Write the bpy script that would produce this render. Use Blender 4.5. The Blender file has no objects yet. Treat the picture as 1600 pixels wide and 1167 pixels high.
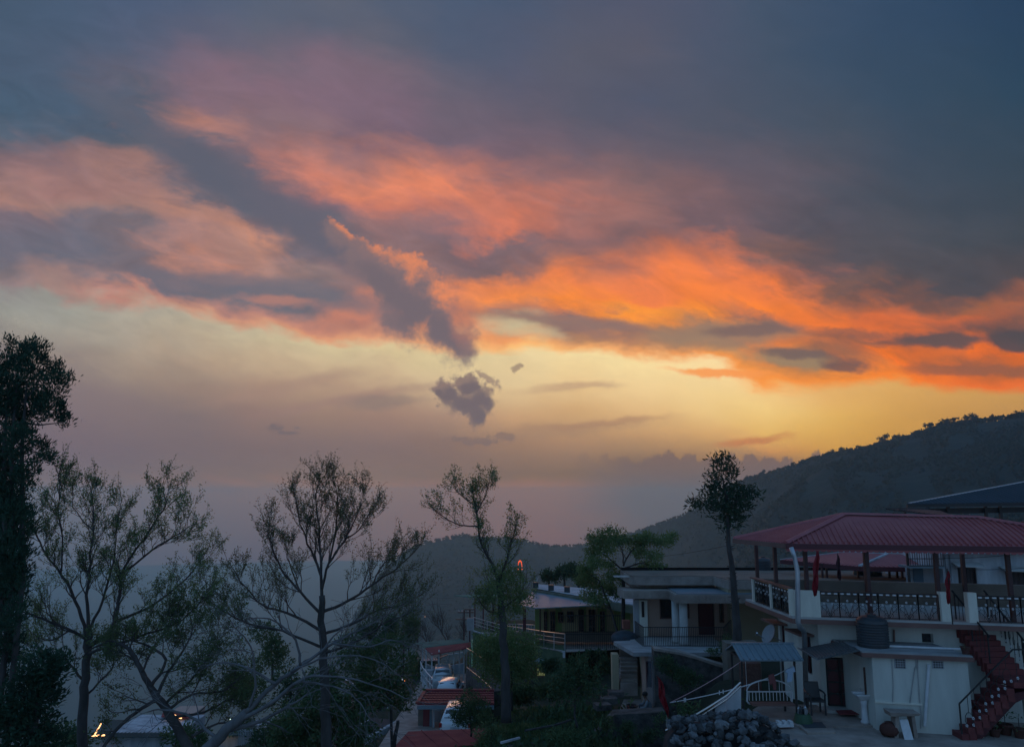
import bpy, math, random
import numpy as np
from math import radians, sin, cos, pi, sqrt, atan2
from mathutils import Vector, Matrix, noise as mnoise

# ------------------------------------------------------------------ camera
sc = bpy.context.scene
COL = sc.collection
CAM_Z = 6.93
PITCH = radians(9.32)
F = 1200.0                      # focal length in pixels of a 1600 px wide picture
cam_data = bpy.data.cameras.new('camera')
cam_data.sensor_width = 36.0
cam_data.lens = 36.0 * F / 1600.0
cam_data.clip_end = 60000
cam_data.clip_start = 0.1
cam = bpy.data.objects.new('camera', cam_data)
cam.location = (0, 0, CAM_Z)
cam.rotation_euler = (radians(90) + PITCH, 0, 0)
COL.objects.link(cam)
sc.camera = cam
sc.view_settings.view_transform = 'Standard'
sc.view_settings.look = 'None'
sc.view_settings.exposure = 0
sc.view_settings.gamma = 1
sc.view_settings.use_curve_mapping = False
sc.render.engine = 'CYCLES'
sc.cycles.use_denoising = True
sc.cycles.max_bounces = 5
sc.cycles.diffuse_bounces = 3
sc.cycles.volume_bounces = 4
sc.cycles.transparent_max_bounces = 8
sc.cycles.use_adaptive_sampling = True
sc.cycles.adaptive_threshold = 0.01

def lin(c):
    c = c / 255.0
    return c / 12.92 if c <= 0.04045 else ((c + 0.055) / 1.055) ** 2.4
def L(r, g, b): return (lin(r), lin(g), lin(b), 1.0)

# haze numbers, shared by the haze box at the end and the sky seen through it
HAZE_D = 0.00028
HAZE_TOP = 112.0
HAZE_COL = (.067, .104, .180)

# ------------------------------------------------------------------ sky
world = bpy.data.worlds.new("World")
sc.world = world
world.use_nodes = True
NT = world.node_tree
NT.nodes.clear()
def nn(t, **kw):
    n = NT.nodes.new(t)
    for k, v in kw.items(): setattr(n, k, v)
    return n
def setin(sock, v):
    if isinstance(v, bpy.types.NodeSocket): NT.links.new(v, sock)
    elif isinstance(v, tuple) and len(v) == 4 and sock.type == 'VECTOR': sock.default_value = v[:3]
    else: sock.default_value = v
def M(op, *a):
    n = nn('ShaderNodeMath', operation=op)
    for i, v in enumerate(a): setin(n.inputs[i], v)
    return n.outputs[0]
def add(a, b): return M('ADD', a, b)
def sub(a, b): return M('SUBTRACT', a, b)
def mul(a, b): return M('MULTIPLY', a, b)
def mad(a, b, c): return M('MULTIPLY_ADD', a, b, c)
def dot(v, w):
    n = nn('ShaderNodeVectorMath', operation='DOT_PRODUCT'); setin(n.inputs[0], v); n.inputs[1].default_value = w
    return n.outputs['Value']
def vec(x, y, z=0.0):
    n = nn('ShaderNodeCombineXYZ'); setin(n.inputs[0], x); setin(n.inputs[1], y); setin(n.inputs[2], z); return n.outputs[0]
def noise(v, scale, detail=4, rough=.55, dist=0.0):
    n = nn('ShaderNodeTexNoise', noise_dimensions='3D'); setin(n.inputs['Vector'], v)
    n.inputs['Scale'].default_value = scale; n.inputs['Detail'].default_value = detail
    n.inputs['Roughness'].default_value = rough; n.inputs['Distortion'].default_value = dist
    return n.outputs['Fac']
def smooth(v, a, b, lo=0.0, hi=1.0, kind='SMOOTHSTEP'):
    n = nn('ShaderNodeMapRange', interpolation_type=kind, clamp=True)
    setin(n.inputs['Value'], v)
    if a > b: a, b, lo, hi = b, a, hi, lo
    n.inputs['From Min'].default_value = a; n.inputs['From Max'].default_value = b
    n.inputs['To Min'].default_value = lo; n.inputs['To Max'].default_value = hi
    return n.outputs['Result']
def mix(f, a, b):
    n = nn('ShaderNodeMix', data_type='RGBA', blend_type='MIX'); n.clamp_factor = True
    setin(n.inputs[0], f); setin(n.inputs[6], a); setin(n.inputs[7], b)
    return n.outputs[2]
def ramp(f, stops, interp='LINEAR'):
    n = nn('ShaderNodeValToRGB'); cr = n.color_ramp; cr.interpolation = interp
    setin(n.inputs[0], f)
    stops = sorted(stops, key=lambda s: s[0])
    cr.elements[0].position = stops[0][0]; cr.elements[0].color = stops[0][1]
    cr.elements[1].position = stops[-1][0]; cr.elements[1].color = stops[-1][1]
    for p, c in stops[1:-1]:
        e = cr.elements.new(p); e.color = c
    return n.outputs[0]

tc = nn('ShaderNodeTexCoord').outputs['Generated']
cp, sp = cos(PITCH), sin(PITCH)
dn = dot(tc, (0, cp, sp))
dnc = M('MAXIMUM', dn, 0.12)
SX = mad(M('DIVIDE', dot(tc, (1, 0, 0)), dnc), 12.0, 8.0)            # sky chart across, 0..16 in the part west of here
SY = mad(M('DIVIDE', dot(tc, (0, -sp, cp)), dnc), -12.0, 5.835)      # sky chart down

EDGE = [432, 455, 470, 485, 505, 522, 537, 548, 548, 543, 550, 566, 603, 602, 592, 602, 608]
COLS = {
0: "0 70,88,110|100 74,90,112|170 72,92,113|215 84,94,110|240 118,100,108|270 140,112,114|305 165,124,116|330 120,106,116|380 105,104,118|410 118,110,118|E0 138,120,122|E15 140,136,134|480 148,148,142|530 140,132,128|570 128,118,120|620 118,108,116|700 106,98,112|780 100,97,114|830 92,95,114|870 82,90,112|950 80,88,112",
1: "0 73,90,114|100 78,92,114|170 74,92,113|200 88,96,112|230 130,106,112|300 160,120,116|325 150,120,116|350 112,106,118|390 104,104,118|425 150,122,120|E0 160,130,124|E20 150,150,142|510 158,152,142|560 145,132,126|600 128,114,118|700 110,98,111|780 100,96,112|830 92,94,113|870 82,89,111|950 80,88,110",
2: "0 76,91,117|60 82,93,116|110 98,97,114|150 92,96,112|190 80,92,110|215 90,96,110|240 150,116,112|300 158,120,116|330 160,124,118|355 118,108,116|400 120,108,116|440 112,106,118|E-12 185,130,118|E15 165,158,145|530 165,152,138|580 152,135,124|620 130,114,116|700 111,99,110|780 101,95,110|830 93,93,111|870 83,88,110|950 80,88,110",
3: "0 80,93,118|60 92,96,117|110 118,102,118|150 128,104,116|180 172,122,112|205 165,120,115|230 100,98,112|270 92,94,110|300 110,102,112|325 178,130,116|370 155,120,118|400 190,132,115|425 130,112,118|455 108,106,118|E-14 165,124,118|E-4 190,140,120|E18 182,170,148|560 170,150,132|610 145,124,116|650 122,108,112|700 113,100,109|780 102,95,109|830 94,93,110|870 84,88,109|950 80,88,110",
4: "0 86,96,116|40 92,97,114|90 110,100,114|130 128,104,118|180 132,108,116|230 140,108,112|260 110,100,112|310 94,96,110|340 120,104,112|370 190,134,114|395 175,132,122|420 150,122,120|445 106,106,118|470 112,108,118|E-14 180,128,118|E-3 205,145,118|E18 195,180,150|570 188,165,138|600 165,138,122|640 140,116,112|700 116,101,108|800 101,94,107|870 86,88,108|900 82,87,108",
5: "0 92,98,114|40 90,96,114|100 122,103,118|150 125,103,118|200 135,108,116|240 165,116,112|280 205,128,110|320 130,104,114|350 98,97,110|390 115,105,115|420 140,118,118|450 125,112,118|480 110,107,118|E-15 190,130,114|E-3 215,150,115|E15 205,188,152|570 200,178,145|600 178,150,128|640 150,124,114|700 118,102,108|800 105,95,106|870 90,90,108|900 84,88,108",
6: "0 84,94,114|70 96,97,112|120 118,102,116|160 122,102,118|210 118,98,114|250 160,112,108|290 222,134,105|320 200,122,105|350 150,112,112|400 135,108,112|460 150,112,112|E-30 180,120,108|E-3 220,155,120|E15 212,192,150|580 205,180,145|620 170,140,122|650 150,122,114|700 122,104,108|800 108,96,105|900 96,92,104",
7: "0 76,90,114|80 82,91,112|130 100,96,112|180 108,97,112|220 112,97,112|260 170,114,108|300 225,132,100|330 190,120,108|360 150,110,112|390 125,104,112|420 140,108,108|450 215,130,95|500 230,140,95|E-3 235,170,120|E12 215,196,152|600 205,180,145|650 165,135,120|690 130,108,106|750 112,97,104|850 106,94,102",
8: "0 74,88,112|100 84,89,110|180 100,94,110|240 120,98,110|280 150,108,108|330 215,124,98|365 205,118,95|385 125,102,108|415 120,100,105|440 225,130,85|465 240,140,80|490 160,120,110|510 190,170,140|530 235,150,95|E0 250,190,120|E12 228,205,158|600 222,195,150|650 195,155,120|690 150,120,106|740 116,99,102|850 108,94,102",
9: "0 80,87,108|90 88,90,106|170 88,89,106|240 108,94,106|290 150,108,106|340 170,112,104|380 130,102,106|410 180,115,95|440 235,130,80|470 250,140,65|490 200,120,85|505 130,105,105|525 170,125,100|E-3 235,165,105|E12 240,215,160|600 228,195,145|640 205,165,120|690 165,130,108|740 118,100,100|850 108,94,102",
10: "0 82,87,108|80 88,89,105|160 80,86,106|240 102,92,104|290 125,100,104|330 150,108,105|370 125,98,102|400 180,112,95|430 232,126,80|470 235,125,75|490 250,150,60|510 150,110,100|530 190,130,95|E-3 240,170,110|E12 245,218,160|600 238,205,150|640 220,180,130|680 185,145,110|720 130,108,100|760 114,98,102",
11: "0 78,86,108|100 76,85,105|200 82,86,102|260 100,90,102|310 120,96,102|360 112,92,100|395 190,112,88|430 230,124,78|465 245,130,65|490 250,145,60|510 140,112,100|535 165,140,110|E-12 240,150,80|E6 245,215,160|600 240,208,150|640 232,195,135|680 205,160,110|715 150,118,98|750 112,97,98",
12: "0 68,83,105|100 68,82,102|200 74,83,100|270 98,90,102|320 98,88,98|370 95,85,95|400 125,95,92|430 190,110,85|460 240,125,68|490 245,130,60|515 130,100,95|535 210,120,75|550 230,130,70|580 220,140,80|E-4 250,150,70|E12 240,200,135|640 238,200,130|680 220,175,105|705 195,140,95|725 130,104,98",
13: "0 58,77,102|100 60,78,100|200 70,81,97|280 82,83,96|350 82,81,92|420 88,82,90|450 130,92,82|475 205,112,72|495 235,120,60|515 240,122,58|535 180,105,75|560 140,100,85|580 170,115,80|E-4 240,140,65|E14 225,175,110|650 222,175,100|700 200,150,85|740 150,115,90",
14: "0 52,73,99|150 56,75,96|280 68,77,92|370 78,80,90|440 84,79,86|470 120,86,80|490 205,105,68|510 220,110,62|530 120,85,80|550 220,110,55|575 245,120,45|E-3 245,130,50|E12 215,165,100|650 205,155,88|700 185,138,80",
15: "0 47,69,95|150 52,72,92|280 62,74,89|380 72,76,86|450 82,77,84|480 150,95,75|500 190,100,68|520 110,84,82|545 235,112,48|570 160,95,70|590 225,110,50|E-3 235,115,48|E12 205,155,92|650 190,142,85",
16: "0 43,65,91|150 46,69,90|280 58,71,85|380 66,72,82|450 82,76,82|485 165,98,75|510 120,84,78|535 85,76,80|560 220,105,50|590 180,98,60|E-3 230,110,50|E12 195,148,90|650 185,138,85",
}
def elev_of(px, py):
    x, u = (px - 800) / F, (583.5 - py) / F
    y = cp - sp * u; z = sp + cp * u
    return math.atan2(z, math.hypot(x, y))
def through_haze(rgb, px, py):
    """radiance beyond the air that gives rgb once seen through the haze box"""
    el = max(elev_of(px, py), 0.001)
    T = math.exp(-HAZE_D * min(HAZE_TOP / sin(el), 8100.0)); T = max(T, .10)
    return tuple(max((c - (1 - T) * h) / T, 0.12 * c) for c, h in zip(rgb[:3], HAZE_COL)) + (1.0,)
def parse(k):
    raw = []
    for s in COLS[k].split('|'):
        a, c = s.split(' ')
        raw.append((EDGE[k] + float(a[1:]) if a[0] == 'E' else float(a), [float(q) for q in c.split(',')]))
    ys = [r[0] for r in raw]
    for y in (690, 715, 735, 750, 764, 772):
        if len(raw) < 31 and ys[-1] + 60 > y and min(abs(y - v) for v in ys) > 7: raw.append((y, [float(np.interp(y, ys, [r[1][j] for r in sorted(raw[:len(ys)])])) for j in range(3)]))
    raw.sort(); out = []
    for py, c in raw:
        rgb = L(*c)
        t = (py - EDGE[k]) / 100.0
        out.append(((t + 6.2) / 10.4, through_haze(rgb, k * 100, py)))
    return out

# wind-drawn coordinates of the cloud sheet
ca, sa = cos(radians(14)), sin(radians(14))
LS = add(mul(SX, ca), mul(SY, sa)); MS = sub(mul(SY, ca), mul(SX, sa))
streak = vec(mul(LS, 0.55), mul(MS, 1.2), 0.0)
n1 = noise(streak, 0.9, 5, .55, .6)
n2 = noise(vec(mul(LS, 0.5), mul(MS, 1.3), 7.3), 1.6, 5, .6, .4)
cloud_zone = mul(smooth(SY, 6.6, 5.3, 0.16, 1.0), smooth(add(mul(SX, -.22), SY), -1.6, 2.0, .45, 1.0))
WX = add(SX, mul(mul(sub(n2, .5), 2.6), cloud_zone))
WY = add(SY, mul(mul(sub(n1, .5), mul(1.35, smooth(SY, 5.3, 4.2, .5, 1.0))), cloud_zone))
WY = add(WY, mul(mul(sub(noise(vec(mul(SX, .5), SY, 3.1), 2.6, 5, .62, .3), .5), .55), cloud_zone))
edge = ramp(M('DIVIDE', WX, 16.0), [(i / 16.0, ((e - 400) / 300.0,) * 3 + (1,)) for i, e in enumerate(EDGE)])
edge = mad(edge, 3.0, 4.0)
tt = M('DIVIDE', add(sub(WY, edge), 6.2), 10.4)
sky = ramp(tt, parse(0))
for k in range(1, 17):
    sky = mix(smooth(WX, k - 1, k, kind='LINEAR'), sky, ramp(tt, parse(k)))
# fibrous relief inside the cloud sheet
fib = noise(vec(mul(LS, .6), mul(MS, 1.45), 1.7), 1.5, 8, .62, 1.2)
fz = mul(smooth(SY, 6.3, 4.5, 0.05, 0.34), smooth(add(mul(SX, -.22), SY), -1.4, 2.6, .25, 1.0))
gain = mad(mul(sub(fib, .5), 2.0), fz, 1.0)
n = nn('ShaderNodeVectorMath', operation='SCALE'); setin(n.inputs[0], sky); setin(n.inputs['Scale'], gain); sky = n.outputs[0]

edge_n = noise(vec(SX, SY, 9.0), 3.2, 7, .62)
puff_n = noise(vec(SX, SY, 4.4), 7.0, 7, .64)
soft_n = noise(vec(mul(LS, .6), mul(MS, 1.6), 5.5), 1.9, 5, .58)
BX = add(SX, add(mul(sub(noise(vec(SX, mul(SY, 1.6), 21.0), 1.3, 3, .5), .5), .5), mul(sub(noise(vec(SX, SY, 23.0), 4.5, 5, .6), .5), .32)))
BY = add(SY, add(mul(sub(noise(vec(mul(SX, .7), mul(SY, 1.6), 31.0), 1.5, 3, .5), .5), .20), mul(sub(noise(vec(SX, mul(SY, 1.4), 33.0), 4.5, 5, .6), .5), .16)))
def blob(px, py, a, b, ang, rgb, soft=.3, amp=.5, n=None, opac=1.0):
    """a cloud patch of the sheet, in chart hundredths"""
    global sky
    c, s = cos(radians(ang)), sin(radians(ang))
    dx, dy = sub(BX, px / 100.0), sub(BY, py / 100.0)
    l = mul(add(mul(dx, c), mul(dy, s)), 100.0 / a); m = mul(sub(mul(dy, c), mul(dx, s)), 100.0 / b)
    d = M('SQRT', mad(l, l, mul(m, m)))
    d = mad(sub(n if n is not None else soft_n, .5), 2 * amp, d)
    col = through_haze(L(*rgb), px, py)
    sky = mix(smooth(d, 1 + soft, 1 - soft, 0.0, opac), sky, col)
# shadow ray and the dark cumulus at its foot
def puffs(ells, rgb, soft=.25, amp=.5, n=None, opac=1.0, off=(0, 0), warp=.5, at=None, grow=1.0):
    """one cloud made of several overlapping rounded masses with a torn edge"""
    global sky
    X_ = add(SX, mul(sub(BX, SX), warp)); Y_ = add(SY, mul(sub(BY, SY), warp)); dm = None
    for (px, py, a, b, ang) in ells:
        c, s_ = cos(radians(ang)), sin(radians(ang)); a *= grow; b *= grow
        dx, dy = sub(X_, (px + off[0]) / 100.0), sub(Y_, (py + off[1]) / 100.0)
        l = mul(mad(dx, c, mul(dy, s_)), 100.0 / a); m = mul(sub(mul(dy, c), mul(dx, s_)), 100.0 / b)
        d = M('SQRT', mad(l, l, mul(m, m)))
        if dm is None: dm = d
        else:
            q = nn('ShaderNodeMath', operation='SMOOTH_MIN'); setin(q.inputs[0], dm); setin(q.inputs[1], d); q.inputs[2].default_value = .25; dm = q.outputs[0]
    d = mad(sub(n if n is not None else edge_n, .5), 2 * amp, dm)
    px, py = at or ells[0][:2]
    sky = mix(smooth(d, 1 + soft, 1 - soft, 0.0, opac), sky, through_haze(L(*rgb), px, py))
blob(350, 278, 235, 25, 32, (92, 95, 110), .5, .2, None, .85)
blob(480, 350, 120, 32, 33, (100, 98, 112), .5, .3, None, .8)
blob(560, 478, 60, 24, -28, (205, 130, 106), .5, .6, None, .75)
blob(440, 455, 170, 20, 8, (108, 106, 118), .5, .5, None, .75)
BIG = [(528, 372, 34, 14, 40), (566, 402, 40, 24, 40), (606, 434, 46, 34, 40), (646, 474, 54, 44, 45), (690, 512, 46, 34, 45), (724, 534, 20, 30, -5), (620, 500, 36, 22, 30)]
RIM = [(540, 366, 34, 8, 40), (592, 398, 40, 14, 25), (632, 414, 40, 20, 15), (668, 446, 34, 22, 55), (700, 480, 30, 16, 50)]
puffs(RIM, (226, 136, 96), .30, 1.1, puff_n, .85, warp=.3)
puffs(BIG, (126, 108, 113), .55, 1.25, edge_n, .96, warp=.5)
puffs([(640, 480, 50, 30, 45), (690, 515, 40, 20, 45), (600, 440, 40, 16, 40)], (108, 99, 109), .6, 1.2, edge_n, .75)
puffs([(726, 500, 18, 34, -8)], (176, 116, 102), .6, .6, edge_n, .6)
# small torn cumulus
SM = [(700, 612, 22, 17, 10), (728, 604, 26, 17, 0), (748, 622, 24, 18, 20), (722, 628, 28, 17, 10), (744, 646, 15, 18, 10), (684, 610, 10, 8, 0)]
puffs(SM, (128, 110, 110), .42, 1.6, puff_n, .92, warp=.22)
puffs(SM, (108, 98, 107), .35, 1.4, edge_n, .85, warp=.22, grow=.76, off=(2, 3))
puffs([(764, 592, 14, 6, 30), (752, 583, 8, 4, 30)], (150, 128, 118), .4, 2.0, puff_n, .8, warp=.3)
puffs([(806, 575, 8, 5, -30), (812, 571, 4, 3, 0)], (150, 128, 114), .4, 2.0, puff_n, .8, warp=.3)
puffs([(790, 683, 22, 6, 4), (750, 689, 36, 6, 0), (720, 686, 16, 4, 0)], (118, 102, 106), .4, 2.0, puff_n, .8, warp=.3)
puffs([(430, 668, 9, 5, 0), (448, 676, 14, 3, 0), (462, 668, 5, 2, 0)], (104, 96, 106), .4, 2.0, puff_n, .7, warp=.3)
# lens clouds and dark bars under the lit sheet
blob(880, 500, 125, 10, 5, (142, 114, 108), .5, .5, None, .8)
blob(820, 512, 60, 14, 12, (205, 188, 150), .5, .5, None, .6)
blob(1120, 522, 105, 20, -2, (152, 122, 104), .45, .45, None, .85)
blob(1170, 514, 60, 9, -3, (118, 98, 98), .5, .5, None, .8)
blob(1130, 582, 80, 6, 3, (246, 152, 84), .45, .4, None, .9)
blob(1240, 562, 66, 14, 5, (150, 128, 104), .4, .45, None, .9)
blob(1245, 553, 55, 7, 3, (110, 92, 94), .5, .5, None, .8)
blob(1325, 572, 42, 12, 4, (112, 88, 88), .4, .6, None, .9)
blob(1330, 522, 70, 8, 3, (130, 92, 84), .5, .5, None, .7)
blob(1465, 530, 62, 12, 0, (98, 82, 84), .35, .55, None, .95)
blob(1592, 532, 46, 18, 4, (82, 76, 82), .3, .5, None, .95)
blob(1510, 580, 110, 9, 2, (138, 92, 78), .5, .6, None, .75)
# long thin streaks in the pale strip
blob(560, 622, 130, 8, -10, (150, 122, 118), .7, .7, None, .5)
blob(440, 606, 120, 10, -12, (158, 130, 120), .7, .7, None, .5)
blob(600, 628, 60, 10, -3, (128, 114, 114), .6, .6, None, .6)
blob(890, 604, 70, 6, -4, (180, 146, 122), .6, .6, None, .6)
blob(940, 660, 90, 6, -6, (168, 128, 106), .6, .6, None, .6)
blob(1170, 688, 55, 6, -8, (186, 118, 88), .6, .6, None, .75)
blob(880, 672, 130, 10, -5, (150, 122, 108), .7, .6, None, .4)
blob(430, 470, 60, 8, 5, (220, 140, 112), .6, .6, None, .4)
# cumulus bank far off, low above the ridge
bank_top = add(mul(sub(noise(vec(SX, 0.0, 2.0), 3.3, 5, .6), .5), 0.75), mul(sub(noise(vec(SX, SY, 6.0), 6.0, 5, .6), .5), 0.3))
bank = smooth(sub(SY, bank_top), 7.10, 7.16)
bank = mul(bank, smooth(add(SX, mul(sub(n2, .5), 2.0)), 8.5, 10.3))
bank = mul(bank, smooth(SX, 13.6, 12.9))
sky = mix(mul(bank, .9), sky, through_haze(L(112, 97, 103), 1100, 722))
# the sheet thins out overhead and round to the east, where the plain dusk sky takes over
nish = nn('ShaderNodeTexSky', sky_type='NISHITA', sun_disc=False)
SUN_EL, SUN_AZ = radians(3.0), radians(-10)
nish.sun_elevation = SUN_EL
nish.sun_rotation = SUN_AZ
nish.altitude = 1800
n = nn('ShaderNodeVectorMath', operation='SCALE'); setin(n.inputs[0], nish.outputs[0]); n.inputs['Scale'].default_value = 0.05
dusk = nn('ShaderNodeVectorMath', operation='ADD'); setin(dusk.inputs[0], n.outputs[0]); dusk.inputs[1].default_value = (0.085, 0.205, 0.415)
front = mul(smooth(dn, 0.42, 0.74), smooth(SY, -9.0, -2.5))
sky = mix(front, dusk.outputs[0], sky)
bg = nn('ShaderNodeBackground'); setin(bg.inputs[0], sky); bg.inputs[1].default_value = 1.0
out = nn('ShaderNodeOutputWorld'); NT.links.new(bg.outputs[0], out.inputs[0])
world.cycles.sampling_method = 'MANUAL'
world.cycles.sample_map_resolution = 512

# the sun has gone behind the ridge: only a weak, wide, warm glow is left of it
sun_d = bpy.data.lights.new('sun', 'SUN'); sun_d.energy = 0.17; sun_d.angle = radians(24); sun_d.color = (1, .52, .28)
sun = bpy.data.objects.new('sun', sun_d); COL.objects.link(sun)
_sd = Vector((sin(SUN_AZ) * cos(SUN_EL + .12), cos(SUN_AZ) * cos(SUN_EL + .12), sin(SUN_EL + .12)))
sun.rotation_euler = _sd.to_track_quat('Z', 'Y').to_euler()

# ------------------------------------------------------------------ helpers
CAM = Vector((0, 0, CAM_Z))
def ray(px, py):
    x, u = (px - 800) / F, (583.5 - py) / F
    return Vector((x, cp - sp * u, sp + cp * u))
def W(px, py, D):
    r = ray(px, py); return CAM + r * (D / r.y)
def WZ(px, py, z):
    r = ray(px, py); return CAM + r * ((z - CAM_Z) / r.z)

class NTm:
    def __init__(s, name):
        s.m = bpy.data.materials.new(name); s.m.use_nodes = True; s.t = s.m.node_tree
        s.b = s.t.nodes['Principled BSDF']; s.o = s.t.nodes['Material Output']
    def n(s, t, **kw):
        q = s.t.nodes.new(t)
        for k, v in kw.items(): setattr(q, k, v)
        return q
    def l(s, a, b): s.t.links.new(a, b)
def mat(name, col, rough=.8, metal=0.0, col2=None, scale=4.0, bump=0.0, bscale=None, detail=6, spec=.4, stretch=(1, 1, 1), emit=None, estr=0.0, contrast=1.0, transl=0.0, coat=0.0, obj_coords=False):
    q = NTm(name); b = q.b
    b.inputs['Roughness'].default_value = rough; b.inputs['Metallic'].default_value = metal
    b.inputs['Specular IOR Level'].default_value = spec
    c1 = tuple(col) + (1,)
    g = q.n('ShaderNodeNewGeometry')
    mp = q.n('ShaderNodeMapping'); mp.inputs['Scale'].default_value = stretch
    q.l(g.outputs['Position'], mp.inputs['Vector'])
    if col2 is not None:
        nz = q.n('ShaderNodeTexNoise'); nz.inputs['Scale'].default_value = scale; nz.inputs['Detail'].default_value = detail
        nz.inputs['Roughness'].default_value = .62
        q.l(mp.outputs[0], nz.inputs['Vector'])
        r = q.n('ShaderNodeValToRGB'); w = .2 / contrast
        r.color_ramp.elements[0].position = .5 - w; r.color_ramp.elements[0].color = c1
        r.color_ramp.elements[1].position = .5 + w; r.color_ramp.elements[1].color = tuple(col2) + (1,)
        q.l(nz.outputs['Fac'], r.inputs[0]); q.l(r.outputs[0], b.inputs['Base Color'])
    else:
        b.inputs['Base Color'].default_value = c1
    if bump:
        nb = q.n('ShaderNodeTexNoise'); nb.inputs['Scale'].default_value = bscale or scale * 4; nb.inputs['Detail'].default_value = 5
        q.l(mp.outputs[0], nb.inputs['Vector'])
        bp = q.n('ShaderNodeBump'); bp.inputs['Strength'].default_value = bump; bp.inputs['Distance'].default_value = .05
        q.l(nb.outputs['Fac'], bp.inputs['Height']); q.l(bp.outputs[0], b.inputs['Normal'])
    if emit:
        b.inputs['Emission Color'].default_value = tuple(emit) + (1,); b.inputs['Emission Strength'].default_value = estr
    if transl:
        tr = q.n('ShaderNodeBsdfTranslucent'); mx = q.n('ShaderNodeMixShader'); mx.inputs[0].default_value = transl
        if col2 is not None: q.l(r.outputs[0], tr.inputs['Color'])
        else: tr.inputs['Color'].default_value = c1
        q.l(b.outputs[0], mx.inputs[1]); q.l(tr.outputs[0], mx.inputs[2]); q.l(mx.outputs[0], q.o.inputs['Surface'])
    if coat: b.inputs['Coat Weight'].default_value = coat
    return q.m

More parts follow.
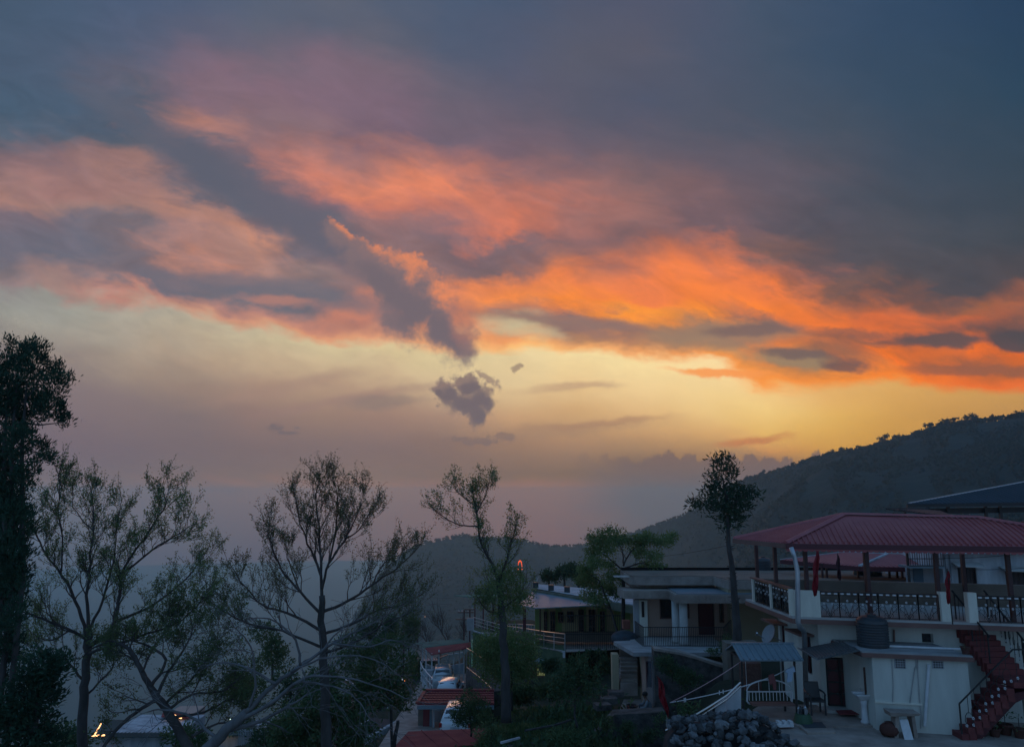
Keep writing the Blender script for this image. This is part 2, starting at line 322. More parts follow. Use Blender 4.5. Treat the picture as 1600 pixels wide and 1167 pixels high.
class MB:
    """collects simple shapes in world coordinates and links them as one mesh object"""
    def __init__(s): s.v = []; s.f = []
    def poly(s, pts):
        i = len(s.v); s.v += [tuple(p) for p in pts]; s.f.append(tuple(range(i, i + len(pts)))); return s
    def hexa(s, p):
        """eight corners: bottom 0-3 round, top 4-7 round"""
        i = len(s.v); s.v += [tuple(q) for q in p]
        for f in ((3, 2, 1, 0), (4, 5, 6, 7), (0, 1, 5, 4), (1, 2, 6, 5), (2, 3, 7, 6), (3, 0, 4, 7)): s.f.append(tuple(i + k for k in f))
        return s
    def box(s, o, a, b, c):
        """corner o, edge vectors a, b, c"""
        o, a, b, c = Vector(o), Vector(a), Vector(b), Vector(c)
        return s.hexa([o, o + a, o + a + b, o + b, o + c, o + a + c, o + a + b + c, o + b + c])
    def cbox(s, c, sx, sy, sz, rz=0.0):
        c = Vector(c); R = Matrix.Rotation(rz, 3, 'Z')
        a, b = R @ Vector((sx, 0, 0)), R @ Vector((0, sy, 0))
        return s.box(c - a / 2 - b / 2, a, b, (0, 0, sz))
    def prism(s, pts, ext):
        """flat outline pts pushed along ext"""
        i = len(s.v); n = len(pts); e = Vector(ext)
        s.v += [tuple(p) for p in pts] + [tuple(Vector(p) + e) for p in pts]
        s.f.append(tuple(range(i + n - 1, i - 1, -1))); s.f.append(tuple(range(i + n, i + 2 * n)))
        for k in range(n): s.f.append((i + k, i + (k + 1) % n, i + n + (k + 1) % n, i + n + k))
        return s
    def tube(s, path, r, n=6, cap=True):
        path = [Vector(p) for p in path]; m = len(path)
        rs = r if isinstance(r, (list, tuple)) else [r] * m
        i0 = len(s.v); prev = None
        for k, p in enumerate(path):
            t = (path[min(k + 1, m - 1)] - path[max(k - 1, 0)]).normalized()
            if prev is None:
                u = t.orthogonal().normalized()
            else:
                u = prev - t * prev.dot(t); u = u.normalized() if u.length > 1e-6 else t.orthogonal().normalized()
            prev = u; w = t.cross(u)
            for j in range(n):
                a = 2 * pi * j / n; s.v.append(tuple(p + (u * cos(a) + w * sin(a)) * rs[k]))
        for k in range(m - 1):
            for j in range(n):
                a = i0 + k * n + j; b = i0 + k * n + (j + 1) % n
                s.f.append((a, b, b + n, a + n))
        if cap:
            s.f.append(tuple(i0 + j for j in range(n - 1, -1, -1))); s.f.append(tuple(i0 + (m - 1) * n + j for j in range(n)))
        return s
    def bar(s, a, b, w, h=None):
        """square-section bar from a to b"""
        a, b = Vector(a), Vector(b); h = h or w
        t = (b - a).normalized(); up = Vector((0, 0, 1))
        x = t.cross(up); x = x.normalized() if x.length > 1e-3 else Vector((1, 0, 0)); y = x.cross(t)
        return s.box(a - x * w / 2 - y * h / 2, x * w, y * h, b - a)
    def lathe(s, c, prof, n=16):
        c = Vector(c); i0 = len(s.v)
        for r, z in prof:
            for j in range(n):
                a = 2 * pi * j / n; s.v.append((c.x + r * cos(a), c.y + r * sin(a), c.z + z))
        for k in range(len(prof) - 1):
            for j in range(n):
                a = i0 + k * n + j; b = i0 + k * n + (j + 1) % n
                s.f.append((a, b, b + n, a + n))
        s.f.append(tuple(i0 + j for j in range(n - 1, -1, -1))); s.f.append(tuple(i0 + (len(prof) - 1) * n + j for j in range(n)))
        return s
    def rock(s, c, rx, ry, rz, rnd, sub=2):
        """rough angular stone"""
        i0 = len(s.v); nu, nv = 7, 5; sd = rnd.random() * 99
        R = Matrix.Rotation(rnd.random() * 6.3, 3, 'Z') @ Matrix.Rotation(rnd.uniform(-.6, .6), 3, 'X')
        pts = []
        for a in range(1, nv):
            for j in range(nu):
                th = pi * a / nv; ph = 2 * pi * (j + .5 * (a % 2)) / nu
                p = Vector((sin(th) * cos(ph), sin(th) * sin(ph), cos(th)))
                k = .82 + .36 * mnoise.noise(p * 1.4 + Vector((sd, 0, 0))) + rnd.uniform(-.08, .08)
                p = Vector((max(-.8, min(.8, p.x)), max(-.8, min(.8, p.y)), max(-.7, min(.75, p.z)))) * k * 1.15
                pts.append(R @ Vector((p.x * rx, p.y * ry, p.z * rz)))
        c = Vector(c)
        top = R @ Vector((0, 0, .8 * rz)); bot = R @ Vector((0, 0, -.8 * rz))
        s.v += [tuple(c + p) for p in pts] + [tuple(c + top), tuple(c + bot)]
        T, B = i0 + len(pts), i0 + len(pts) + 1
        for a in range(nv - 2):
            for j in range(nu):
                q, w = i0 + a * nu + j, i0 + a * nu + (j + 1) % nu
                s.f.append((q, q + nu, w + nu, w))
        for j in range(nu):
            s.f.append((T, i0 + j, i0 + (j + 1) % nu)); s.f.append((B, i0 + (nv - 2) * nu + (j + 1) % nu, i0 + (nv - 2) * nu + j))
        return s
    def build(s, name, m, parent=None, smooth_=False, label=None):
        me = bpy.data.meshes.new(name)
        org = Vector(parent['org']) if parent is not None else Vector(s.org if hasattr(s, 'org') else (0, 0, 0))
        V = np.array(s.v, dtype=np.float64) - np.array(org)
        me.from_pydata([tuple(q) for q in V], [], s.f)
        me.materials.append(m)
        if smooth_: me.polygons.foreach_set('use_smooth', [True] * len(me.polygons))
        o = bpy.data.objects.new(name, me); COL.objects.link(o)
        if parent is not None:
            o.parent = parent
        else:
            o.location = org
        o['org'] = tuple(org)
        if label: o['label'] = label
        return o
def build_multi(name, parts, parent=None, label=None):
    """one mesh from several collections, each with its own material"""
    m = MB(); idx = []
    for k, (q, _) in enumerate(parts):
        o_ = len(m.v); m.v += q.v; m.f += [tuple(i + o_ for i in f) for f in q.f]; idx += [k] * len(q.f)
    o = m.build(name, parts[0][1], parent, label=label)
    for _, mm in parts[1:]: o.data.materials.append(mm)
    o.data.polygons.foreach_set('material_index', idx)
    return o
def empty(name, loc, label, cat, group=None):
    o = bpy.data.objects.new(name, None); COL.objects.link(o); o.location = loc; o.empty_display_size = .3
    o['org'] = tuple(loc); o['label'] = label; o['category'] = cat
    if group: o['group'] = group
    return o
def tag(o, label=None, cat=None, group=None, kind=None):
    if label: o['label'] = label
    if cat: o['category'] = cat
    if group: o['group'] = group
    if kind: o['kind'] = kind
    return o
def single(name, mb, m, org, label, cat, group=None, smooth_=False):
    mb.org = tuple(org); return tag(mb.build(name, m, None, smooth_), label, cat, group)
def dup(root, loc, label=None, rz=0.0, sc_=1.0, group=None):
    def cp_(o, par):
        c = o.copy(); COL.objects.link(c)
        if par is not None: c.parent = par
        for ch in o.children: cp_(ch, c)
        return c
    r = cp_(root, None); r.location = loc; r.rotation_euler = (0, 0, rz); r.scale = (sc_,) * 3
    if label: r['label'] = label
    if group: r['group'] = group
    return r
def np_mesh(name, V, Fq, m, org=(0, 0, 0), parent=None, smooth_=False):
    """V (n,3) float array, Fq (m,k) int array of equal-sized faces"""
    V = np.asarray(V, dtype=np.float32) - np.array(parent['org'] if parent is not None else org, dtype=np.float32)
    Fq = np.asarray(Fq, dtype=np.int32); k = Fq.shape[1]
    me = bpy.data.meshes.new(name)
    me.vertices.add(len(V)); me.vertices.foreach_set('co', V.ravel())
    me.loops.add(Fq.size); me.loops.foreach_set('vertex_index', Fq.ravel())
    me.polygons.add(len(Fq)); me.polygons.foreach_set('loop_start', np.arange(len(Fq), dtype=np.int32) * k)
    me.update(calc_edges=True)
    me.materials.append(m)
    if smooth_: me.polygons.foreach_set('use_smooth', np.ones(len(Fq), dtype=bool))
    o = bpy.data.objects.new(name, me); COL.objects.link(o)
    if parent is not None: o.parent = parent
    else: o.location = org
    o['org'] = tuple(parent['org'] if parent is not None else org)
    return o

# ------------------------------------------------------------------ foliage
def leaf_quads(centres, dirs, size, rs, wid=.45):
    """one bent leaf (a quad) per centre; returns V, F"""
    n = len(centres)
    sz = size * rs.uniform(.6, 1.35, n)[:, None]
    d = dirs + rs.normal(0, .45, (n, 3)); d /= np.linalg.norm(d, axis=1)[:, None] + 1e-9
    r = rs.normal(0, 1, (n, 3)); x = np.cross(d, r); x /= np.linalg.norm(x, axis=1)[:, None] + 1e-9
    a = centres; b = centres + d * sz * .5 + x * sz * wid * .5; c = centres + d * sz; e = centres + d * sz * .5 - x * sz * wid * .5
    V = np.stack([a, b, c, e], 1).reshape(-1, 3); Fq = np.arange(4 * n).reshape(n, 4)
    return V, Fq
class Tree:
    """limbs laid along given polylines, then twigs grown from them at random; leaves at the twigs"""
    def __init__(s, seed):
        s.r = random.Random(seed); s.rs = np.random.RandomState(seed); s.wood = MB(); s.tips = []; s.tdirs = []; s.count = 0
    def limb(s, pts, r0, r1, n=7):
        pts = [Vector(p) for p in pts]
        # smooth and roughen
        out = []
        for k in range(len(pts) - 1):
            p0 = pts[max(k - 1, 0)]; p1 = pts[k]; p2 = pts[k + 1]; p3 = pts[min(k + 2, len(pts) - 1)]
            for j in range(4):
                t = j / 4
                q = .5 * ((2 * p1) + (p2 - p0) * t + (2 * p0 - 5 * p1 + 4 * p2 - p3) * t * t + (3 * p1 - p0 - 3 * p2 + p3) * t ** 3)
                out.append(q)
        out.append(pts[-1])
        m = len(out); L_ = sum((out[i + 1] - out[i]).length for i in range(m - 1)) / (m - 1)
        out = [q + Vector((s.r.gauss(0, 1), s.r.gauss(0, 1), s.r.gauss(0, .6))) * L_ * .07 if 0 < i < m - 1 else q for i, q in enumerate(out)]
        rad = [r0 + (r1 - r0) * (i / (m - 1)) ** .8 for i in range(m)]
        s.wood.tube(out, rad, n)
        return out, rad
    def grow(s, p, d, length, r, depth, up=.15, spread=.7, seg=5, kids=3, leafy=True, leafrate=1.0, droop=0.0, kr=.62, minr=.004):
        path = [p]; q = Vector(p); d = Vector(d).normalized(); stp = length / seg
        for i in range(seg):
            d = (d + Vector((s.r.gauss(0, .16), s.r.gauss(0, .16), s.r.gauss(0, .12) + up * .25 - droop * .2))).normalized()
            q = q + d * stp; path.append(q.copy())
            if depth == 0 and leafy: 
                s.tips.append(tuple(q)); s.tdirs.append(tuple(d))
        s.wood.tube(path, [max(r * (1 - .72 * i / seg), minr) for i in range(seg + 1)], 4 if depth < 2 else 5, cap=False)
        s.count += 1
        if depth > 0:
            for k in range(kids):
                t = s.r.uniform(.25, 1.0) if k < kids - 1 else 1.0
                i = min(int(t * seg), seg - 1) if t < 1 else seg
                pp = path[i]; dd = (path[i] - path[i - 1]).normalized() if i > 0 else d
                side = dd.orthogonal().normalized(); side.rotate(Matrix.Rotation(s.r.uniform(0, 2 * pi), 3, dd))
                nd = (dd + side * spread * s.r.uniform(.5, 1.2) + Vector((0, 0, up))).normalized()
                s.grow(pp, nd, length * s.r.uniform(.5, .8), max(r * kr * (1 - .4 * t), minr), depth - 1, up, spread, max(seg - 1, 3), kids, leafy, leafrate, droop, kr, minr)
    def sprout(s, path, rad, count, length, depth, t0=.15, **kw):
        m = len(path)
        for k in range(count):
            t = t0 + (1 - t0) * (k + s.r.random()) / count
            i = min(int(t * (m - 1)), m - 2)
            dd = (path[i + 1] - path[i]).normalized(); side = dd.orthogonal().normalized(); side.rotate(Matrix.Rotation(s.r.uniform(0, 2 * pi), 3, dd))
            sp_ = kw.get('spread', .7)
            nd = (dd * .8 + side * sp_ * 1.2 + Vector((0, 0, kw.get('up', .15)))).normalized()
            s.grow(path[i], nd, length * s.r.uniform(.6, 1.15) * (1.15 - .5 * t), max(rad[i] * .5, .006), depth, **kw)
    def leaves(s, per, size, jitter, wid=.45):
        T = np.array(s.tips); D_ = np.array(s.tdirs)
        idx = np.repeat(np.arange(len(T)), per)
        C = T[idx] + s.rs.normal(0, jitter, (len(idx), 3)); d = D_[idx] * .5 + s.rs.normal(0, .7, (len(idx), 3))
        return leaf_quads(C, d, size, s.rs, wid)
def tufts(blobs, n_per, size, seed, tuft=14, trad=.16, wid=.4, shell=.5, upb=.2):
    """blobs: (centre, (rx, ry, rz)); small sprays of leaves spread through each blob, denser outwards"""
    rs = np.random.RandomState(seed); CS = []; DS = []
    for c, r in blobs:
        c = np.array(c); r = np.array(r, dtype=float); vol = n_per * (r[0] * r[1] * r[2]) ** (2 / 3)
        n = max(int(vol), 3)
        d = rs.normal(0, 1, (n, 3)); d /= np.linalg.norm(d, axis=1)[:, None]
        rad = rs.uniform(shell ** 3, 1, n) ** (1 / 3)
        # lumpy surface
        lump = 1 + .28 * np.sin(d[:, 0] * 5 + c[0]) * np.sin(d[:, 2] * 6 + c[2] * 2) + rs.normal(0, .10, n)
        P = c + d * r * (rad * lump)[:, None]
        for k in range(tuft):
            CS.append(P + rs.normal(0, trad, (n, 3))); DS.append(d * .8 + np.array([0, 0, upb]))
    return leaf_quads(np.concatenate(CS), np.concatenate(DS), size, rs, wid)
def join_vf(a, b):
    return np.concatenate([a[0], b[0]]), np.concatenate([a[1], b[1] + len(a[0])])

# ------------------------------------------------------------------ materials
bark = mat('bark', (.035, .030, .028), .95, col2=(.085, .080, .078), scale=3, bump=.5, bscale=14, stretch=(1, 1, .4))
bark_pale = mat('pale_bark', (.07, .068, .068), .9, col2=(.17, .17, .175), scale=2.5, bump=.4, bscale=14, stretch=(1, 1, .4))
def leafmat(name, c1, c2, transl=.25, sc_=1.2):
    return mat(name, c1, .7, col2=c2, scale=sc_, detail=3, transl=transl, spec=.12, contrast=1.4)
leaf_cyp = leafmat('cypress_foliage', (.018, .045, .030), (.040, .088, .052), .15, 2.5)
leaf_oliv = leafmat('olive_leaves', (.060, .098, .042), (.12, .165, .075), .3, 2.0)
leaf_fresh = leafmat('fresh_leaves', (.10, .17, .062), (.19, .26, .11), .35, 2.0)
leaf_dark = leafmat('dark_leaves', (.032, .066, .034), (.075, .125, .060), .2, 2.0)
leaf_shrub = leafmat('shrub_leaves', (.045, .092, .040), (.10, .155, .070), .25, 2.0)
concrete = mat('weathered_concrete', (.20, .165, .145), .9, col2=(.38, .325, .285), scale=1.3, bump=.25, bscale=9, spec=0.05)
concrete_pale = mat('pale_concrete', (.34, .33, .31), .85, col2=(.46, .45, .43), scale=1.6, bump=.15, bscale=10, spec=0.12)
roof_conc = mat('stained_roof_slab', (.20, .20, .20), .7, col2=(.38, .38, .38), scale=.9, stretch=(1, 2.2, 1), bump=.2, spec=0.05)
cream = mat('cream_wall_paint', (.42, .43, .39), .8, col2=(.65, .66, .60), scale=1.1, stretch=(1.8, 1.8, .3), detail=10, contrast=.75, bump=.08, bscale=20, spec=.3)
cream_pale = mat('pale_post_paint', (.54, .52, .44), .75, col2=(.74, .72, .62), scale=2.2, stretch=(1.6, 1.6, .4), contrast=.8, spec=.3)
white_stain = mat('stained_whitewash', (.24, .26, .28), .85, col2=(.50, .52, .54), scale=.8, stretch=(1.6, 1.6, .45), contrast=1.2, spec=0.12)
pinkish = mat('pinkish_plaster', (.40, .28, .22), .85, col2=(.44, .32, .27), scale=.7)
ochre = mat('ochre_plaster', (.36, .30, .20), .85, col2=(.42, .36, .24), scale=.7)
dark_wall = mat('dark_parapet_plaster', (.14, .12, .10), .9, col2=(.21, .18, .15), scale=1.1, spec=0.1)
red_sheet = mat('red_painted_sheet', (.30, .072, .080), .36, col2=(.37, .11, .11), scale=1.4, stretch=(1, .6, 1), bump=.15, bscale=3, spec=0.22)
red_dull = mat('dull_red_sheet', (.17, .040, .050), .9, col2=(.27, .08, .075), scale=.8, spec=0.05)
red_trim = mat('dark_red_trim', (.085, .018, .025), .5)
red_step = mat('red_oxide_steps', (.12, .024, .026), .7, col2=(.18, .040, .038), scale=3)
brown_trim = mat('brown_slab_edge', (.15, .075, .065), .7, col2=(.20, .11, .09), scale=2)
maroon_post = mat('maroon_steel_post', (.05, .016, .018), .5, spec=.5)
iron = mat('black_iron', (.014, .014, .016), .5, spec=.5)
galv = mat('galvanised_steel', (.36, .38, .40), .42, .8, col2=(.46, .48, .50), scale=3)
steel = mat('stainless_rail', (.55, .55, .55), .28, .95)
glass_dark = mat('dark_window_glass', (.012, .014, .018), .12, spec=.8)
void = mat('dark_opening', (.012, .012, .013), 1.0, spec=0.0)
blue_sheet = mat('blue_grey_sheet', (.14, .19, .22), .4, col2=(.20, .25, .28), scale=1.5, spec=0.12)
tank_black = mat('black_plastic_tank', (.030, .036, .042), .45, spec=.5)
white_paint = mat('white_paint', (.52, .53, .54), .6, col2=(.66, .67, .68), scale=5, spec=.2)
red_cloth = mat('red_cloth', (.26, .02, .03), .9, transl=.2)
rubber = mat('rubber', (.012, .012, .012), .85)

# ------------------------------------------------------------------ land
CTRL = np.array([
 (6,18,0),(12,16,0),(20,18,0),(8,24,0),(16,24,0),(10,28,0),(18,28,0),(8.5,31,0),(25,35,0),(12,34,.3),(18,34,.3),(8,21,0),(13,20,0),(20,22,0),
 (4.6,21,-.2),(4,24,-.9),(2,24,-1.0),(0,26,-1.3),(3,28,-1.4),(0,32,-2.1),(3.2,33,-2.0),(5.2,34,-2.0),(6,31,-1.9),(4.4,29,-2.4),(5,27,-2.3),(6.6,28,-1.2),
 (1,40,-3.2),(4,42,-3.3),(-2,36,-3.9),(-3,34,-4.0),(-3,40,-5.9),(-3,44,-6.7),(-2.6,48,-6.8),(6,46,-3.6),(-2.6,38,-5),(-1.5,30,-2.4),(-1,27,-1.8),(-3,28,-3.2),
 (-4,38,-5.6),(-3.4,32,-4.8),(-5,44,-6.6),(-5,50,-7.0),(-5.5,60,-8.1),(-6,68,-8.8),(-7,80,-9.5),(-1.5,44,-5.4),(-2,52,-6),(-2.4,60,-7.5),
 (-14,52,-8.8),(-10,56,-8.7),(-12,64,-9.0),(-8,75,-9.3),(-20,50,-9.0),(-12,46,-8.7),(-16,44,-8.7),(-9,66,-8.8),(-8,48,-8.2),(-8,56,-8.5),
 (-10,24,-7),(-15,30,-8),(-8,36,-8),(-20,40,-9),(-30,60,-12),(-5,100,-16),(0,82,-5.5),(1,60,-3.5),(6,60,-3.4),(12,60,-2.8),(2,52,-4.6),(8,50,-3.2),(2,47,-4.4),
 (-12,160,-38),(0,150,-24),(-40,130,-46),(20,120,-15),(40,100,-10),(20,60,0),(30,45,-.5),(45,75,-7),(16,45,.2),(10,44,.1),
 (0,5,0),(-8,10,-4),(8,8,0),(-14,16,-7),(-30,20,-12),(30,15,0),(2,14,-.6),(60,60,-3),(80,120,-24),(-60,40,-20),(-80,90,-45),(-20,72,-22),(-40,80,-34),(-15,100,-27),(-25,50,-13),(-30,40,-12.5),(-10,130,-32),(-60,60,-32),(-9,90,-15),(-30,76,-24),(-24,60,-12.5),(-40,60,-16),(-50,100,-44),(-30,110,-38),(-15,85,-20)], dtype=float)
def ground_z(x, y, micro=True):
    x = np.asarray(x, dtype=float); y = np.asarray(y, dtype=float)
    d2 = (x[..., None] - CTRL[:, 0]) ** 2 + (y[..., None] - CTRL[:, 1]) ** 2
    r = np.hypot(x, y)
    w = 1.0 / (d2 + .15 + (.012 * r[..., None]) ** 2) ** 2.0
    z = (w * CTRL[:, 2]).sum(-1) / w.sum(-1)
    s = np.clip((r - 110) / 2100, 0, 1); s = s ** .75
    return z * np.exp(-np.clip(r - 110, 0, None) / 400) - 590 * s
def gz(x, y): return float(ground_z(np.array([x]), np.array([y]))[0])

def polar_sheet(a0, a1, na, radii, zfun):
    A = np.linspace(a0, a1, na); R_ = np.array(radii)
    AA, RR = np.meshgrid(A, R_); X = RR * np.sin(AA); Y = RR * np.cos(AA)
    Z = zfun(X, Y, AA, RR)
    V = np.stack([X, Y, Z], -1).reshape(-1, 3)
    i = np.arange(len(R_) - 1)[:, None] * na + np.arange(na - 1)[None]
    Fq = np.stack([i, i + 1, i + 1 + na, i + na], -1).reshape(-1, 4)
    return V, Fq
def vnoise(X, Y, s, seed=0):
    """value noise on arrays"""
    x = X / s + seed * 17.3; y = Y / s + seed * 9.1
    xi = np.floor(x).astype(np.int64); yi = np.floor(y).astype(np.int64); fx = x - xi; fy = y - yi
    fx = fx * fx * (3 - 2 * fx); fy = fy * fy * (3 - 2 * fy)
    def h(a, b):
        n = (a * 374761393 + b * 668265263 + seed * 974711) & 0x7fffffff
        n = ((n ^ (n >> 13)) * 1274126177) & 0x7fffffff
        return (n & 0xffff) / 65535.0
    return (h(xi, yi) * (1 - fx) + h(xi + 1, yi) * fx) * (1 - fy) + (h(xi, yi + 1) * (1 - fx) + h(xi + 1, yi + 1) * fx) * fy

soil = mat('soil_and_grass', (.022, .034, .018), .95, col2=(.055, .052, .040), scale=.55, bump=.6, bscale=5, detail=8, spec=.1)
forest = mat('forest_cover', (.008, .026, .027), .98, col2=(.020, .044, .042), scale=.02, bump=.7, bscale=.12, detail=10, spec=.1)
bump_ = forest.node_tree.nodes['Bump']; bump_.inputs['Distance'].default_value = 4.0

radii = np.exp(np.linspace(math.log(3.0), math.log(8000), 330))
V, Fq = polar_sheet(radians(-80), radians(80), 380, radii, lambda X, Y, A, R_: ground_z(X, Y) + np.where(R_ < 90, (vnoise(X, Y, 1.1, 1) - .5) * .16 * np.clip((R_ - 10) / 15, 0, 1) + (vnoise(X, Y, .4, 2) - .5) * .07, 0)
                    - np.where((R_ < 60) & (X > 7.2) & (Y < 36), .10, 0))
tag(np_mesh('ground', V, Fq, soil, smooth_=True), kind='structure')

def elev_fun(pts):
    P = sorted(pts); xs = np.array([math.atan2(p[0] - 800, F * 1.0) for p in P]); es = np.array([(780.5 - p[1]) / math.hypot(F, p[0] - 800) for p in P])
    return lambda A: np.interp(A, xs, es)
def hill(name, ridge, rr, r_near, a0, a1, na, nr, amp, seed):
    """a wooded ridge as a real height field: near foot, crest at the distances rr, falling away behind"""
    ef = elev_fun(ridge); ra = np.array([math.atan2(p[0] - 800, F) for p in rr]); rv = np.array([p[1] for p in rr])
    near = r_near; ra_n = np.array([math.atan2(p[0] - 800, F) for p in near]); rn_v = np.array([p[1] for p in near]); zv_n = np.array([p[2] for p in near])
    T = np.concatenate([np.linspace(0, 1, nr), 1 + np.linspace(.01, .9, 24)])
    A = np.linspace(a0, a1, na); AA, TT = np.meshgrid(A, T)
    RN = np.interp(AA, ra_n, rn_v); RC = np.interp(AA, ra, rv); ZC = CAM_Z + ef(AA) * RC
    RR = np.where(TT <= 1, RN + (RC - RN) * TT, RC + (TT - 1) * 900)
    ZN = np.interp(AA, ra_n, zv_n)
    Z = np.where(TT <= 1, ZN + (ZC - ZN) * (TT ** 1.12), ZC - (TT - 1) * 420)
    X = RR * np.sin(AA); Y = RR * np.cos(AA)
    env = np.clip((1 - TT) * 3.0, 0, 1) * (TT < 1)
    gully = (vnoise(X, Y, 260, seed) - .5) * 70 + (vnoise(X, Y, 110, seed + 1) - .5) * 34 + (vnoise(X, Y, 45, seed + 2) - .5) * 12
    Z = Z + gully * env * .8 + (vnoise(X, Y, 14, seed + 3) - .5) * amp * 1.1 + (vnoise(X, Y, 6, seed + 4) - .5) * amp
    V = np.stack([X, Y, Z], -1).reshape(-1, 3)
    i = np.arange(len(T) - 1)[:, None] * na + np.arange(na - 1)[None]
    Fq = np.stack([i, i + 1, i + 1 + na, i + na], -1).reshape(-1, 4)
    o = np_mesh(name, V, Fq, forest, smooth_=True); tag(o, kind='structure')
    def crest(px):
        a = math.atan2(px - 800, F); r = float(np.interp(a, ra, rv)); return Vector((r * sin(a), r * cos(a), CAM_Z + float(ef(np.array([a]))[0]) * r))
    def face(px, t):
        a = math.atan2(px - 800, F); r = float(np.interp(a, ra, rv)); j = int(round((a - a0) / (a1 - a0) * (na - 1))); k = int(round(t * (nr - 1)))
        return Vector(V[k * na + j])
    return crest, face
RIDGE_A = [(300,1300),(470,1075),(520,1015),(560,960),(590,907),(620,874),(645,855),(665,848),(700,840),(730,836),(760,840),(800,840),(830,847),(860,852),(905,850),(960,856),(1100,880),(1300,930)]
RIDGE_B = [(700,905),(820,868),(880,858),(905,850),(960,837),(1000,826),(1060,806),(1080,797),(1110,775),(1150,755),(1180,744),(1215,737),(1250,724),(1300,712),(1350,702),(1400,690),(1430,682),(1480,666),(1540,661),(1600,652),(1700,636),(1900,622),(2300,600)]
crest_a, face_a = hill('hill', RIDGE_A, [(300, 1500), (900, 1700), (1300, 1900)], [(300, 420, -215), (1300, 420, -215)], math.atan2(-520, F), math.atan2(560, F), 820, 170, 2.2, 3)
crest_b, face_b = hill('hill', RIDGE_B, [(820, 2500), (905, 2300), (960, 2000), (1080, 1400), (1300, 1050), (1600, 820), (2300, 700)], [(820, 1900, -420), (960, 1500, -330), (1080, 800, -170), (1200, 420, -90), (1400, 230, -45), (1600, 190, -36)], math.atan2(0, F), math.atan2(1500, F), 900, 170, 1.7, 11)

# crest trees: those one can pick out are things, the rest of the fringe is one wood
rs_f = np.random.RandomState(5)
def crown_pts(c, w, h, n, rs):
    """irregular round or tiered crown of leafy faces"""
    d = rs.normal(0, 1, (n, 3)); d /= np.linalg.norm(d, axis=1)[:, None]
    return np.array(c) + d * np.array([w, w, h]) * rs.uniform(.35, 1.05, (n, 1))
CS = []; DS = []
for crest, x0, x1, n, hs in ((crest_a, 560, 905, 230, 7.5), (crest_b, 905, 1640, 330, 5.0)):
    for k in range(n):
        px = rs_f.uniform(x0, x1); c = crest(px); h = hs * .75 * rs_f.uniform(.35, 1.0) * (1.0 + .6 * (vnoise(np.array([px]), np.array([0.0]), 23, 7)[0] - .4))
        c = c + Vector((0, rs_f.uniform(-12, 10), h * .35))
        CS.append(crown_pts(c, h * .5, h * .62, 42, rs_f)); DS.append(rs_f.normal(0, 1, (42, 3)))
for k in range(11000):
    px = rs_f.uniform(930, 1640) if k % 3 else rs_f.uniform(560, 980); f = face_b if k % 3 else face_a
    t_f = rs_f.uniform(.22, .99)
    if mnoise.noise(Vector((px * .02, t_f * 9, 3.0))) < -.22: continue
    c = f(px, t_f); h = rs_f.uniform(2.5, 5.5) * (.5 + .6 * t_f)
    CS.append(crown_pts(c + Vector((0, 0, h * .3)), h * .75, h * .55, 9, rs_f)); DS.append(rs_f.normal(0, 1, (9, 3)))
wood_leaf = leafmat('far_wood_leaves', (.010, .026, .022), (.026, .048, .038), .1, .03)
V, Fq = leaf_quads(np.concatenate(CS), np.concatenate(DS), 2.6, rs_f, .8)
o = np_mesh('hill_forest', V, Fq, wood_leaf); tag(o, 'hazy forest fringe running along the far hill crests', 'forest', kind='stuff')
ridge_spec = [(1213,734,16),(1237,728,14),(1262,720,13),(1296,712,20),(1316,708,20),(1340,702,14),(1383,693,30),(1402,689,22),(1410,686,12),(1454,672,28),(1470,668,20),(1482,664,28),(1494,662,22),(1514,661,26),(1528,658,30),(1556,656,18),(1592,650,20),(1189,742,16),(1165,748,14),(726,836,14),(700,841,12),(684,845,11),(668,849,10),(770,838,12),(838,846,11),(822,843,11)]
for k, (px, py, hp_) in enumerate(ridge_spec):
    crest = crest_b if px > 905 else crest_a
    c = crest(px); m_px = c.length / 1200.0; h = hp_ * m_px * .46
    rs_ = np.random.RandomState(100 + k)
    lab = ('spreading dark tree standing on the crest of the right hill' if px > 905 else 'dark tree rising above the crest of the middle hill')
    r = empty('hilltop_tree', c, lab, 'tree', 'trees on the crest of the right hill' if px > 905 else 'trees on the crest of the middle hill')
    MB().tube([c + Vector((0, 0, -2)), c + Vector((0, 0, h * .55)), c + Vector((h * .05, 0, h * .9))], [h * .05, h * .035, h * .015], 5).build('trunk', bark, r)
    P = []
    for j in range(5):
        cc = c + Vector((rs_.uniform(-.42, .42) * h, rs_.uniform(-.3, .3) * h, h * rs_.uniform(.3, .85)))
        P.append(crown_pts(cc, h * rs_.uniform(.22, .42), h * rs_.uniform(.12, .24), 60, rs_))
    P = np.concatenate(P); V, Fq = leaf_quads(P, rs_.normal(0, 1, (len(P), 3)), h * .15, rs_, .8)
    np_mesh('crown', V, Fq, wood_leaf, parent=r)

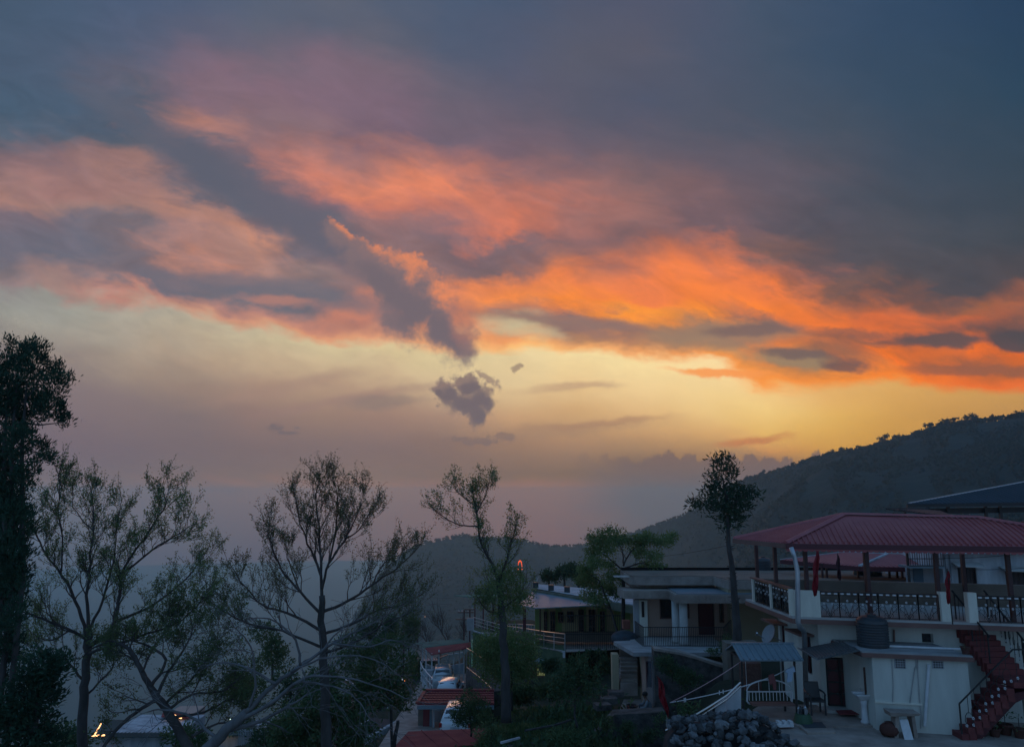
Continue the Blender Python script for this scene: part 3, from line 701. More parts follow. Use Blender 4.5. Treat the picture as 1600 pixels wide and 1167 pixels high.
# ------------------------------------------------------------------ the right-hand house
HA = Vector((.970, -.242, 0)); HB = Vector((-.04, .999, 0)); HO = Vector((10.33, 27.0, 0))
def hp(s, t, z): return HO + HA * s + HB * t + Vector((0, 0, z))
def hpix(px, py, t):
    r = ray(px, py); k = r.x / r.y
    s = (k * (27 + .999 * t) - 10.33 + .04 * t) / (.97 + .242 * k)
    Y = 27 - .242 * s + .999 * t
    return s, CAM_Z + r.z / r.y * Y
def hbox(mb, s0, s1, t0, t1, z0, z1):
    return mb.box(hp(s0, t0, z0), HA * (s1 - s0), HB * (t1 - t0), (0, 0, z1 - z0))
def wbox(mb, px0, py0, px1, py1, D, depth=.1):
    """upright box whose front covers a pixel rectangle at the distance D"""
    a = W(px0, (py0 + py1) / 2, D); b = W(px1, (py0 + py1) / 2, D); z1 = W((px0 + px1) / 2, py0, D).z; z0 = W((px0 + px1) / 2, py1, D).z
    return mb.box((a.x, D, z0), (b.x - a.x, 0, 0), (0, depth, 0), (0, 0, z1 - z0))
def wall_grid(mb, P, s0, s1, z0, z1, holes, thick):
    """wall in the plane P(s, t, z), t=0 front, with rectangular openings cut through"""
    S = sorted({s0, s1} | {h[0] for h in holes} | {h[1] for h in holes}); Z = sorted({z0, z1} | {h[2] for h in holes} | {h[3] for h in holes})
    for i in range(len(S) - 1):
        for j in range(len(Z) - 1):
            cs, cz = (S[i] + S[i + 1]) / 2, (Z[j] + Z[j + 1]) / 2
            if any(h[0] < cs < h[1] and h[2] < cz < h[3] for h in holes): continue
            a, b = S[i], S[i + 1]; c, d = Z[j], Z[j + 1]
            mb.hexa([P(a, 0, c), P(b, 0, c), P(b, thick, c), P(a, thick, c), P(a, 0, d), P(b, 0, d), P(b, thick, d), P(a, thick, d)])

FLOOR = hpix(1355, 967, -.7)[1]
house = empty('village_house', hp(0, 0, 0), 'cream two storey house with a red hipped terrace roof and red outside stairs', 'house')
sd0, zd1 = hpix(1289, 1026, 0); sd1, _ = hpix(1334, 1026, 0)
sw0, zw1 = hpix(1440, 989, 0); sw1, zw0 = hpix(1459, 1004, 0)
mb = MB()
wall_grid(mb, hp, 0, 9.5, -.3, (FLOOR - .23), [(sd0, sd1, .17, zd1), (sw0, sw1, zw0, zw1)], .22)
def hleft(s, t, z): return hp(t, s, z)     # side wall, s runs back
sl = lambda px: (lambda k: ((k * 27 - 10.33) / (-.04 - .999 * k)))( (px - 800) / F)
tw = [(sl(1247) , sl(1236)), (sl(1209), sl(1200))]
holes_l = [(min(a), max(a), z0, z1) for a, (z0, z1) in zip(tw, [(1.0, 2.25), (1.15, 2.25)])]
wall_grid(mb, hleft, .22, 3.6, -.3, (FLOOR - .23), holes_l, .2)
hbox(mb, 0, 9.5, 3.4, 3.6, -.3, (FLOOR - .23))
mb.build('wall', cream, house)
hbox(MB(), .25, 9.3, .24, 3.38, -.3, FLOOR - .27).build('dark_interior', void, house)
door = MB(); hbox(door, sd0 + .06, sd1 - .06, .1, .15, .2, zd1 - .06).build('door', red_trim, house)
dr = house.children[-1]; g = MB()
ds = sd1 - sd0
for k in range(3): g.bar(hp(sd0 + .04 + (ds - .08) * k / 2, .05, .2), hp(sd0 + .04 + (ds - .08) * k / 2, .05, zd1 - .04), .05)
for k in range(5):
    z = .2 + (zd1 - .26) * k / 4; g.bar(hp(sd0 + .04, .05, z), hp(sd1 - .04, .05, z), .04)
for q in range(2):
    for k in range(4):
        c0 = sd0 + .04 + (ds - .08) * (q + .5) / 2; zz = .2 + (zd1 - .26) * (k + .5) / 4; R0 = ds * .2
        for sgn in (-1, 1):
            g.tube([hp(c0 + sgn * R0 * sin(a), .05, zz + (R0 * 1.1) * (-cos(a) if k % 2 else cos(a)) * .9) for a in np.linspace(0, pi * .6, 6)], .013, 4)
g.build('grille', iron, dr)
w = MB(); hbox(w, sw0, sw1, .15, .17, zw0, zw1); w.build('window', glass_dark, house)
for a, b, z0, z1 in holes_l:
    w = MB().box(hp(.1, a, z0), HA * .02, HB * (b - a), (0, 0, z1 - z0)).build('window', glass_dark, house)
    MB().bar(hp(.05, (a + b) / 2, z0), hp(.05, (a + b) / 2, z1), .05).bar(hp(.05, a + .03, z0), hp(.05, a + .03, z1), .05).bar(hp(.05, b - .03, z0), hp(.05, b - .03, z1), .05).build('window_frame', red_trim, w)
# concrete sun ledges over the side windows
for a, b, z0, z1 in holes_l:
    MB().box(hp(-.5, a - .35, z1 + .06), HA * .49, HB * (b - a + .7), (0, 0, .07)).build('window_ledge', brown_trim, house)
# slab with brown edge
s0b = hpix(1238, 973, -.7)[0]
slab = MB(); hbox(slab, s0b, 9.6, -.7, 3.9, FLOOR - .22, FLOOR - .07); slab.build('balcony_slab', brown_trim, house)
hbox(MB(), s0b + .02, 9.6, -.68, 3.9, FLOOR - .068, FLOOR).build('terrace_floor', concrete_pale, house)
# low dark wall at the back of the terrace
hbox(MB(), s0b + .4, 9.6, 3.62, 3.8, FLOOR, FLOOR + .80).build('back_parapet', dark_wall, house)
# corner panel and posts
sc1 = hpix(1281, 950, -.62)[0]
hbox(MB(), s0b + .16, sc1, -.69, -.53, FLOOR + .002, FLOOR + .85).build('corner_panel', cream_pale, house)
def rail_post(px, t, w_=.26, h=.92):
    s = hpix(px, 950, t)[0]; hbox(MB(), s, s + w_, t - .08, t + .12, FLOOR + .001, FLOOR + h).build('rail_post', cream_pale, house); return s
sp1 = rail_post(1469, -.62); sp2 = rail_post(1511, -.62)
# side posts and side railing
side_t = [-.48, 1.25, 3.05]
for t in side_t:
    hbox(MB(), s0b + .03, s0b + .17, t - .02, t + (.13 if t > 3 else .1), FLOOR + .001, FLOOR + .86).build('rail_post', cream_pale, house)
hbox(MB(), s0b - .02, s0b + .2, -.35, 3.2, FLOOR + .862, FLOOR + .91).build('top_rail', brown_trim, house)
def scroll(mb, P, s0, s1, z0, z1, flowers):
    """one bay of wrought ironwork: fan of curved bars and white flowers"""
    w_ = s1 - s0; h = z1 - z0
    for k in range(4):
        a = (k + .5) / 4
        mb.tube([P(s0 + w_ * .5, 0, z0), P(s0 + w_ * (.5 + (a - .5) * .6), 0, z0 + h * .3), P(s0 + w_ * (.5 + (a - .5) * 1.7), 0, z0 + h * .62)], .009, 4)
    for sg in (-1, 1):
        mb.tube([P(s0 + w_ * (.5 + sg * .12 + sg * .10 * cos(t)), 0, z0 + h * .16 + .07 * sin(t)) for t in np.linspace(-1, 4.2, 8)], .008, 4)
        mb.tube([P(s0 + w_ * (.5 + sg * .30 + sg * .12 * cos(t)), 0, z0 + h * .42 + .10 * sin(t)) for t in np.linspace(-1, 4.2, 8)], .008, 4)
    for k in range(4):
        a = (k + .5) / 4; flowers.append(P(s0 + w_ * (.08 + .84 * a), -.02, z0 + h * (.62 + .14 * (k % 2))))
def flower_discs(mb, pts, r=.032):
    for p in pts:
        for j in range(5):
            a = 2 * pi * j / 5; mb.lathe(p + Vector((cos(a) * r * .8, -.004 * j, sin(a) * r * .8)) - Vector((0, 0, .004)), [(.004, -r * .45), (r * .5, -.004), (r * .5, .006), (.004, r * .45)], 6)
def railing(name, P, bays, z0, z1, parent, deck=True):
    mb = MB(); fl = []
    for s0, s1 in bays:
        mb.bar(P(s0, 0, z0), P(s0, 0, z1), .028); mb.bar(P(s1, 0, z0), P(s1, 0, z1), .028)
        scroll(mb, P, s0, s1, z0, z1 - .1, fl)
    mb.bar(P(bays[0][0], 0, z0 + .03), P(bays[-1][1], 0, z0 + .03), .03); mb.bar(P(bays[0][0], 0, z1), P(bays[-1][1], 0, z1), .04)
    mb.bar(P(bays[0][0], 0, z1 - .1), P(bays[-1][1], 0, z1 - .1), .02)
    f = MB(); flower_discs(f, fl)
    d = f
    if deck:
        for s0, s1 in bays:
            for k in range(3):
                a = s0 + (s1 - s0) * (k + .25) / 3; d.box(P(a, -.01, z1 - .075), P(a + (s1 - s0) / 6, -.01, z1 - .075) - P(a, -.01, z1 - .075), (0, .02, 0), (0, 0, .045))
    return build_multi(name, [(mb, iron), (f, white_paint)], parent)
Pf = lambda s, t, z: hp(s, -.6 + t, z)
n_b = 6; bays = [(sc1 + .03 + (sp1 - sc1 - .06) * k / n_b, sc1 + .03 + (sp1 - sc1 - .06) * (k + 1) / n_b) for k in range(n_b)]
railing('front_railing', Pf, bays, FLOOR + .01, FLOOR + .82, house)
bays = [(sp2 + .3 + .62 * k, sp2 + .3 + .62 * (k + 1)) for k in range(4)]
railing('front_railing', Pf, bays, FLOOR + .01, FLOOR + .82, house)
Ps = lambda s, t, z: hp(s0b + .1 + t, s, z)
railing('side_railing', Ps, [(-.36, .42), (.42, 1.22), (1.4, 2.2), (2.2, 3.0)], FLOOR + .01, FLOOR + .80, house)
gl = MB(); gl.box(hp(s0b + .13, -.36, FLOOR + .02), HA * .015, HB * 1.58, (0, 0, .8)); gl.box(hp(s0b + .13, 1.4, FLOOR + .02), HA * .015, HB * 1.6, (0, 0, .8))
gl.build('railing_glass', glass_dark, house)
# hipped roof over the terrace
ZE = 5.86
e_fl = hpix(1227, 849, -1.15); SL = e_fl[0]; ZE = e_fl[1]
bl = WZ(1146, 842.5, ZE - .02); 
P_fl = hp(SL, -1.15, ZE); P_bl = Vector((bl.x, bl.y, ZE)); TB = (P_bl - HO).dot(HB)
rl = hpix(1317, 804, 1.9); rr_ = hpix(1527, 809, 1.9)
P_rl = hp(rl[0], 1.9, rl[1]); P_rr = hp(rr_[0], 1.9, rr_[1]); 
SR = rr_[0] + (rl[0] - SL) * 1.02; P_fr = hp(SR, -1.15, ZE); P_br = hp(SR, TB, ZE)
rf = MB(); th = Vector((0, 0, -.05))
def sheet(mb, pts, rib_dir, n_rib, rib_h=.035):
    """roof sheet with raised ribs running down the slope"""
    c = [Vector(p) for p in pts]; nrm = (c[1] - c[0]).cross(c[2] - c[0]).normalized()
    if nrm.z < 0: nrm = -nrm
    mb.prism(c, -nrm * .04)
    # ribs between the eave edge (c0-c1) and the top edge, clipped to the outline
    e = (c[1] - c[0]); L_ = e.length; ed = e.normalized(); up_ = nrm.cross(ed); 
    if up_.dot(c[2] - c[0]) < 0: up_ = -up_
    loc = [((p - c[0]).dot(ed), (p - c[0]).dot(up_)) for p in c]
    for k in range(n_rib):
        x = L_ * (k + .5) / n_rib; ys = []
        for i in range(len(loc)):
            (x0, y0), (x1, y1) = loc[i], loc[(i + 1) % len(loc)]
            if (x0 - x) * (x1 - x) < 0: ys.append(y0 + (y1 - y0) * (x - x0) / (x1 - x0))
        if len(ys) < 2: continue
        y0, y1 = min(ys) + .01, max(ys) - .04
        if y1 - y0 < .1: continue
        p = c[0] + ed * x + up_ * y0 + nrm * .001; q_ = up_ * (y1 - y0)
        mb.hexa([p - ed * .03, p + ed * .03, p + ed * .03 + q_, p - ed * .03 + q_, p - ed * .012 + nrm * rib_h, p + ed * .012 + nrm * rib_h, p + ed * .012 + q_ + nrm * rib_h, p - ed * .012 + q_ + nrm * rib_h])
sheet(rf, [P_fl, P_fr, P_rr, P_rl], None, 62, .075)
sheet(rf, [P_bl, P_fl, P_rl], None, 22)
sheet(rf, [P_br, P_bl, P_rl, P_rr], None, 20); sheet(rf, [P_fr, P_br, P_rr], None, 22)
roof = rf.build('roof', red_sheet, house)
cap = MB()
for a, b in ((P_fl, P_rl), (P_bl, P_rl), (P_rl, P_rr), (P_rr, P_fr), (P_rr, P_br)):
    d = (b - a).normalized(); x = d.cross(Vector((0, 0, 1))).normalized(); u = Vector((0, 0, .05))
    cap.hexa([a - x * .14 + u * .3, a + x * .14 + u * .3, b + x * .14 + u * .3, b - x * .14 + u * .3, a - x * .03 + u * 1.7, a + x * .03 + u * 1.7, b + x * .03 + u * 1.7, b - x * .03 + u * 1.7])
cap.build('ridge_cap', red_sheet, roof)
f = MB(); f.prism([P_fl + Vector((0, 0, .0)), P_fr, P_fr - Vector((0, 0, .17)), P_fl - Vector((0, 0, .17))], HB * -.04); f.build('fascia', red_trim, roof)
f = MB(); f.prism([P_fl, P_bl, P_bl - Vector((0, 0, .15)), P_fl - Vector((0, 0, .15))], HA * -.04); f.build('side_gutter', brown_trim, roof)
f = MB(); nsc = 60
for k in range(nsc):     # scalloped strip under the front gutter
    a = P_fl + (P_fr - P_fl) * (k / nsc); b = P_fl + (P_fr - P_fl) * ((k + 1) / nsc); z = Vector((0, 0, -.2)); c = (a + b) / 2
    f.prism([a + z, b + z, c + (b - a) * .25 + Vector((0, 0, -.25)), c - (b - a) * .25 + Vector((0, 0, -.25))], HB * -.012)
f.prism([P_fl - Vector((0, 0, .17)), P_fr - Vector((0, 0, .17)), P_fr - Vector((0, 0, .205)), P_fl - Vector((0, 0, .205))], HB * -.02)
f.build('scalloped_edge', red_sheet, roof)
bm = MB()
for t in (-.35, 1.9, TB - .7): bm.bar(hp(SL + .5, t, ZE - .16), hp(SR - .6, t, ZE - .16), .09)
bm.bar(hp(s0b + .25, -.35, ZE - .2), hp(s0b + .25, TB - .7, ZE - .2), .09)
for k in range(9): s = rl[0] + .1 + k * .8; bm.bar(hp(s, -1.05, ZE - .06), hp(s, 1.8, min(ZE + .7, rl[1] - .1)), .06)
bm.build('roof_beam', maroon_post, house)
for px in (1260, 1356, 1464, 1577): 
    s = hpix(px, 900, -.35)[0]; hbox(MB(), s - .055, s + .055, -.40, -.29, FLOOR + .002, ZE - .1).build('roof_post', maroon_post, house)
for t in (1.2, 3.1): hbox(MB(), s0b + .2, s0b + .31, t, t + .11, FLOOR + .002, ZE - .12).build('roof_post', maroon_post, house)
for s in (3.1, 6.4): hbox(MB(), s, s + .11, 3.3, 3.41, FLOOR + .002, ZE - .12).build('roof_post', maroon_post, house)
# downpipe
g1 = [W(1236, 855, 25.75), W(1241, 868, 25.75), W(1246, 892, 25.75), W(1247, 972, 25.6), W(1250, 980, 25.6), W(1255, 984, 26.7), W(1257, 990, 26.8), W(1260, 1104, 26.85)]
MB().tube(g1, [.075, .07, .08, .08, .08, .085, .085, .085], 10).build('downpipe', galv, house, smooth_=True)
# annexe
sa0, _ = hpix(1366, 1080, -2.0); sa1, _ = hpix(1516, 1080, -2.0)
ZA = hpix(1366, 1025, -2.0)[1]
an = MB(); hbox(an, sa0, sa1, -2.0, -.002, -.25, ZA - .02); an.build('annexe', cream, house)
ax = house.children[-1]
ss0 = hpix(1334, 1020, -1.6)[0]
hbox(MB(), ss0, sa1 + .12, -2.14, -.003, ZA - .015, ZA + .11).build('annexe_slab', brown_trim, house)
hbox(MB(), ss0 + .03, sa1 + .1, -2.11, -.005, ZA + .112, ZA + .15).build('annexe_roof', roof_conc, house)
for px in (1406, 1465):
    s, z = hpix(px, 1036, -2.0); v0 = MB(); hbox(v0, s - .16, s + .16, -2.02, -2.003, z - .15, z + .15)
    v = MB()
    for i in range(4):
        for j in range(4): c = hp(s - .105 + .07 * i, -2.021, z - .105 + .07 * j); v.box(c - HA * .02 - Vector((0, 0, .02)), HA * .04, HB * -.006, (0, 0, .04))
    build_multi('vent_block', [(v0, white_stain), (v, void)], ax)
hbox(MB(), sa0 - .02, hpix(1440, 1098, -2)[0], -2.05, -2.003, hpix(1400, 1099, -2)[1], hpix(1400, 1096, -2)[1]).build('wall_ledge', cream_pale, ax)
a = hpix(1450, 1037, -2.0); b = hpix(1443, 1133, -2.0)
MB().tube([hp(a[0], -2.05, a[1]), hp(b[0], -2.06, b[1])], .045, 8).build('drain_pipe', white_paint, ax)
for pth in ([(1431, 1026), (1432, 1040), (1429, 1043), (1434, 1043), (1434, 1024)], [(1434, 1042), (1437, 1090), (1440, 1120), (1439, 1138)], [(1430, 1042), (1422, 1098)], [(1394, 1030), (1396, 1068), (1395, 1100)]):
    MB().tube([hp(hpix(x, y, -2.04)[0], -2.03, hpix(x, y, -2.04)[1]) for x, y in pth], .014, 5).build('water_pipe', galv, ax)
MB().tube([hp(hpix(x, y, -1.2)[0], -1.2, ZA + .19) for x, y in ((1386, 1006), (1450, 1006), (1500, 1006))], .035, 6).build('roof_pipe', white_paint, ax)
MB().tube([hp(hpix(1398, 985, -.1)[0], -.06, hpix(1398, 984, -.1)[1]), hp(hpix(1398, 1003, -.1)[0], -.06, hpix(1398, 1006, -.1)[1])], .03, 6).build('wall_pipe', brown_trim, house)
# patio, path
pt = MB(); pt.prism([WZ(x, y, .08) - Vector((0, 0, .5)) for x, y in ((1176, 1108), (1204, 1124), (1248, 1133), (1262, 1144), (1306, 1143), (1300, 1133), (1376, 1133), (1376, 1105), (1262, 1100), (1190, 1100))], (0, 0, .5))
tag(pt.build('patio', concrete, None), kind='structure')
st_ = MB(); hbox(st_, sd0 - .25, sd1 + .2, -.55, -.002, .0, .17); st_.build('doorstep', concrete_pale, house)
pa = MB().prism([(8.3, 23.3, -.15), (12.5, 22.6, -.15), (22, 20.6, -.15), (24, 25.0, -.15), (17, 25.7, -.15), (11, 25.4, -.15), (7.6, 25.6, -.15)], (0, 0, .17))
tag(pa.build('path', concrete, None), kind='structure')

# ---- outside stairs: upper flight towards the yard, landing, lower flight to the left
stairs = empty('outdoor_staircase', (15.2, 24.4, 0), 'red oxide painted concrete stairs turning at a landing up to the terrace', 'staircase')
XL, XR = 14.78, 15.78; ZL = 1.62; ny = 9; YT, YL = 26.05, 24.85
tr = MB()
for k in range(ny):
    z = FLOOR - (k + 1) * (FLOOR - ZL) / (ny + 1); y1 = YT - k * (YT - YL) / ny - .0; y0 = YT - (k + 1) * (YT - YL) / ny
    dx = -.0 - .02 * k
    zb = max(z - .42, 0); tr.box((XL - .35 + .045 * k, y0, zb), (1.0, 0, 0), (0, y1 - y0 - .002, 0), (0, 0, z - zb))
tr.box((XL, YL - 1.05, ZL - .16), (1.12, 0, 0), (0, 1.045, 0), (0, 0, .16))
nl = 8; XB = 13.15
for k in range(nl):
    z = ZL - (k + 1) * ZL / (nl + 1); x1 = XL - k * (XL - XB) / nl; x0 = XL - (k + 1) * (XL - XB) / nl
    tr.box((x0 - .03, YL - 1.05, max(z - .36, -.05)), (x1 - x0 + .025, 0, 0), (0, 1.0 + .0, 0), (0, 0, min(z + .05, .36)))
tr.build('steps', red_step, stairs)
MB().prism([(XB - .1, YL - .9, -.05), (XL, YL - .9, ZL - .35), (XL + 1.0, YL - .9, ZL - .165), (XL + 1.0, YL - .9, ZL - .22), (XL + .1, YL - .9, ZL - .6), (XB + .55, YL - .9, -.05)], (0, .75, 0)).build('stair_soffit', red_trim, stairs)
MB().box((15.35, 24.1, -.1), (.3, 0, 0), (0, .3, 0), (0, 0, ZL - .13)).build('support_column', cream, stairs)
rl_ = MB(); fl = []
yf = YL - 1.0
lo = [(XB - .0, yf, 0), (XB - .0, yf, .95)]
rl_.bar((XB, yf, .15), (XB, yf, 1.02), .035); rl_.bar((XB, yf, 1.02), (XL + .1, yf, ZL + .92), .045, .03); rl_.bar((XL + .1, yf, ZL + .92), (XL + 1.08, yf, ZL + .92), .04); rl_.bar((XL + 1.08, yf, ZL), (XL + 1.08, yf, ZL + .92), .035)
rl_.bar((XL + 1.08, yf, ZL + .92), (XL + 1.08, YL, ZL + .92), .035); rl_.bar((XL + 1.08, YL, ZL), (XL + 1.08, YL, ZL + .92), .035)
for k in range(nl - 1):
    x = XB + .25 + k * (XL - XB - .2) / (nl - 1); zt = 1.02 + (x - XB) / (XL + .1 - XB) * (ZL - .1); zs = .05 + (x - XB) / (XL - XB) * ZL
    rl_.bar((x, yf, zt), (x, yf, zs + .45), .012); rl_.tube([(x + .12 * sin(a) * 1.0, yf, zs + .28 + .2 * cos(a)) for a in np.linspace(-2.4, 2.4, 8)], .010, 4); 
    fl += [Vector((x - .1, yf - .02, zs + .12)), Vector((x + .1, yf - .02, zs + .14))]
for k in range(4): x = XL + .15 + k * .25; rl_.bar((x, yf, ZL), (x, yf, ZL + .9), .012); fl.append(Vector((x, yf - .02, ZL + .12 + .25 * (k % 2))))
for side, x in ((0, XL - .33), (1, XL + .72)):
    a = Vector((x, YT, FLOOR + .9)); b = Vector((x + .38, YL, ZL + 1.0 if side else ZL + 1.1)); rl_.bar(a, b, .04)
    for k in range(9):
        t = (k + .5) / 9; p = a + (b - a) * t; rl_.bar(p, p - Vector((0, 0, .86)), .035 if k % 4 == 0 else .014)
        if side: rl_.tube([p + Vector((0, .05 * sin(q_), -.45 + .14 * cos(q_))) for q_ in np.linspace(0, 5, 7)], .009, 4); 
        if side: fl.append(p - Vector((0, .02, .78)))
f = MB(); flower_discs(f, fl, .036); build_multi('handrail', [(rl_, iron), (f, white_paint)], stairs)

# ------------------------------------------------------------------ things in the yard of the house
def ground_pt(px, py, z): return WZ(px, py, z)
# swing seat with its own little roof
DS = 25.6
sw = empty('swing_seat', WZ(1202, 1112, .08), 'white metal garden swing with arched back under a small ribbed metal canopy', 'swing seat')
xa, xb = W(1160, 1070, DS).x, W(1243, 1070, DS).x
zt = W(1200, 1029, DS).z; zr = W(1200, 1013, DS + .9).z
fr = MB()
for x in (xa, xb):
    for y in (DS, DS + 1.1): fr.bar((x, y, .0), (x, y, zt), .06)
    fr.bar((x, DS, zt), (x, DS + 1.1, zt), .06)
fr.bar((xa, DS, zt), (xb, DS, zt), .05); fr.bar((xa, DS + 1.1, zt), (xb, DS + 1.1, zt), .05)
fr.build('frame', iron, sw)
cn = MB(); A0 = Vector((xa - .12, DS - .35, zt + .03)); A1 = Vector((xb + .18, DS - .35, zt + .03)); A2 = Vector((xb + .18, DS + .55, zt + .36)); A3 = Vector((xa - .12, DS + .55, zt + .36))
sheet(cn, [A0, A1, A2, A3], None, 10, .05); sheet(cn, [A1 + Vector((0, 1.8, 0)), A0 + Vector((0, 1.8, 0)), A3, A2], None, 10, .05)
cn.bar(A3 + Vector((-.03, 0, .02)), A2 + Vector((.03, 0, .02)), .09, .05)
cn.build('canopy', blue_sheet, sw)
se = MB(); x0, x1 = W(1168, 1090, DS + .5).x, W(1238, 1090, DS + .5).x; ys = DS + .5; zs = W(1200, 1094, ys).z; zk = W(1200, 1080, ys).z; za = W(1200, 1062, ys).z
for x in (x0, x1): se.tube([(x, ys - .02, zk), (x - .02, ys + .0, zs - .02), (x + (.04 if x == x0 else -.04), ys, zs - .09)], .028, 6)
se.tube([(x0 + .04, ys, zs - .09), (x1 - .04, ys, zs - .09)], .03, 6)
arch = [((x0 + x1) / 2 + (x1 - x0) / 2 * cos(a), ys + .05, zk + (za - zk) * sin(a)) for a in np.linspace(0, pi, 14)]
se.tube(arch, .024, 6); se.bar((x0, ys, zk), (x1, ys, zk), .035)
for k in range(13): x = x0 + (x1 - x0) * (k + .5) / 13; se.bar((x, ys, zs), (x, ys, zk), .018)
for k in (3, 6, 9): x = x0 + (x1 - x0) * (k + .5) / 13; i_ = (x - (x0 + x1) / 2) / ((x1 - x0) / 2); se.bar((x, ys + .03, zk), (x, ys + .03, zk + (za - zk) * sqrt(1 - i_ * i_)), .014)
for x in (x0, x1): se.bar((x, ys + .02, zk), (x, ys + .05, zt), .012)
se.build('seat_frame', white_paint, sw)
MB().box((x0 + .05, ys - .38, zs - .08), (x1 - x0 - .1, 0, 0), (0, .36, 0), (0, 0, .06)).build('seat_plank', brown_trim, sw)
# tin awning over the door
aw = empty('door_awning', W(1295, 1020, 26.2), 'dark corrugated tin sheet awning sloping over the red door', 'awning')
q = [W(1277, 1029, 25.1), W(1343, 1015, 24.9), W(1314, 1001, 26.5), W(1249, 1013, 26.75)]
m_ = MB(); sheet(m_, q, None, 14, .025); m_.build('sheet', mat('dark_tin', (.05, .065, .075), .5, col2=(.08, .095, .10), scale=2), aw)
MB().bar(W(1247, 1012, 26.6), W(1264, 1022, 25.6), .04).bar(W(1264, 1022, 25.6), W(1277, 1030, 25.1), .04).build('bracket', galv, aw)
# water tanks
def tank(name, c, r, h, label, stand=0.0, group=None):
    t = empty(name, c, label, 'water tank', group); prof = [(r * .98, 0), (r, .03 * h)]
    for k in range(9): z = h * (.06 + .082 * k); prof += [(r, z), (r * 1.03, z + .02 * h), (r * 1.03, z + .045 * h), (r, z + .062 * h)]
    prof += [(r * .97, h * .84), (r * .72, h * .93), (r * .34, h * .965), (r * .32, h * .97)]
    MB().lathe(Vector(c) + Vector((0, 0, stand)), prof, 24).build('tank_body', tank_black, t)
    MB().lathe(Vector(c) + Vector((0, 0, stand + h * .965)), [(r * .3, 0), (r * .3, .05), (.02, .07)], 14).build('lid', tank_black, t)
    if stand:
        s_ = MB(); C_ = Vector(c)
        for a in range(4): p = C_ + Vector((cos(a * pi / 2 + .8) * r, sin(a * pi / 2 + .8) * r, 0)); s_.bar(p, p + Vector((0, 0, stand)), .05)
        s_.bar(C_ + Vector((-r * 1.15, 0, stand - .03)), C_ + Vector((r * 1.15, 0, stand - .03)), .06); s_.bar(C_ + Vector((0, -r, stand - .03)), C_ + Vector((0, r, stand - .03)), .06)
        s_.build('stand', iron, t)
    return t
s_, _ = hpix(1364, 1000, -1.1); c = hp(s_, -1.1, ZA + .15)
tank('water_tank', c, .47, .98, 'big dark ribbed plastic water tank standing on the annexe roof above the door')
# satellite dish on the side wall
dc = W(1204, 991, 27.2); sd_ = empty('satellite_dish', dc, 'grey satellite dish fixed to the left side wall of the cream house', 'satellite dish')
nrm = Vector((-.93, -.26, .30)).normalized(); u_ = nrm.orthogonal().normalized(); v_ = nrm.cross(u_); D_ = MB(); N = 20
for side in (0, 1):
    for k in range(5):
        r_ = .36 * k / 4 + .004
        for j in range(N): a = 2 * pi * j / N; D_.v.append(tuple(dc + (u_ * cos(a) * .8 + v_ * sin(a)) * r_ + nrm * (.10 * (r_ / .36) ** 2 - .02 * side)))
    o_ = side * 5 * N
    for k in range(4):
        for j in range(N): a = o_ + k * N + j; b = o_ + k * N + (j + 1) % N; D_.f.append((a, b, b + N, a + N))
D_.build('dish', mat('dish_grey', (.26, .26, .27), .7), sd_, True)
MB().tube([dc + nrm * .02 - v_ * .3, dc + nrm * .42 - v_ * .16], .014, 5).bar(dc + nrm * .40 - v_ * .22, dc + nrm * .46 - v_ * .12, .06).build('feed_arm', galv, sd_)
MB().tube([dc - nrm * .01, dc - nrm * .15 + Vector((.1, 0, -.1)), dc + Vector((.42, .2, -.25))], .02, 6).build('mount', galv, sd_)
# plastic chair with arms
def chair(px, py, z, D_label):
    c = WZ(px, py, z); t = empty('chair', c, D_label, 'chair'); w_ = .25
    se = MB(); se.box(c + Vector((-w_, -.05, .40)), (2 * w_, 0, 0), (0, .48, 0), (0, 0, .05)); se.build('seat', tank_black, t)
    b = MB(); b.hexa([c + Vector(p) for p in ((-w_, .40, .45), (w_, .40, .45), (w_, .44, .45), (-w_, .44, .45), (-w_ * .95, .52, .92), (w_ * .95, .52, .92), (w_ * .95, .56, .92), (-w_ * .95, .56, .92))]); b.build('backrest', tank_black, t)
    for sx in (-1, 1):
        MB().tube([c + Vector((sx * (w_ - .0), -.02, .62)), c + Vector((sx * (w_ + .03), .2, .66)), c + Vector((sx * w_, .47, .68))], .028, 6).build('armrest', tank_black, t)
        for y in (-.02, .42): MB().bar(c + Vector((sx * (w_ - .02), y, .0)), c + Vector((sx * (w_ - .02), y, .62 if y < 0 else .45)), .045).build('leg', tank_black, t)
chair(1279, 1117, .08, 'dark armchair standing outside on the patio beside the red door')
# pedestal wash basin
b0 = WZ(1352, 1129, .08); wb = empty('wash_basin', b0, 'white pedestal wash basin against the annexe corner', 'wash basin')
MB().lathe(b0, [(.13, 0), (.14, .04), (.10, .1), (.09, .5), (.12, .70)], 14).build('pedestal', white_paint, wb, True)
q = MB(); q.hexa([b0 + Vector(p) for p in ((-.14, -.12, .70), (.14, -.12, .70), (.14, .14, .70), (-.14, .14, .70), (-.28, -.22, .84), (.28, -.22, .84), (.28, .22, .84), (-.28, .22, .84))])
q.box(b0 + Vector((-.28, -.22, .841)), (.56, 0, 0), (0, .04, 0), (0, 0, .03)); q.box(b0 + Vector((-.28, .12, .841)), (.56, 0, 0), (0, .10, 0), (0, 0, .05)); q.build('basin', white_paint, wb)
MB().tube([b0 + Vector((0, .17, .86)), b0 + Vector((0, .17, .98)), b0 + Vector((0, .06, .98))], .014, 5).build('tap', steel, wb)
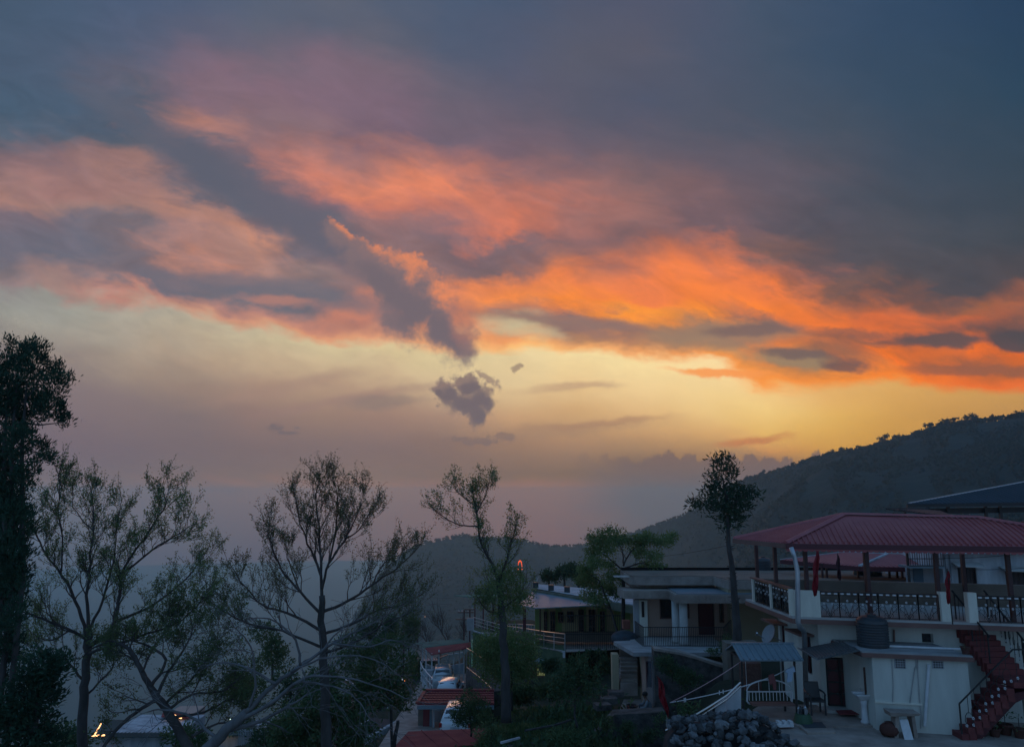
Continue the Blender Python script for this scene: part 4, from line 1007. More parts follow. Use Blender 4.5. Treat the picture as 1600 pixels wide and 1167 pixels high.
# hanging cloths at the annexe corner
for k, (px, y0, y1, col) in enumerate(((1355, 1042, 1086, (.10, .05, .04)), (1361, 1050, 1090, (.16, .07, .05)))):
    a = W(px, y0, 25.3); b = W(px, y1, 25.3); m_ = MB(); n_ = 8; w_ = .13
    pts = [(a.x + (w_ if (j % 2) else -w_ * .2) * .5 + (j - n_ / 2) * .03, a.y + .03 * (j % 2)) for j in range(n_)]
    for j in range(n_ - 1): m_.poly([(pts[j][0], pts[j][1], b.z + .05 * (j % 3)), (pts[j + 1][0], pts[j + 1][1], b.z + .05 * ((j + 1) % 3)), (pts[j + 1][0], pts[j + 1][1], a.z), (pts[j][0], pts[j][1], a.z)])
    single('hanging_cloth', m_, mat('dark_cloth', col, .9), (a.x, a.y, b.z), ['brown cloth hanging highest at the annexe corner above the basin', 'reddish cloth hanging at the annexe corner nearest its front wall'][k], 'cloth')
# laundry line in front of the side wall
l0, l1 = W(1180, 1066, 25.4), W(1247, 1036, 25.6)
single('washing_line', MB().tube([l0, (l0 + l1) / 2 - Vector((0, 0, .05)), l1], .012, 4), white_paint, l0, 'thin washing line hung with trousers and a shirt by the swing', 'rope')
def cloth(name, pts, m, lab):
    mb = MB(); c = [W(x, y, 25.38) for x, y in pts]; mb.prism(c, (0, .05, 0)); return single(name, mb, m, c[0], lab, 'clothes')
cloth('trousers', [(1201, 1055), (1209, 1052), (1213, 1066), (1213, 1078), (1209, 1077), (1207, 1066), (1205, 1070), (1202, 1066)], mat('maroon_fabric', (.16, .05, .05), .9), 'maroon trousers drying on the washing line')
cloth('shirt', [(1228, 1046), (1241, 1041), (1243, 1049), (1239, 1050), (1238, 1064), (1230, 1066), (1231, 1050), (1228, 1051)], mat('blue_fabric', (.32, .40, .50), .9), 'pale blue shirt drying on the washing line')
# pots, basket, mats
def pot(c, r, h, m): return MB().lathe(c, [(r * .68, 0), (r * .95, h * .85), (r * 1.1, h * .86), (r * 1.1, h), (r * .9, h), (r * .86, h * .9), (.01, h * .88)], 14)
terra = mat('terracotta', (.07, .032, .028), .85, col2=(.11, .05, .04), scale=6, spec=.1)
green_pl = mat('green_plastic', (.035, .085, .045), .6)
c = WZ(1255, 1128, .08); bk = empty('basket', c, 'green round basket holding jars on the patio by the downpipe', 'basket')
MB().lathe(c, [(.30, 0), (.27, .12), (.22, .26), (.20, .27), (.19, .25), (.01, .24)], 16).build('basket_body', green_pl, bk)
for k in range(5): p = c + Vector((.12 * cos(k * 1.3), .10 * sin(k * 1.3), .24)); MB().lathe(p, [(.045, 0), (.045, .10 + .03 * k), (.02, .14 + .03 * k), (.02, .17 + .03 * k)], 8).build('jar', tank_black if k % 2 else galv, bk)
c = WZ(1270, 1132, .085); single('door_mat', MB().prism([WZ(1250, 1129, .084), WZ(1258, 1137, .084), WZ(1291, 1136, .084), WZ(1284, 1128, .084)], (0, 0, .015)), mat('grey_mat', (.05, .06, .07), .9), c, 'dark grey rectangular mat lying at the front edge of the patio', 'mat')
c = WZ(1320, 1112, .18); single('door_rug', MB().prism([WZ(1306, 1110, .172), WZ(1312, 1116, .172), WZ(1344, 1116, .172), WZ(1336, 1109, .172)], (0, 0, .02)), red_dull, c, 'dark red rug lying on the step before the red door', 'rug')
c = WZ(1226, 1134, .08); blk = MB(); blk.cbox(c, .5, .22, .08, .1); [blk.cbox(c + Vector((dx, 0, -.0)), .10, .2, .16, .1) for dx in (-.18, 0, .18)]; single('concrete_block', blk, white_paint, c, 'small white hollow block on the patio edge beside the stone heap', 'block')
# dark red pot lying on its side, small stone washing stand
c = WZ(1390, 1149, .03); tp = MB().lathe(c, [(.08, 0), (.22, .04), (.27, .14), (.25, .26), (.16, .34), (.10, .36), (.12, .39), (.09, .39)], 16); single('clay_jar', tp, terra, c, 'round dark red jar resting against the annexe wall', 'jar', smooth_=True)
c = WZ(1416, 1152, .03); sn = empty('washing_stand', c, 'rough stone washing stand with a white board against the annexe wall', 'washing stand')
for sx in (-.32, .26): MB().hexa([c + Vector(p) for p in ((sx - .02, 0, -.05), (sx + .10, 0, -.05), (sx + .10, .3, -.05), (sx - .02, .3, -.05), (sx * .8 - .0, .0, .62), (sx * .8 + .09, .0, .62), (sx * .8 + .09, .3, .62), (sx * .8, .3, .62))]).build('leg_slab', concrete, sn)
q = MB(); q.hexa([c + Vector(p) for p in ((-.42, -.06, .60), (.40, -.06, .62), (.40, .34, .62), (-.42, .34, .60), (-.46, -.08, .72), (.44, -.08, .68), (.44, .34, .70), (-.46, .34, .74))]); q.build('top_slab', concrete, sn)
q = MB(); q.hexa([c + Vector(p) for p in ((-.12, -.16, -.03), (.14, -.16, -.03), (.14, -.13, -.03), (-.12, -.13, -.03), (-.15, .02, .50), (.10, .02, .50), (.10, .05, .50), (-.15, .05, .50))]); q.build('board', white_paint, sn)
c = WZ(1371, 1131, .05); single('drain_elbow', MB().tube([c + Vector((-.12, .2, .1)), c + Vector((-.05, 0, .08)), c + Vector((.03, -.12, .07))], .055, 10), galv, c, 'short grey drain elbow at the foot of the annexe corner', 'pipe')
# plants in pots
def leafy(name, root, spec, n, size, seed, m, **kw):
    V, Fq = tufts(spec, n, size, seed, **kw); return np_mesh(name, V, Fq, m, parent=root)
def potted(px, py, z, r, h, lab, shape, seed, m=leaf_shrub):
    c = WZ(px, py, z); t = empty('potted_plant', c, lab, 'plant'); pot(c, r, h, 0).build('pot', terra, t)
    if shape == 'cone': sp_ = [(c + Vector((0, 0, h + .12 + .17 * k)), (r * (1.25 - .17 * k),) * 2 + (.13,)) for k in range(6)]
    elif shape == 'tall': sp_ = [(c + Vector((random.Random(seed + k).uniform(-.12, .12), 0, h + .15 + .16 * k)), (.15, .15, .12)) for k in range(5)]
    else: sp_ = [(c + Vector((0, 0, h + .14)), (r * 1.3, r * 1.3, .2))]
    leafy('foliage', t, sp_, 130, .085, seed, m, tuft=6, trad=.04)
    MB().tube([c + Vector((0, 0, h * .5)), c + Vector((0, 0, h + .3))], .012, 5).build('stem', bark, t)
potted(1572, 1147, .02, .20, .30, 'small conical evergreen in a dark pot below the stair landing', 'cone', 21)
potted(1533, 1149, .02, .18, .24, 'low leafy plant in a pot under the stair soffit', 'low', 22)
potted(1555, 1150, .02, .17, .24, 'sparse plant in a pot left of the small conical evergreen', 'low', 23)
potted(1594, 1152, .02, .18, .26, 'bushy plant in a pot right of the small conical evergreen', 'low', 24)
c = hp(hpix(1509, 1022, -1.8)[0], -1.8, ZA + .15); t = empty('potted_plant', c, 'little flower pot on the right end of the annexe roof', 'plant'); pot(c, .13, .22, 0).build('pot', terra, t); leafy('foliage', t, [(c + Vector((0, 0, .3)), (.16, .16, .12))], 120, .07, 25, leaf_oliv, tuft=5, trad=.03)
st_c = WZ(1594, 1120, .02); t = empty('potted_plant', st_c, 'tall plant in a dark pot on a metal stool at the far right', 'plant')
MB().bar(st_c + Vector((-.15, 0, 0)), st_c + Vector((-.15, 0, .5)), .03).bar(st_c + Vector((.15, 0, 0)), st_c + Vector((.15, 0, .5)), .03).box(st_c + Vector((-.2, -.15, .5)), (.4, 0, 0), (0, .3, 0), (0, 0, .03)).build('stool', galv, t)
pot(st_c + Vector((0, 0, .53)), .18, .34, 0).build('pot', tank_black, t); leafy('foliage', t, [(st_c + Vector((.02 * k, 0, 1.0 + .2 * k)), (.18, .18, .14)) for k in range(4)], 90, .10, 26, leaf_oliv, tuft=5, trad=.05)
# flags tied to roof posts
def flag(px0, py0, py1, D, wtop, wbot, lab, drift=0, pole=False, seed=1, cloth_=red_cloth):
    rr = random.Random(seed); a = W(px0, py0, D); b = W(px0 + drift, py1, D); t = empty('flag', (b.x, D, b.z), lab, 'flag', None); n_ = 12; m_ = MB()
    for j in range(n_):
        for side in range(6):
            u = j / (n_ - 1); w_ = wtop + (wbot - wtop) * u ** .7; 
            if u > .85: w_ *= (1.05 - u) / .2
            x = a.x + (b.x - a.x) * u + w_ * (side / 5 - .5) + .02 * sin(j * 1.3 + side); m_.v.append((x, D + .07 * sin(side * 2.2 + j * .5), a.z + (b.z - a.z) * u + .04 * (side % 2)))
    for j in range(n_ - 1):
        for side in range(5): q = j * 6 + side; m_.f.append((q, q + 1, q + 7, q + 6))
    m_.build('cloth', cloth_, t)
    if pole: MB().tube([a + Vector((.0, .02, .1)), (a.x + .02, D + .02, b.z - .6)], .02, 5).build('pole', iron, t)
    return t
flag(1277, 862, 932, 25.2, .06, .26, 'long red cloth flag hanging beside the corner panel of the terrace', -4, seed=2)
flag(1481, 893, 944, 25.0, .03, .20, 'small pointed red flag by the stair opening of the terrace', 1, True, 3)

# ------------------------------------------------------------------ concrete house in the middle
def pixpoly(mb, pts, D, depth):
    """outline facing the viewer at distance D, pushed back by depth"""
    return mb.prism([W(x, y, D) for x, y in pts], (0, depth, 0))
DW = 38.5
ch = empty('concrete_house', W(1070, 1005, DW), 'weathered flat roofed concrete house with round veranda columns behind the tall bare trunked tree', 'house')
zv = W(1070, 1000, 37.2).z
# main body with door and window openings
def Pm(s, t, z): return Vector((s, DW + t, z))
def rx(px, D=DW): r = ray(px, 965); return r.x / r.y * D
def rz(py, D=DW, px=1080): r = ray(px, py); return CAM_Z + r.z / r.y * D
x_l, x_r = rx(1010), rx(1215)
op = [(rx(1031), rx(1054), rz(967), rz(936)), (rx(1074), rx(1078), rz(966), rz(940)), (rx(1091), rx(1117), zv + .02, rz(937)), (rx(1124), rx(1132), rz(973), rz(937))]
m1 = MB(); wall_grid(m1, Pm, x_l, rx(1137), zv - .3, rz(925), op, .25); m1.build('front_wall', pinkish, ch)
m2 = MB(); m2.box((rx(1137) + .003, DW - .5, zv - 2.2), (x_r + 2 - rx(1137), 0, 0), (0, 5, 0), (0, 0, rz(925) - zv + 2.2)); m2.build('side_wall', ochre, ch)
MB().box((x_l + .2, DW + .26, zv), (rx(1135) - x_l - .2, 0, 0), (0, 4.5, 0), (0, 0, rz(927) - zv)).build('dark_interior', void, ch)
for a, b, z0, z1 in op[:2] + op[3:]:
    w_ = MB().box((a, DW + .12, z0), (b - a, 0, 0), (0, .03, 0), (0, 0, z1 - z0)).build('window', glass_dark, ch)
    MB().bar((a + .03, DW + .09, z0), (a + .03, DW + .09, z1), .06).bar((b - .03, DW + .09, z0), (b - .03, DW + .09, z1), .06).bar((a, DW + .09, z0 + .03), (b, DW + .09, z0 + .03), .06).build('window_frame', brown_trim, w_)
a, b, z0, z1 = op[2]; MB().box((a + .05, DW + .1, z0), (b - a - .1, 0, 0), (0, .05, 0), (0, 0, z1 - z0)).build('door', red_trim, ch)
# left pilaster with slit window, side wall
pl = MB(); pl.box((rx(998), DW - .35, zv - .3), (rx(1010) - rx(998), 0, 0), (0, .4, 0), (0, 0, rz(936) - zv + .3)); pl.build('pilaster', cream_pale, ch)
MB().box((rx(1001), DW - .375, rz(962)), (rx(1005) - rx(1001), 0, 0), (0, .03, 0), (0, 0, rz(938) - rz(962))).build('window', glass_dark, ch)
MB().box((rx(990), DW - .2, zv - .3), (rx(998) - rx(990) - .01, 0, 0), (0, .3, 0), (0, 0, rz(936) - zv + .3)).build('side_panel', white_stain, ch)
# upper body and roof slabs
MB().box((rx(998), DW - .1, rz(926)), (rx(1118) - rx(998), 0, 0), (0, 5, 0), (0, 0, rz(911) - rz(926))).build('upper_wall', concrete, ch)
MB().prism([W(1118, 922, DW - .1), W(1118, 909, DW - .1), W(1137, 909, DW - .1) + Vector((0, -2.0, 0)), W(1137, 922, DW - .1) + Vector((0, -2.0, .0))], (.3, 0, 0)).build('upper_wall', pinkish, ch)
q = MB()
def slab(mb, pts, ztop, thick): return mb.prism([(p[0], p[1], ztop - thick) for p in pts], (0, 0, thick))
zs_ = rz(901, DW - .8)
slab(q, [(rx(982), DW - .2), (rx(990), DW - .8), (rx(1110), DW - .8), (rx(1118), DW - 2.6), (rx(1260), DW - 2.6), (rx(1420) + 2, DW - 2.6), (rx(1420) + 2, DW + 2.6), (rx(982), DW + 2.6)], zs_, .38)
q.build('roof_slab', concrete, ch)
rs_z = zs_ + .004
slab(MB(), [(rx(984), DW - .5), (rx(990), DW - .74), (rx(1112), DW - .74), (rx(1120), DW - 2.5), (rx(1420) + 1.9, DW - 2.5), (rx(1420) + 1.9, DW + 2.5), (rx(984), DW + 2.5)], zs_ + .03, .025).build('roof_surface', dark_wall, ch)
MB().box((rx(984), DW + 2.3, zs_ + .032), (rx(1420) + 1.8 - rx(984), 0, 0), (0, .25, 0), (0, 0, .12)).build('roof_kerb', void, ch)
MB().box((rx(960), DW - .3, rz(901)), (rx(984) - rx(960), 0, 0), (0, .4, 0), (0, 0, .06)).build('roof_beam', concrete_pale, ch)
# step of the roof towards the viewer on the right
MB().box((rx(1140, DW - 2.5), DW - 2.45, rz(937, DW - 2.5)), (11, 0, 0), (0, 2, 0), (0, 0, rz(917, DW - 2.5) - rz(937, DW - 2.5))).build('upper_wall', ochre, ch)
# fluted canopy over the veranda
zc1 = rz(924, 36.8); zc0 = rz(937, 36.8)
outl = [(rx(972, 37.2), DW + .2), (rx(976, 37.2), 37.2), (rx(1046, 37.2), 37.2), (rx(1057, 35.6), 35.6), (rx(1168, 35.6), 35.6), (rx(1330, 35.6), 35.6), (rx(1330, 35.6), DW - .52), (rx(1140), DW - .52), (rx(1140), DW - .005), (x_l, DW - .005), (x_l, DW + .2)]
q = MB(); slab(q, outl, zc1, zc1 - zc0); q.build('canopy_slab', concrete, ch)
slab(MB(), [(rx(1062, 35.6), 35.75), (rx(1325, 35.6), 35.75), (rx(1325, 35.6), DW - .6), (rx(1137), DW - .6), (rx(1137), DW - .15), (rx(1050, 37.2), DW - .15)], zc1 + .04, .035).build('canopy_roof', blue_sheet, ch)
fl_ = MB()
for (xa_, ya_), (xb_, yb_) in zip(outl[1:4], outl[2:5]):
    L_ = math.hypot(xb_ - xa_, yb_ - ya_); n_ = max(int(L_ / .16), 1)
    for k in range(n_): u = (k + .5) / n_; p = Vector((xa_ + (xb_ - xa_) * u, ya_ + (yb_ - ya_) * u - .012, zc0 + .03)); fl_.cbox(p, .07, .035, zc1 - zc0 - .1, atan2(yb_ - ya_, xb_ - xa_))
fl_.build('canopy_fluting', concrete, ch)
for px, D_ in ((1056, 36.6), (1068, 36.0)):
    MB().lathe((rx(px, D_), D_, zv), [(.24, 0), (.24, .12), (.19, .14), (.18, zc0 - zv)], 18).build('column', concrete_pale, ch, True)
# veranda floor and railing
slab(MB(), [(rx(994, 35.4), 35.4), (rx(1135, 35.4), 35.4), (rx(1135, 35.4), DW - .51), (rx(994, 35.4), DW)], zv, .25).build('veranda_floor', concrete_pale, ch)
rv = MB(); zt = zv + .85
x0, x1 = rx(1005, 35.5), rx(1130, 35.5)
for k in range(46):
    x = x0 + (x1 - x0) * k / 45; rv.bar((x, 35.5, zv + .0), (x, 35.5, zt), .018)
for z in (zv + .06, zv + .45, zt): rv.bar((x0, 35.5, z), (x1, 35.5, z), .03)
xb_, yb_ = rx(992, 37.2), 37.2
for k in range(9): u = k / 8; rv.bar((x0 + (xb_ - x0) * u, 35.5 + (yb_ - 35.5) * u, zv - .1), (x0 + (xb_ - x0) * u, 35.5 + (yb_ - 35.5) * u, zt), .03)
rv.bar((x0, 35.5, zt), (xb_, yb_, zt), .035)
x2 = rx(1143, 36.5); rv.bar((x1, 35.5, zt), (x2, 36.6, zt + .15), .03)
for k in range(8): u = k / 7; rv.bar((x1 + (x2 - x1) * u, 35.5 + 1.1 * u, zv), (x1 + (x2 - x1) * u, 35.5 + 1.1 * u, zt + .15 * u), .022)
rv.build('veranda_railing', iron, ch)
# lean-to slab below the veranda, the room under it and the steps
D1 = 34.0
lz = rz(1019, D1)
lp = [(rx(958, 36.6), 36.6), (rx(988, D1), D1), (rx(1124, D1), D1), (rx(1128, 35.38), 35.38), (rx(1000, 35.38), 35.38), (rx(992, 36.9), 36.9)]
slab(MB(), lp, lz, .16).build('lower_slab', roof_conc, ch)
gr0 = rz(1106, 34.2, 1010)
MB().box((rx(1006, 34.3), 34.3, gr0 - .3), (rx(1021, 34.3) - rx(1006, 34.3), 0, 0), (0, 1.0, 0), (0, 0, lz - .17 - gr0 + .3)).build('lower_wall', pinkish, ch)
MB().prism([(rx(1006, 34.3) - .003, 34.3, gr0 - .3), (rx(997, 37.5), 37.3, gr0 - .3), (rx(997, 37.5), 37.3, lz - .17), (rx(1006, 34.3) - .003, 34.3, lz - .17)], (.15, .02, 0)).build('lower_wall', ochre, ch)
w_ = MB(); wbox(w_, 1011, 1034, 1017, 1073, 34.28, .05); w_.build('window', glass_dark, ch)
f_ = MB()
for x in (1010.5, 1017.5): wbox(f_, x - .6, 1033, x + .6, 1074, 34.26, .06)
wbox(f_, 1010, 1032.5, 1018, 1034, 34.26, .06); f_.build('window_frame', red_trim, w_ if False else ch)
w_ = MB(); wbox(w_, 957, 1022, 967, 1082, 35.8, .5); w_.build('gate_pillar', ochre, ch)
sb = MB(); 
for k in range(7):
    y0 = 1068 - 6.6 * k; D_ = 35.6 + .33 * k; a = W(970, y0, D_); b = W(996, y0, D_); sb.box((a.x, D_, a.z - .5), (b.x - a.x, 0, 0), (0, .8, 0), (0, 0, .5))
sb.build('steps', concrete, ch)
MB().box((rx(968, 37.9), 38.0, gr0), (rx(1000, 37.9) - rx(968, 37.9), 0, 0), (0, .2, 0), (0, 0, lz - gr0)).build('back_wall', dark_wall, ch)
# paved lower yard in front, its retaining wall and the dry stone wall to the right
ly = MB(); ly.prism([(rx(958, 30) , 31.2, gr0 - .9), (rx(1038, 30), 30.6, gr0 - .9), (rx(1044, 34), 34.25, gr0 - .9), (rx(1006, 35), 34.28, gr0 - .9), (rx(998, 37), 35.7, gr0 - .9), (rx(966, 37), 35.7, gr0 - .9)], (0, 0, .9))
tag(ly.build('lower_yard', concrete, None), kind='structure')
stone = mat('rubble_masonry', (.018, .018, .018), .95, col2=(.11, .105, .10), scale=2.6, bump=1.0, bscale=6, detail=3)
rw = MB(); 
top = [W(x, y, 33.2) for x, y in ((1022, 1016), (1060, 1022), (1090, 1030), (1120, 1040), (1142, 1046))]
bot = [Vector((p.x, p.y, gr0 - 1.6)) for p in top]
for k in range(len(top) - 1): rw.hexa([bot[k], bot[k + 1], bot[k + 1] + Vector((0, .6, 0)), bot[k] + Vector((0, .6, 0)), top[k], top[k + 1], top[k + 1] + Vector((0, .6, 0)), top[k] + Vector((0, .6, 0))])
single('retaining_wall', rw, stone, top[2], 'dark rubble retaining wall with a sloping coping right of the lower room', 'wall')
cp_ = MB()
for k in range(len(top) - 1): d_ = Vector((0, -.06, .002)); cp_.hexa([top[k] + d_, top[k + 1] + d_, top[k + 1] + Vector((0, .66, 0)), top[k] + Vector((0, .66, 0)), top[k] + d_ + Vector((0, 0, .1)), top[k + 1] + d_ + Vector((0, 0, .1)), top[k + 1] + Vector((0, .66, .1)), top[k] + Vector((0, .66, .1))])
cp_.build('coping', concrete, bpy.data.objects['retaining_wall'])
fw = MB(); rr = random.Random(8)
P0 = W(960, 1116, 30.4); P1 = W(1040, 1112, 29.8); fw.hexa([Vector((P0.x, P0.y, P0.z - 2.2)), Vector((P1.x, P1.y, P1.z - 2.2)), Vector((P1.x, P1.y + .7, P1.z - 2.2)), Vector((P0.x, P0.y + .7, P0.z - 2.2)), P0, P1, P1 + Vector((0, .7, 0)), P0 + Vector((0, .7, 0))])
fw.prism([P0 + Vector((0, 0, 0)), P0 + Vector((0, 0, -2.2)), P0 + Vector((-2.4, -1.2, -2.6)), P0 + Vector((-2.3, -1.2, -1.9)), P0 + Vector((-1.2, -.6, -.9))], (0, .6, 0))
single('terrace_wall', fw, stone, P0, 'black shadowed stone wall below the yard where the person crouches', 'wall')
bk_ = MB(); wbox(bk_, 1162, 1036, 1190, 1100, 30.5, .5); single('brick_pier', bk_, mat('old_brick', (.10, .045, .035), .9, col2=(.17, .09, .075), scale=6, bump=.7, bscale=12), W(1176, 1100, 30.5), 'reddish broken brick pier seen through the swing frame', 'pier')
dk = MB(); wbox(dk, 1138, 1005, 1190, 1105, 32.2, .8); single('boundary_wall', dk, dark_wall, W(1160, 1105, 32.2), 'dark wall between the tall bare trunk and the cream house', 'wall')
# concrete garden steps beside the entrance
for k, (px, py) in enumerate(((962, 1078), (951, 1088), (941, 1098))):
    c = W(px, py, 33.6 - .8 * k); b_ = MB(); b_.cbox(c - Vector((0, 0, .22)), .62, .5, .2, .1 * k); single('garden_step', b_, stone, c, ['highest grey step at the left foot of the ochre gate pillar', 'middle grey step going down from the ochre gate pillar', 'lowest grey step going down from the ochre gate pillar'][k], 'step')
# mound under a tarpaulin, brick stack
mo = W(976, 1003, 38.0); mm = MB(); prof = [(.62 * cos(a) * (1 + .12 * sin(3 * a)), .55 * sin(a) ** .8) for a in np.linspace(0.02, pi / 2 - .05, 9)]; mm.lathe(mo, prof, 18)
single('tarpaulin_heap', mm, mat('dark_tarpaulin', (.025, .035, .045), .95, col2=(.05, .065, .08), scale=3, bump=.5), mo, 'rounded heap under a dark blue tarpaulin left of the veranda', 'heap', smooth_=True)
bs = MB(); wbox(bs, 974, 970, 985, 983, 40, .5); single('brick_stack', bs, mat('brick_red', (.26, .10, .08), .9), W(980, 983, 40), 'small square stack of red bricks behind the tarpaulin heap', 'bricks')

# ---- house with stained walls at the far right, and the roofs behind
bh = empty('stained_house', W(1510, 925, 33), 'tall whitewashed house with blue grey stains behind the terrace on the right', 'house')
DB = 34.0
w1 = MB(); xL = W(1420, 900, DB).x; xR = W(1700, 900, DB).x; zb = W(1500, 1000, DB).z; zt = W(1520, 865, DB).z
def Pb(s, t, z): return Vector((s, DB + t, z))
wins = [(W(1497, 900, DB).x, W(1526, 900, DB).x, W(1510, 918, DB).z, W(1510, 886, DB).z), (W(1571, 900, DB).x, W(1612, 900, DB).x, W(1590, 919, DB).z, W(1590, 893, DB).z)]
wall_grid(w1, Pb, W(1474, 900, DB).x, xR, zb, zt, wins, .25); w1.build('wall', white_stain, bh)
wl = MB(); wbox(wl, 1424, 884, 1474, 1000, DB + .5, .3); wl.build('recessed_wall', white_stain, bh)
MB().box((W(1474, 900, DB).x + .01, DB + .3, zb), (xR - xL - 2, 0, 0), (0, 5, 0), (0, 0, zt - zb)).build('body', white_stain, bh)
curt = mat('striped_curtain', (.05, .035, .035), .9, col2=(.10, .08, .08), scale=9, stretch=(3, 1, .05))
for k, (a, b, z0, z1) in enumerate(wins):
    c_ = MB(); n_ = 10
    for j in range(n_): x = a + (b - a) * j / n_; c_.box((x, DB + .14 + .03 * (j % 2), z0), ((b - a) / n_, 0, 0), (0, .03, 0), (0, 0, z1 - z0))
    w_ = c_.build('curtained_window', curt, bh)
    MB().bar((a, DB + .08, z0), (a, DB + .08, z1), .06).bar((b, DB + .08, z0), (b, DB + .08, z1), .06).bar((a, DB + .08, z0), (b, DB + .08, z0), .05).build('window_frame', maroon_post, w_)
    MB().prism([(a - .25, DB - .5, z1 + .06), (b + .15, DB - .5, z1 + .0), (b + .15, DB - .003, z1 + .16), (a - .25, DB - .003, z1 + .2)], (0, 0, .05)).build('window_ledge', concrete_pale, w_)
dr_ = MB(); wbox(dr_, 1428, 887, 1443, 917, DB + .46, .03); dr_.build('door', mat('blue_door', (.09, .14, .18), .7), bh)
for x in (1420.5,): q = MB(); wbox(q, x - 1.5, 861, x + 1.5, 925, DB - .3, .1); q.build('post', iron, bh)
gb = MB()
for k in range(15): x = 1422 + 3.7 * k; wbox(gb, x, 862, x + .8, 884, DB - .4, .02)
for y in (862, 872, 883): wbox(gb, 1421, y, 1476, y + 1.3, DB - .42, .03)
gb.build('balcony_grille', iron, bh)
q = MB(); wbox(q, 1420, 884, 1476, 887.5, DB - .4, .9); q.build('balcony_floor', blue_sheet, bh)
q = MB(); wbox(q, 1418, 860, 1700, 863.5, DB - .5, .5); q.build('eave_board', blue_sheet, bh)
for px in (1480, 1487): q = MB(); wbox(q, px, 866, px + 1.6, 930, DB - .08, .05); q.build('downpipe', white_stain, bh)
navy = mat('dark_blue_sheet', (.018, .032, .045), .7, col2=(.028, .045, .06), scale=1.2)
DR = 44.0
mr = empty('metal_roof', W(1510, 800, DR), 'large dark blue sheet metal roof on thin posts at the right edge', 'roof')
q = MB(); A_ = W(1417, 787, DR); B_ = W(1700, 783, DR); C_ = W(1760, 724, DR + 7); sheet(q, [A_, B_, C_], None, 40, .03); q.build('sheet', navy, mr)
MB().bar(A_ - Vector((0, 0, .12)), B_ - Vector((0, 0, .12)), .18, .16).bar(A_ - Vector((0, -.8, .35)), B_ - Vector((0, -.8, .35)), .12).bar(A_ + Vector((2.3, 1, -.45)), B_ + Vector((0, 1, -.45)), .3, .25).build('beam', iron, mr)
MB().bar(A_ + Vector((.2, .1, .05)), C_ + Vector((0, 0, .05)), .13, .06).build('flashing', galv, mr)
for px in (1454, 1486, 1545, 1568): q = MB(); wbox(q, px - 2, 788, px + 2, 880, DR + .6, .14); q.build('post', iron, mr)
ls = empty('lean_to_roof', W(1440, 800, 42), 'dark slanting sheet roof just below the large blue metal roof', 'roof')
q = MB(); sheet(q, [W(1385, 795, 41), W(1497, 807, 40), W(1470, 798, 42.5), W(1425, 793, 43)], None, 14, .02); q.build('sheet', iron, ls)
MB().bar(W(1385, 795, 41), W(1450, 794, 43), .08).bar(W(1405, 797, 41), W(1480, 806, 41), .1).build('beam', iron, ls)
q = MB(); wbox(q, 1416, 800, 1418.5, 860, 41.5, .1); q.build('post', iron, ls)
# second, smaller red pavilion
DP = 36.5
rp = empty('red_pavilion', W(1350, 900, DP), 'smaller red hipped roof shelter on thin posts behind the terrace', 'shelter')
e0, e1, e2, e3 = W(1219, 874, DP + 2.2), W(1343, 885, DP - 1), W(1500, 887, DP - 1), W(1500, 878, DP + 3.5)
r0, r1 = W(1322, 861.5, DP + 1.6), W(1386, 865, DP + .9)
q = MB(); sheet(q, [e0, e1, r1, r0], None, 22, .03); sheet(q, [e1, e2, W(1520, 869, DP + 1.2), r1], None, 22, .03); q.build('roof', red_sheet, rp)
q = MB()
for a, b in ((e0, e1), (e1, e2)): q.prism([a - Vector((0, 0, .01)), b - Vector((0, 0, .01)), b - Vector((0, 0, .2)), a - Vector((0, 0, .2))], (0, .05, 0))
q.build('fascia', red_trim, rp)
MB().bar(r1, e1 + Vector((0, -.02, .04)), .14, .06).bar(r0, r1, .12, .06).bar(r0, e0, .1, .05).build('ridge_cap', white_stain, rp)
for px, y1 in ((1286, 905), (1293, 905), (1342, 913), (1391, 912), (1403, 915), (1411, 915)): q = MB(); wbox(q, px - 1.3, 880, px + 1.3, 925, DP + .4, .1); q.build('post', maroon_post, rp)
# back wall of the roof terrace between the houses, with small things on it
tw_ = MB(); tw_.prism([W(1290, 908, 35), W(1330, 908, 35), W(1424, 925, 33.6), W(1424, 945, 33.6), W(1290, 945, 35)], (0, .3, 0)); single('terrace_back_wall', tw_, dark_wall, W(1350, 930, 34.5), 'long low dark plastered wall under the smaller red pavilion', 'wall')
tank('roof_tank', W(1194, 902, 41), .38, .88, 'dark ribbed tank on a stand on the flat roof behind the left roof posts', .16)
tank('roof_tank', W(1364, 907, 38), .42, .55, 'dark low tank behind the long wall under the smaller red pavilion')
tank('roof_tank', W(1343, 907, 38.4), .26, .75, 'slim dark tank left of the low one under the smaller red pavilion')
flag(1309, 868, 908, 34.6, .05, .24, 'dark folded flag standing beneath the smaller red pavilion', 3, True, 5, mat('dark_flag_cloth', (.06, .02, .03), .9))
for k, (x0_, x1_, y0_) in enumerate(((1228, 1234, 896), (1250, 1258, 893))):
    q = MB(); wbox(q, x0_, y0_, x1_, 900, 70, 2); a = W(x0_, 900, 70); single('far_hut', q, white_stain, a, ['tiny pale hut showing left above the flat roof edge', 'tiny pale hut showing right above the flat roof edge'][k], 'hut')
for k, (pa_, pb_, lab) in enumerate((((1474, 872, 33.5), (1720, 838, 30), 'upper overhead wire sloping over the stained house front'), ((1490, 888, 33.6), (1720, 868, 31), 'lower overhead wire sloping over the stained house front'), ((1180, 842, 60), (1000, 872, 75), 'thin far wire sagging left of the tall bare trunk'))):
    a, b = W(*pa_), W(*pb_); single('overhead_wire', MB().tube([a + (b - a) * (j / 8) - Vector((0, 0, .9 * (j / 8) * (1 - j / 8))) for j in range(9)], .014 if k < 2 else .02, 4), iron, a, lab, 'wire')
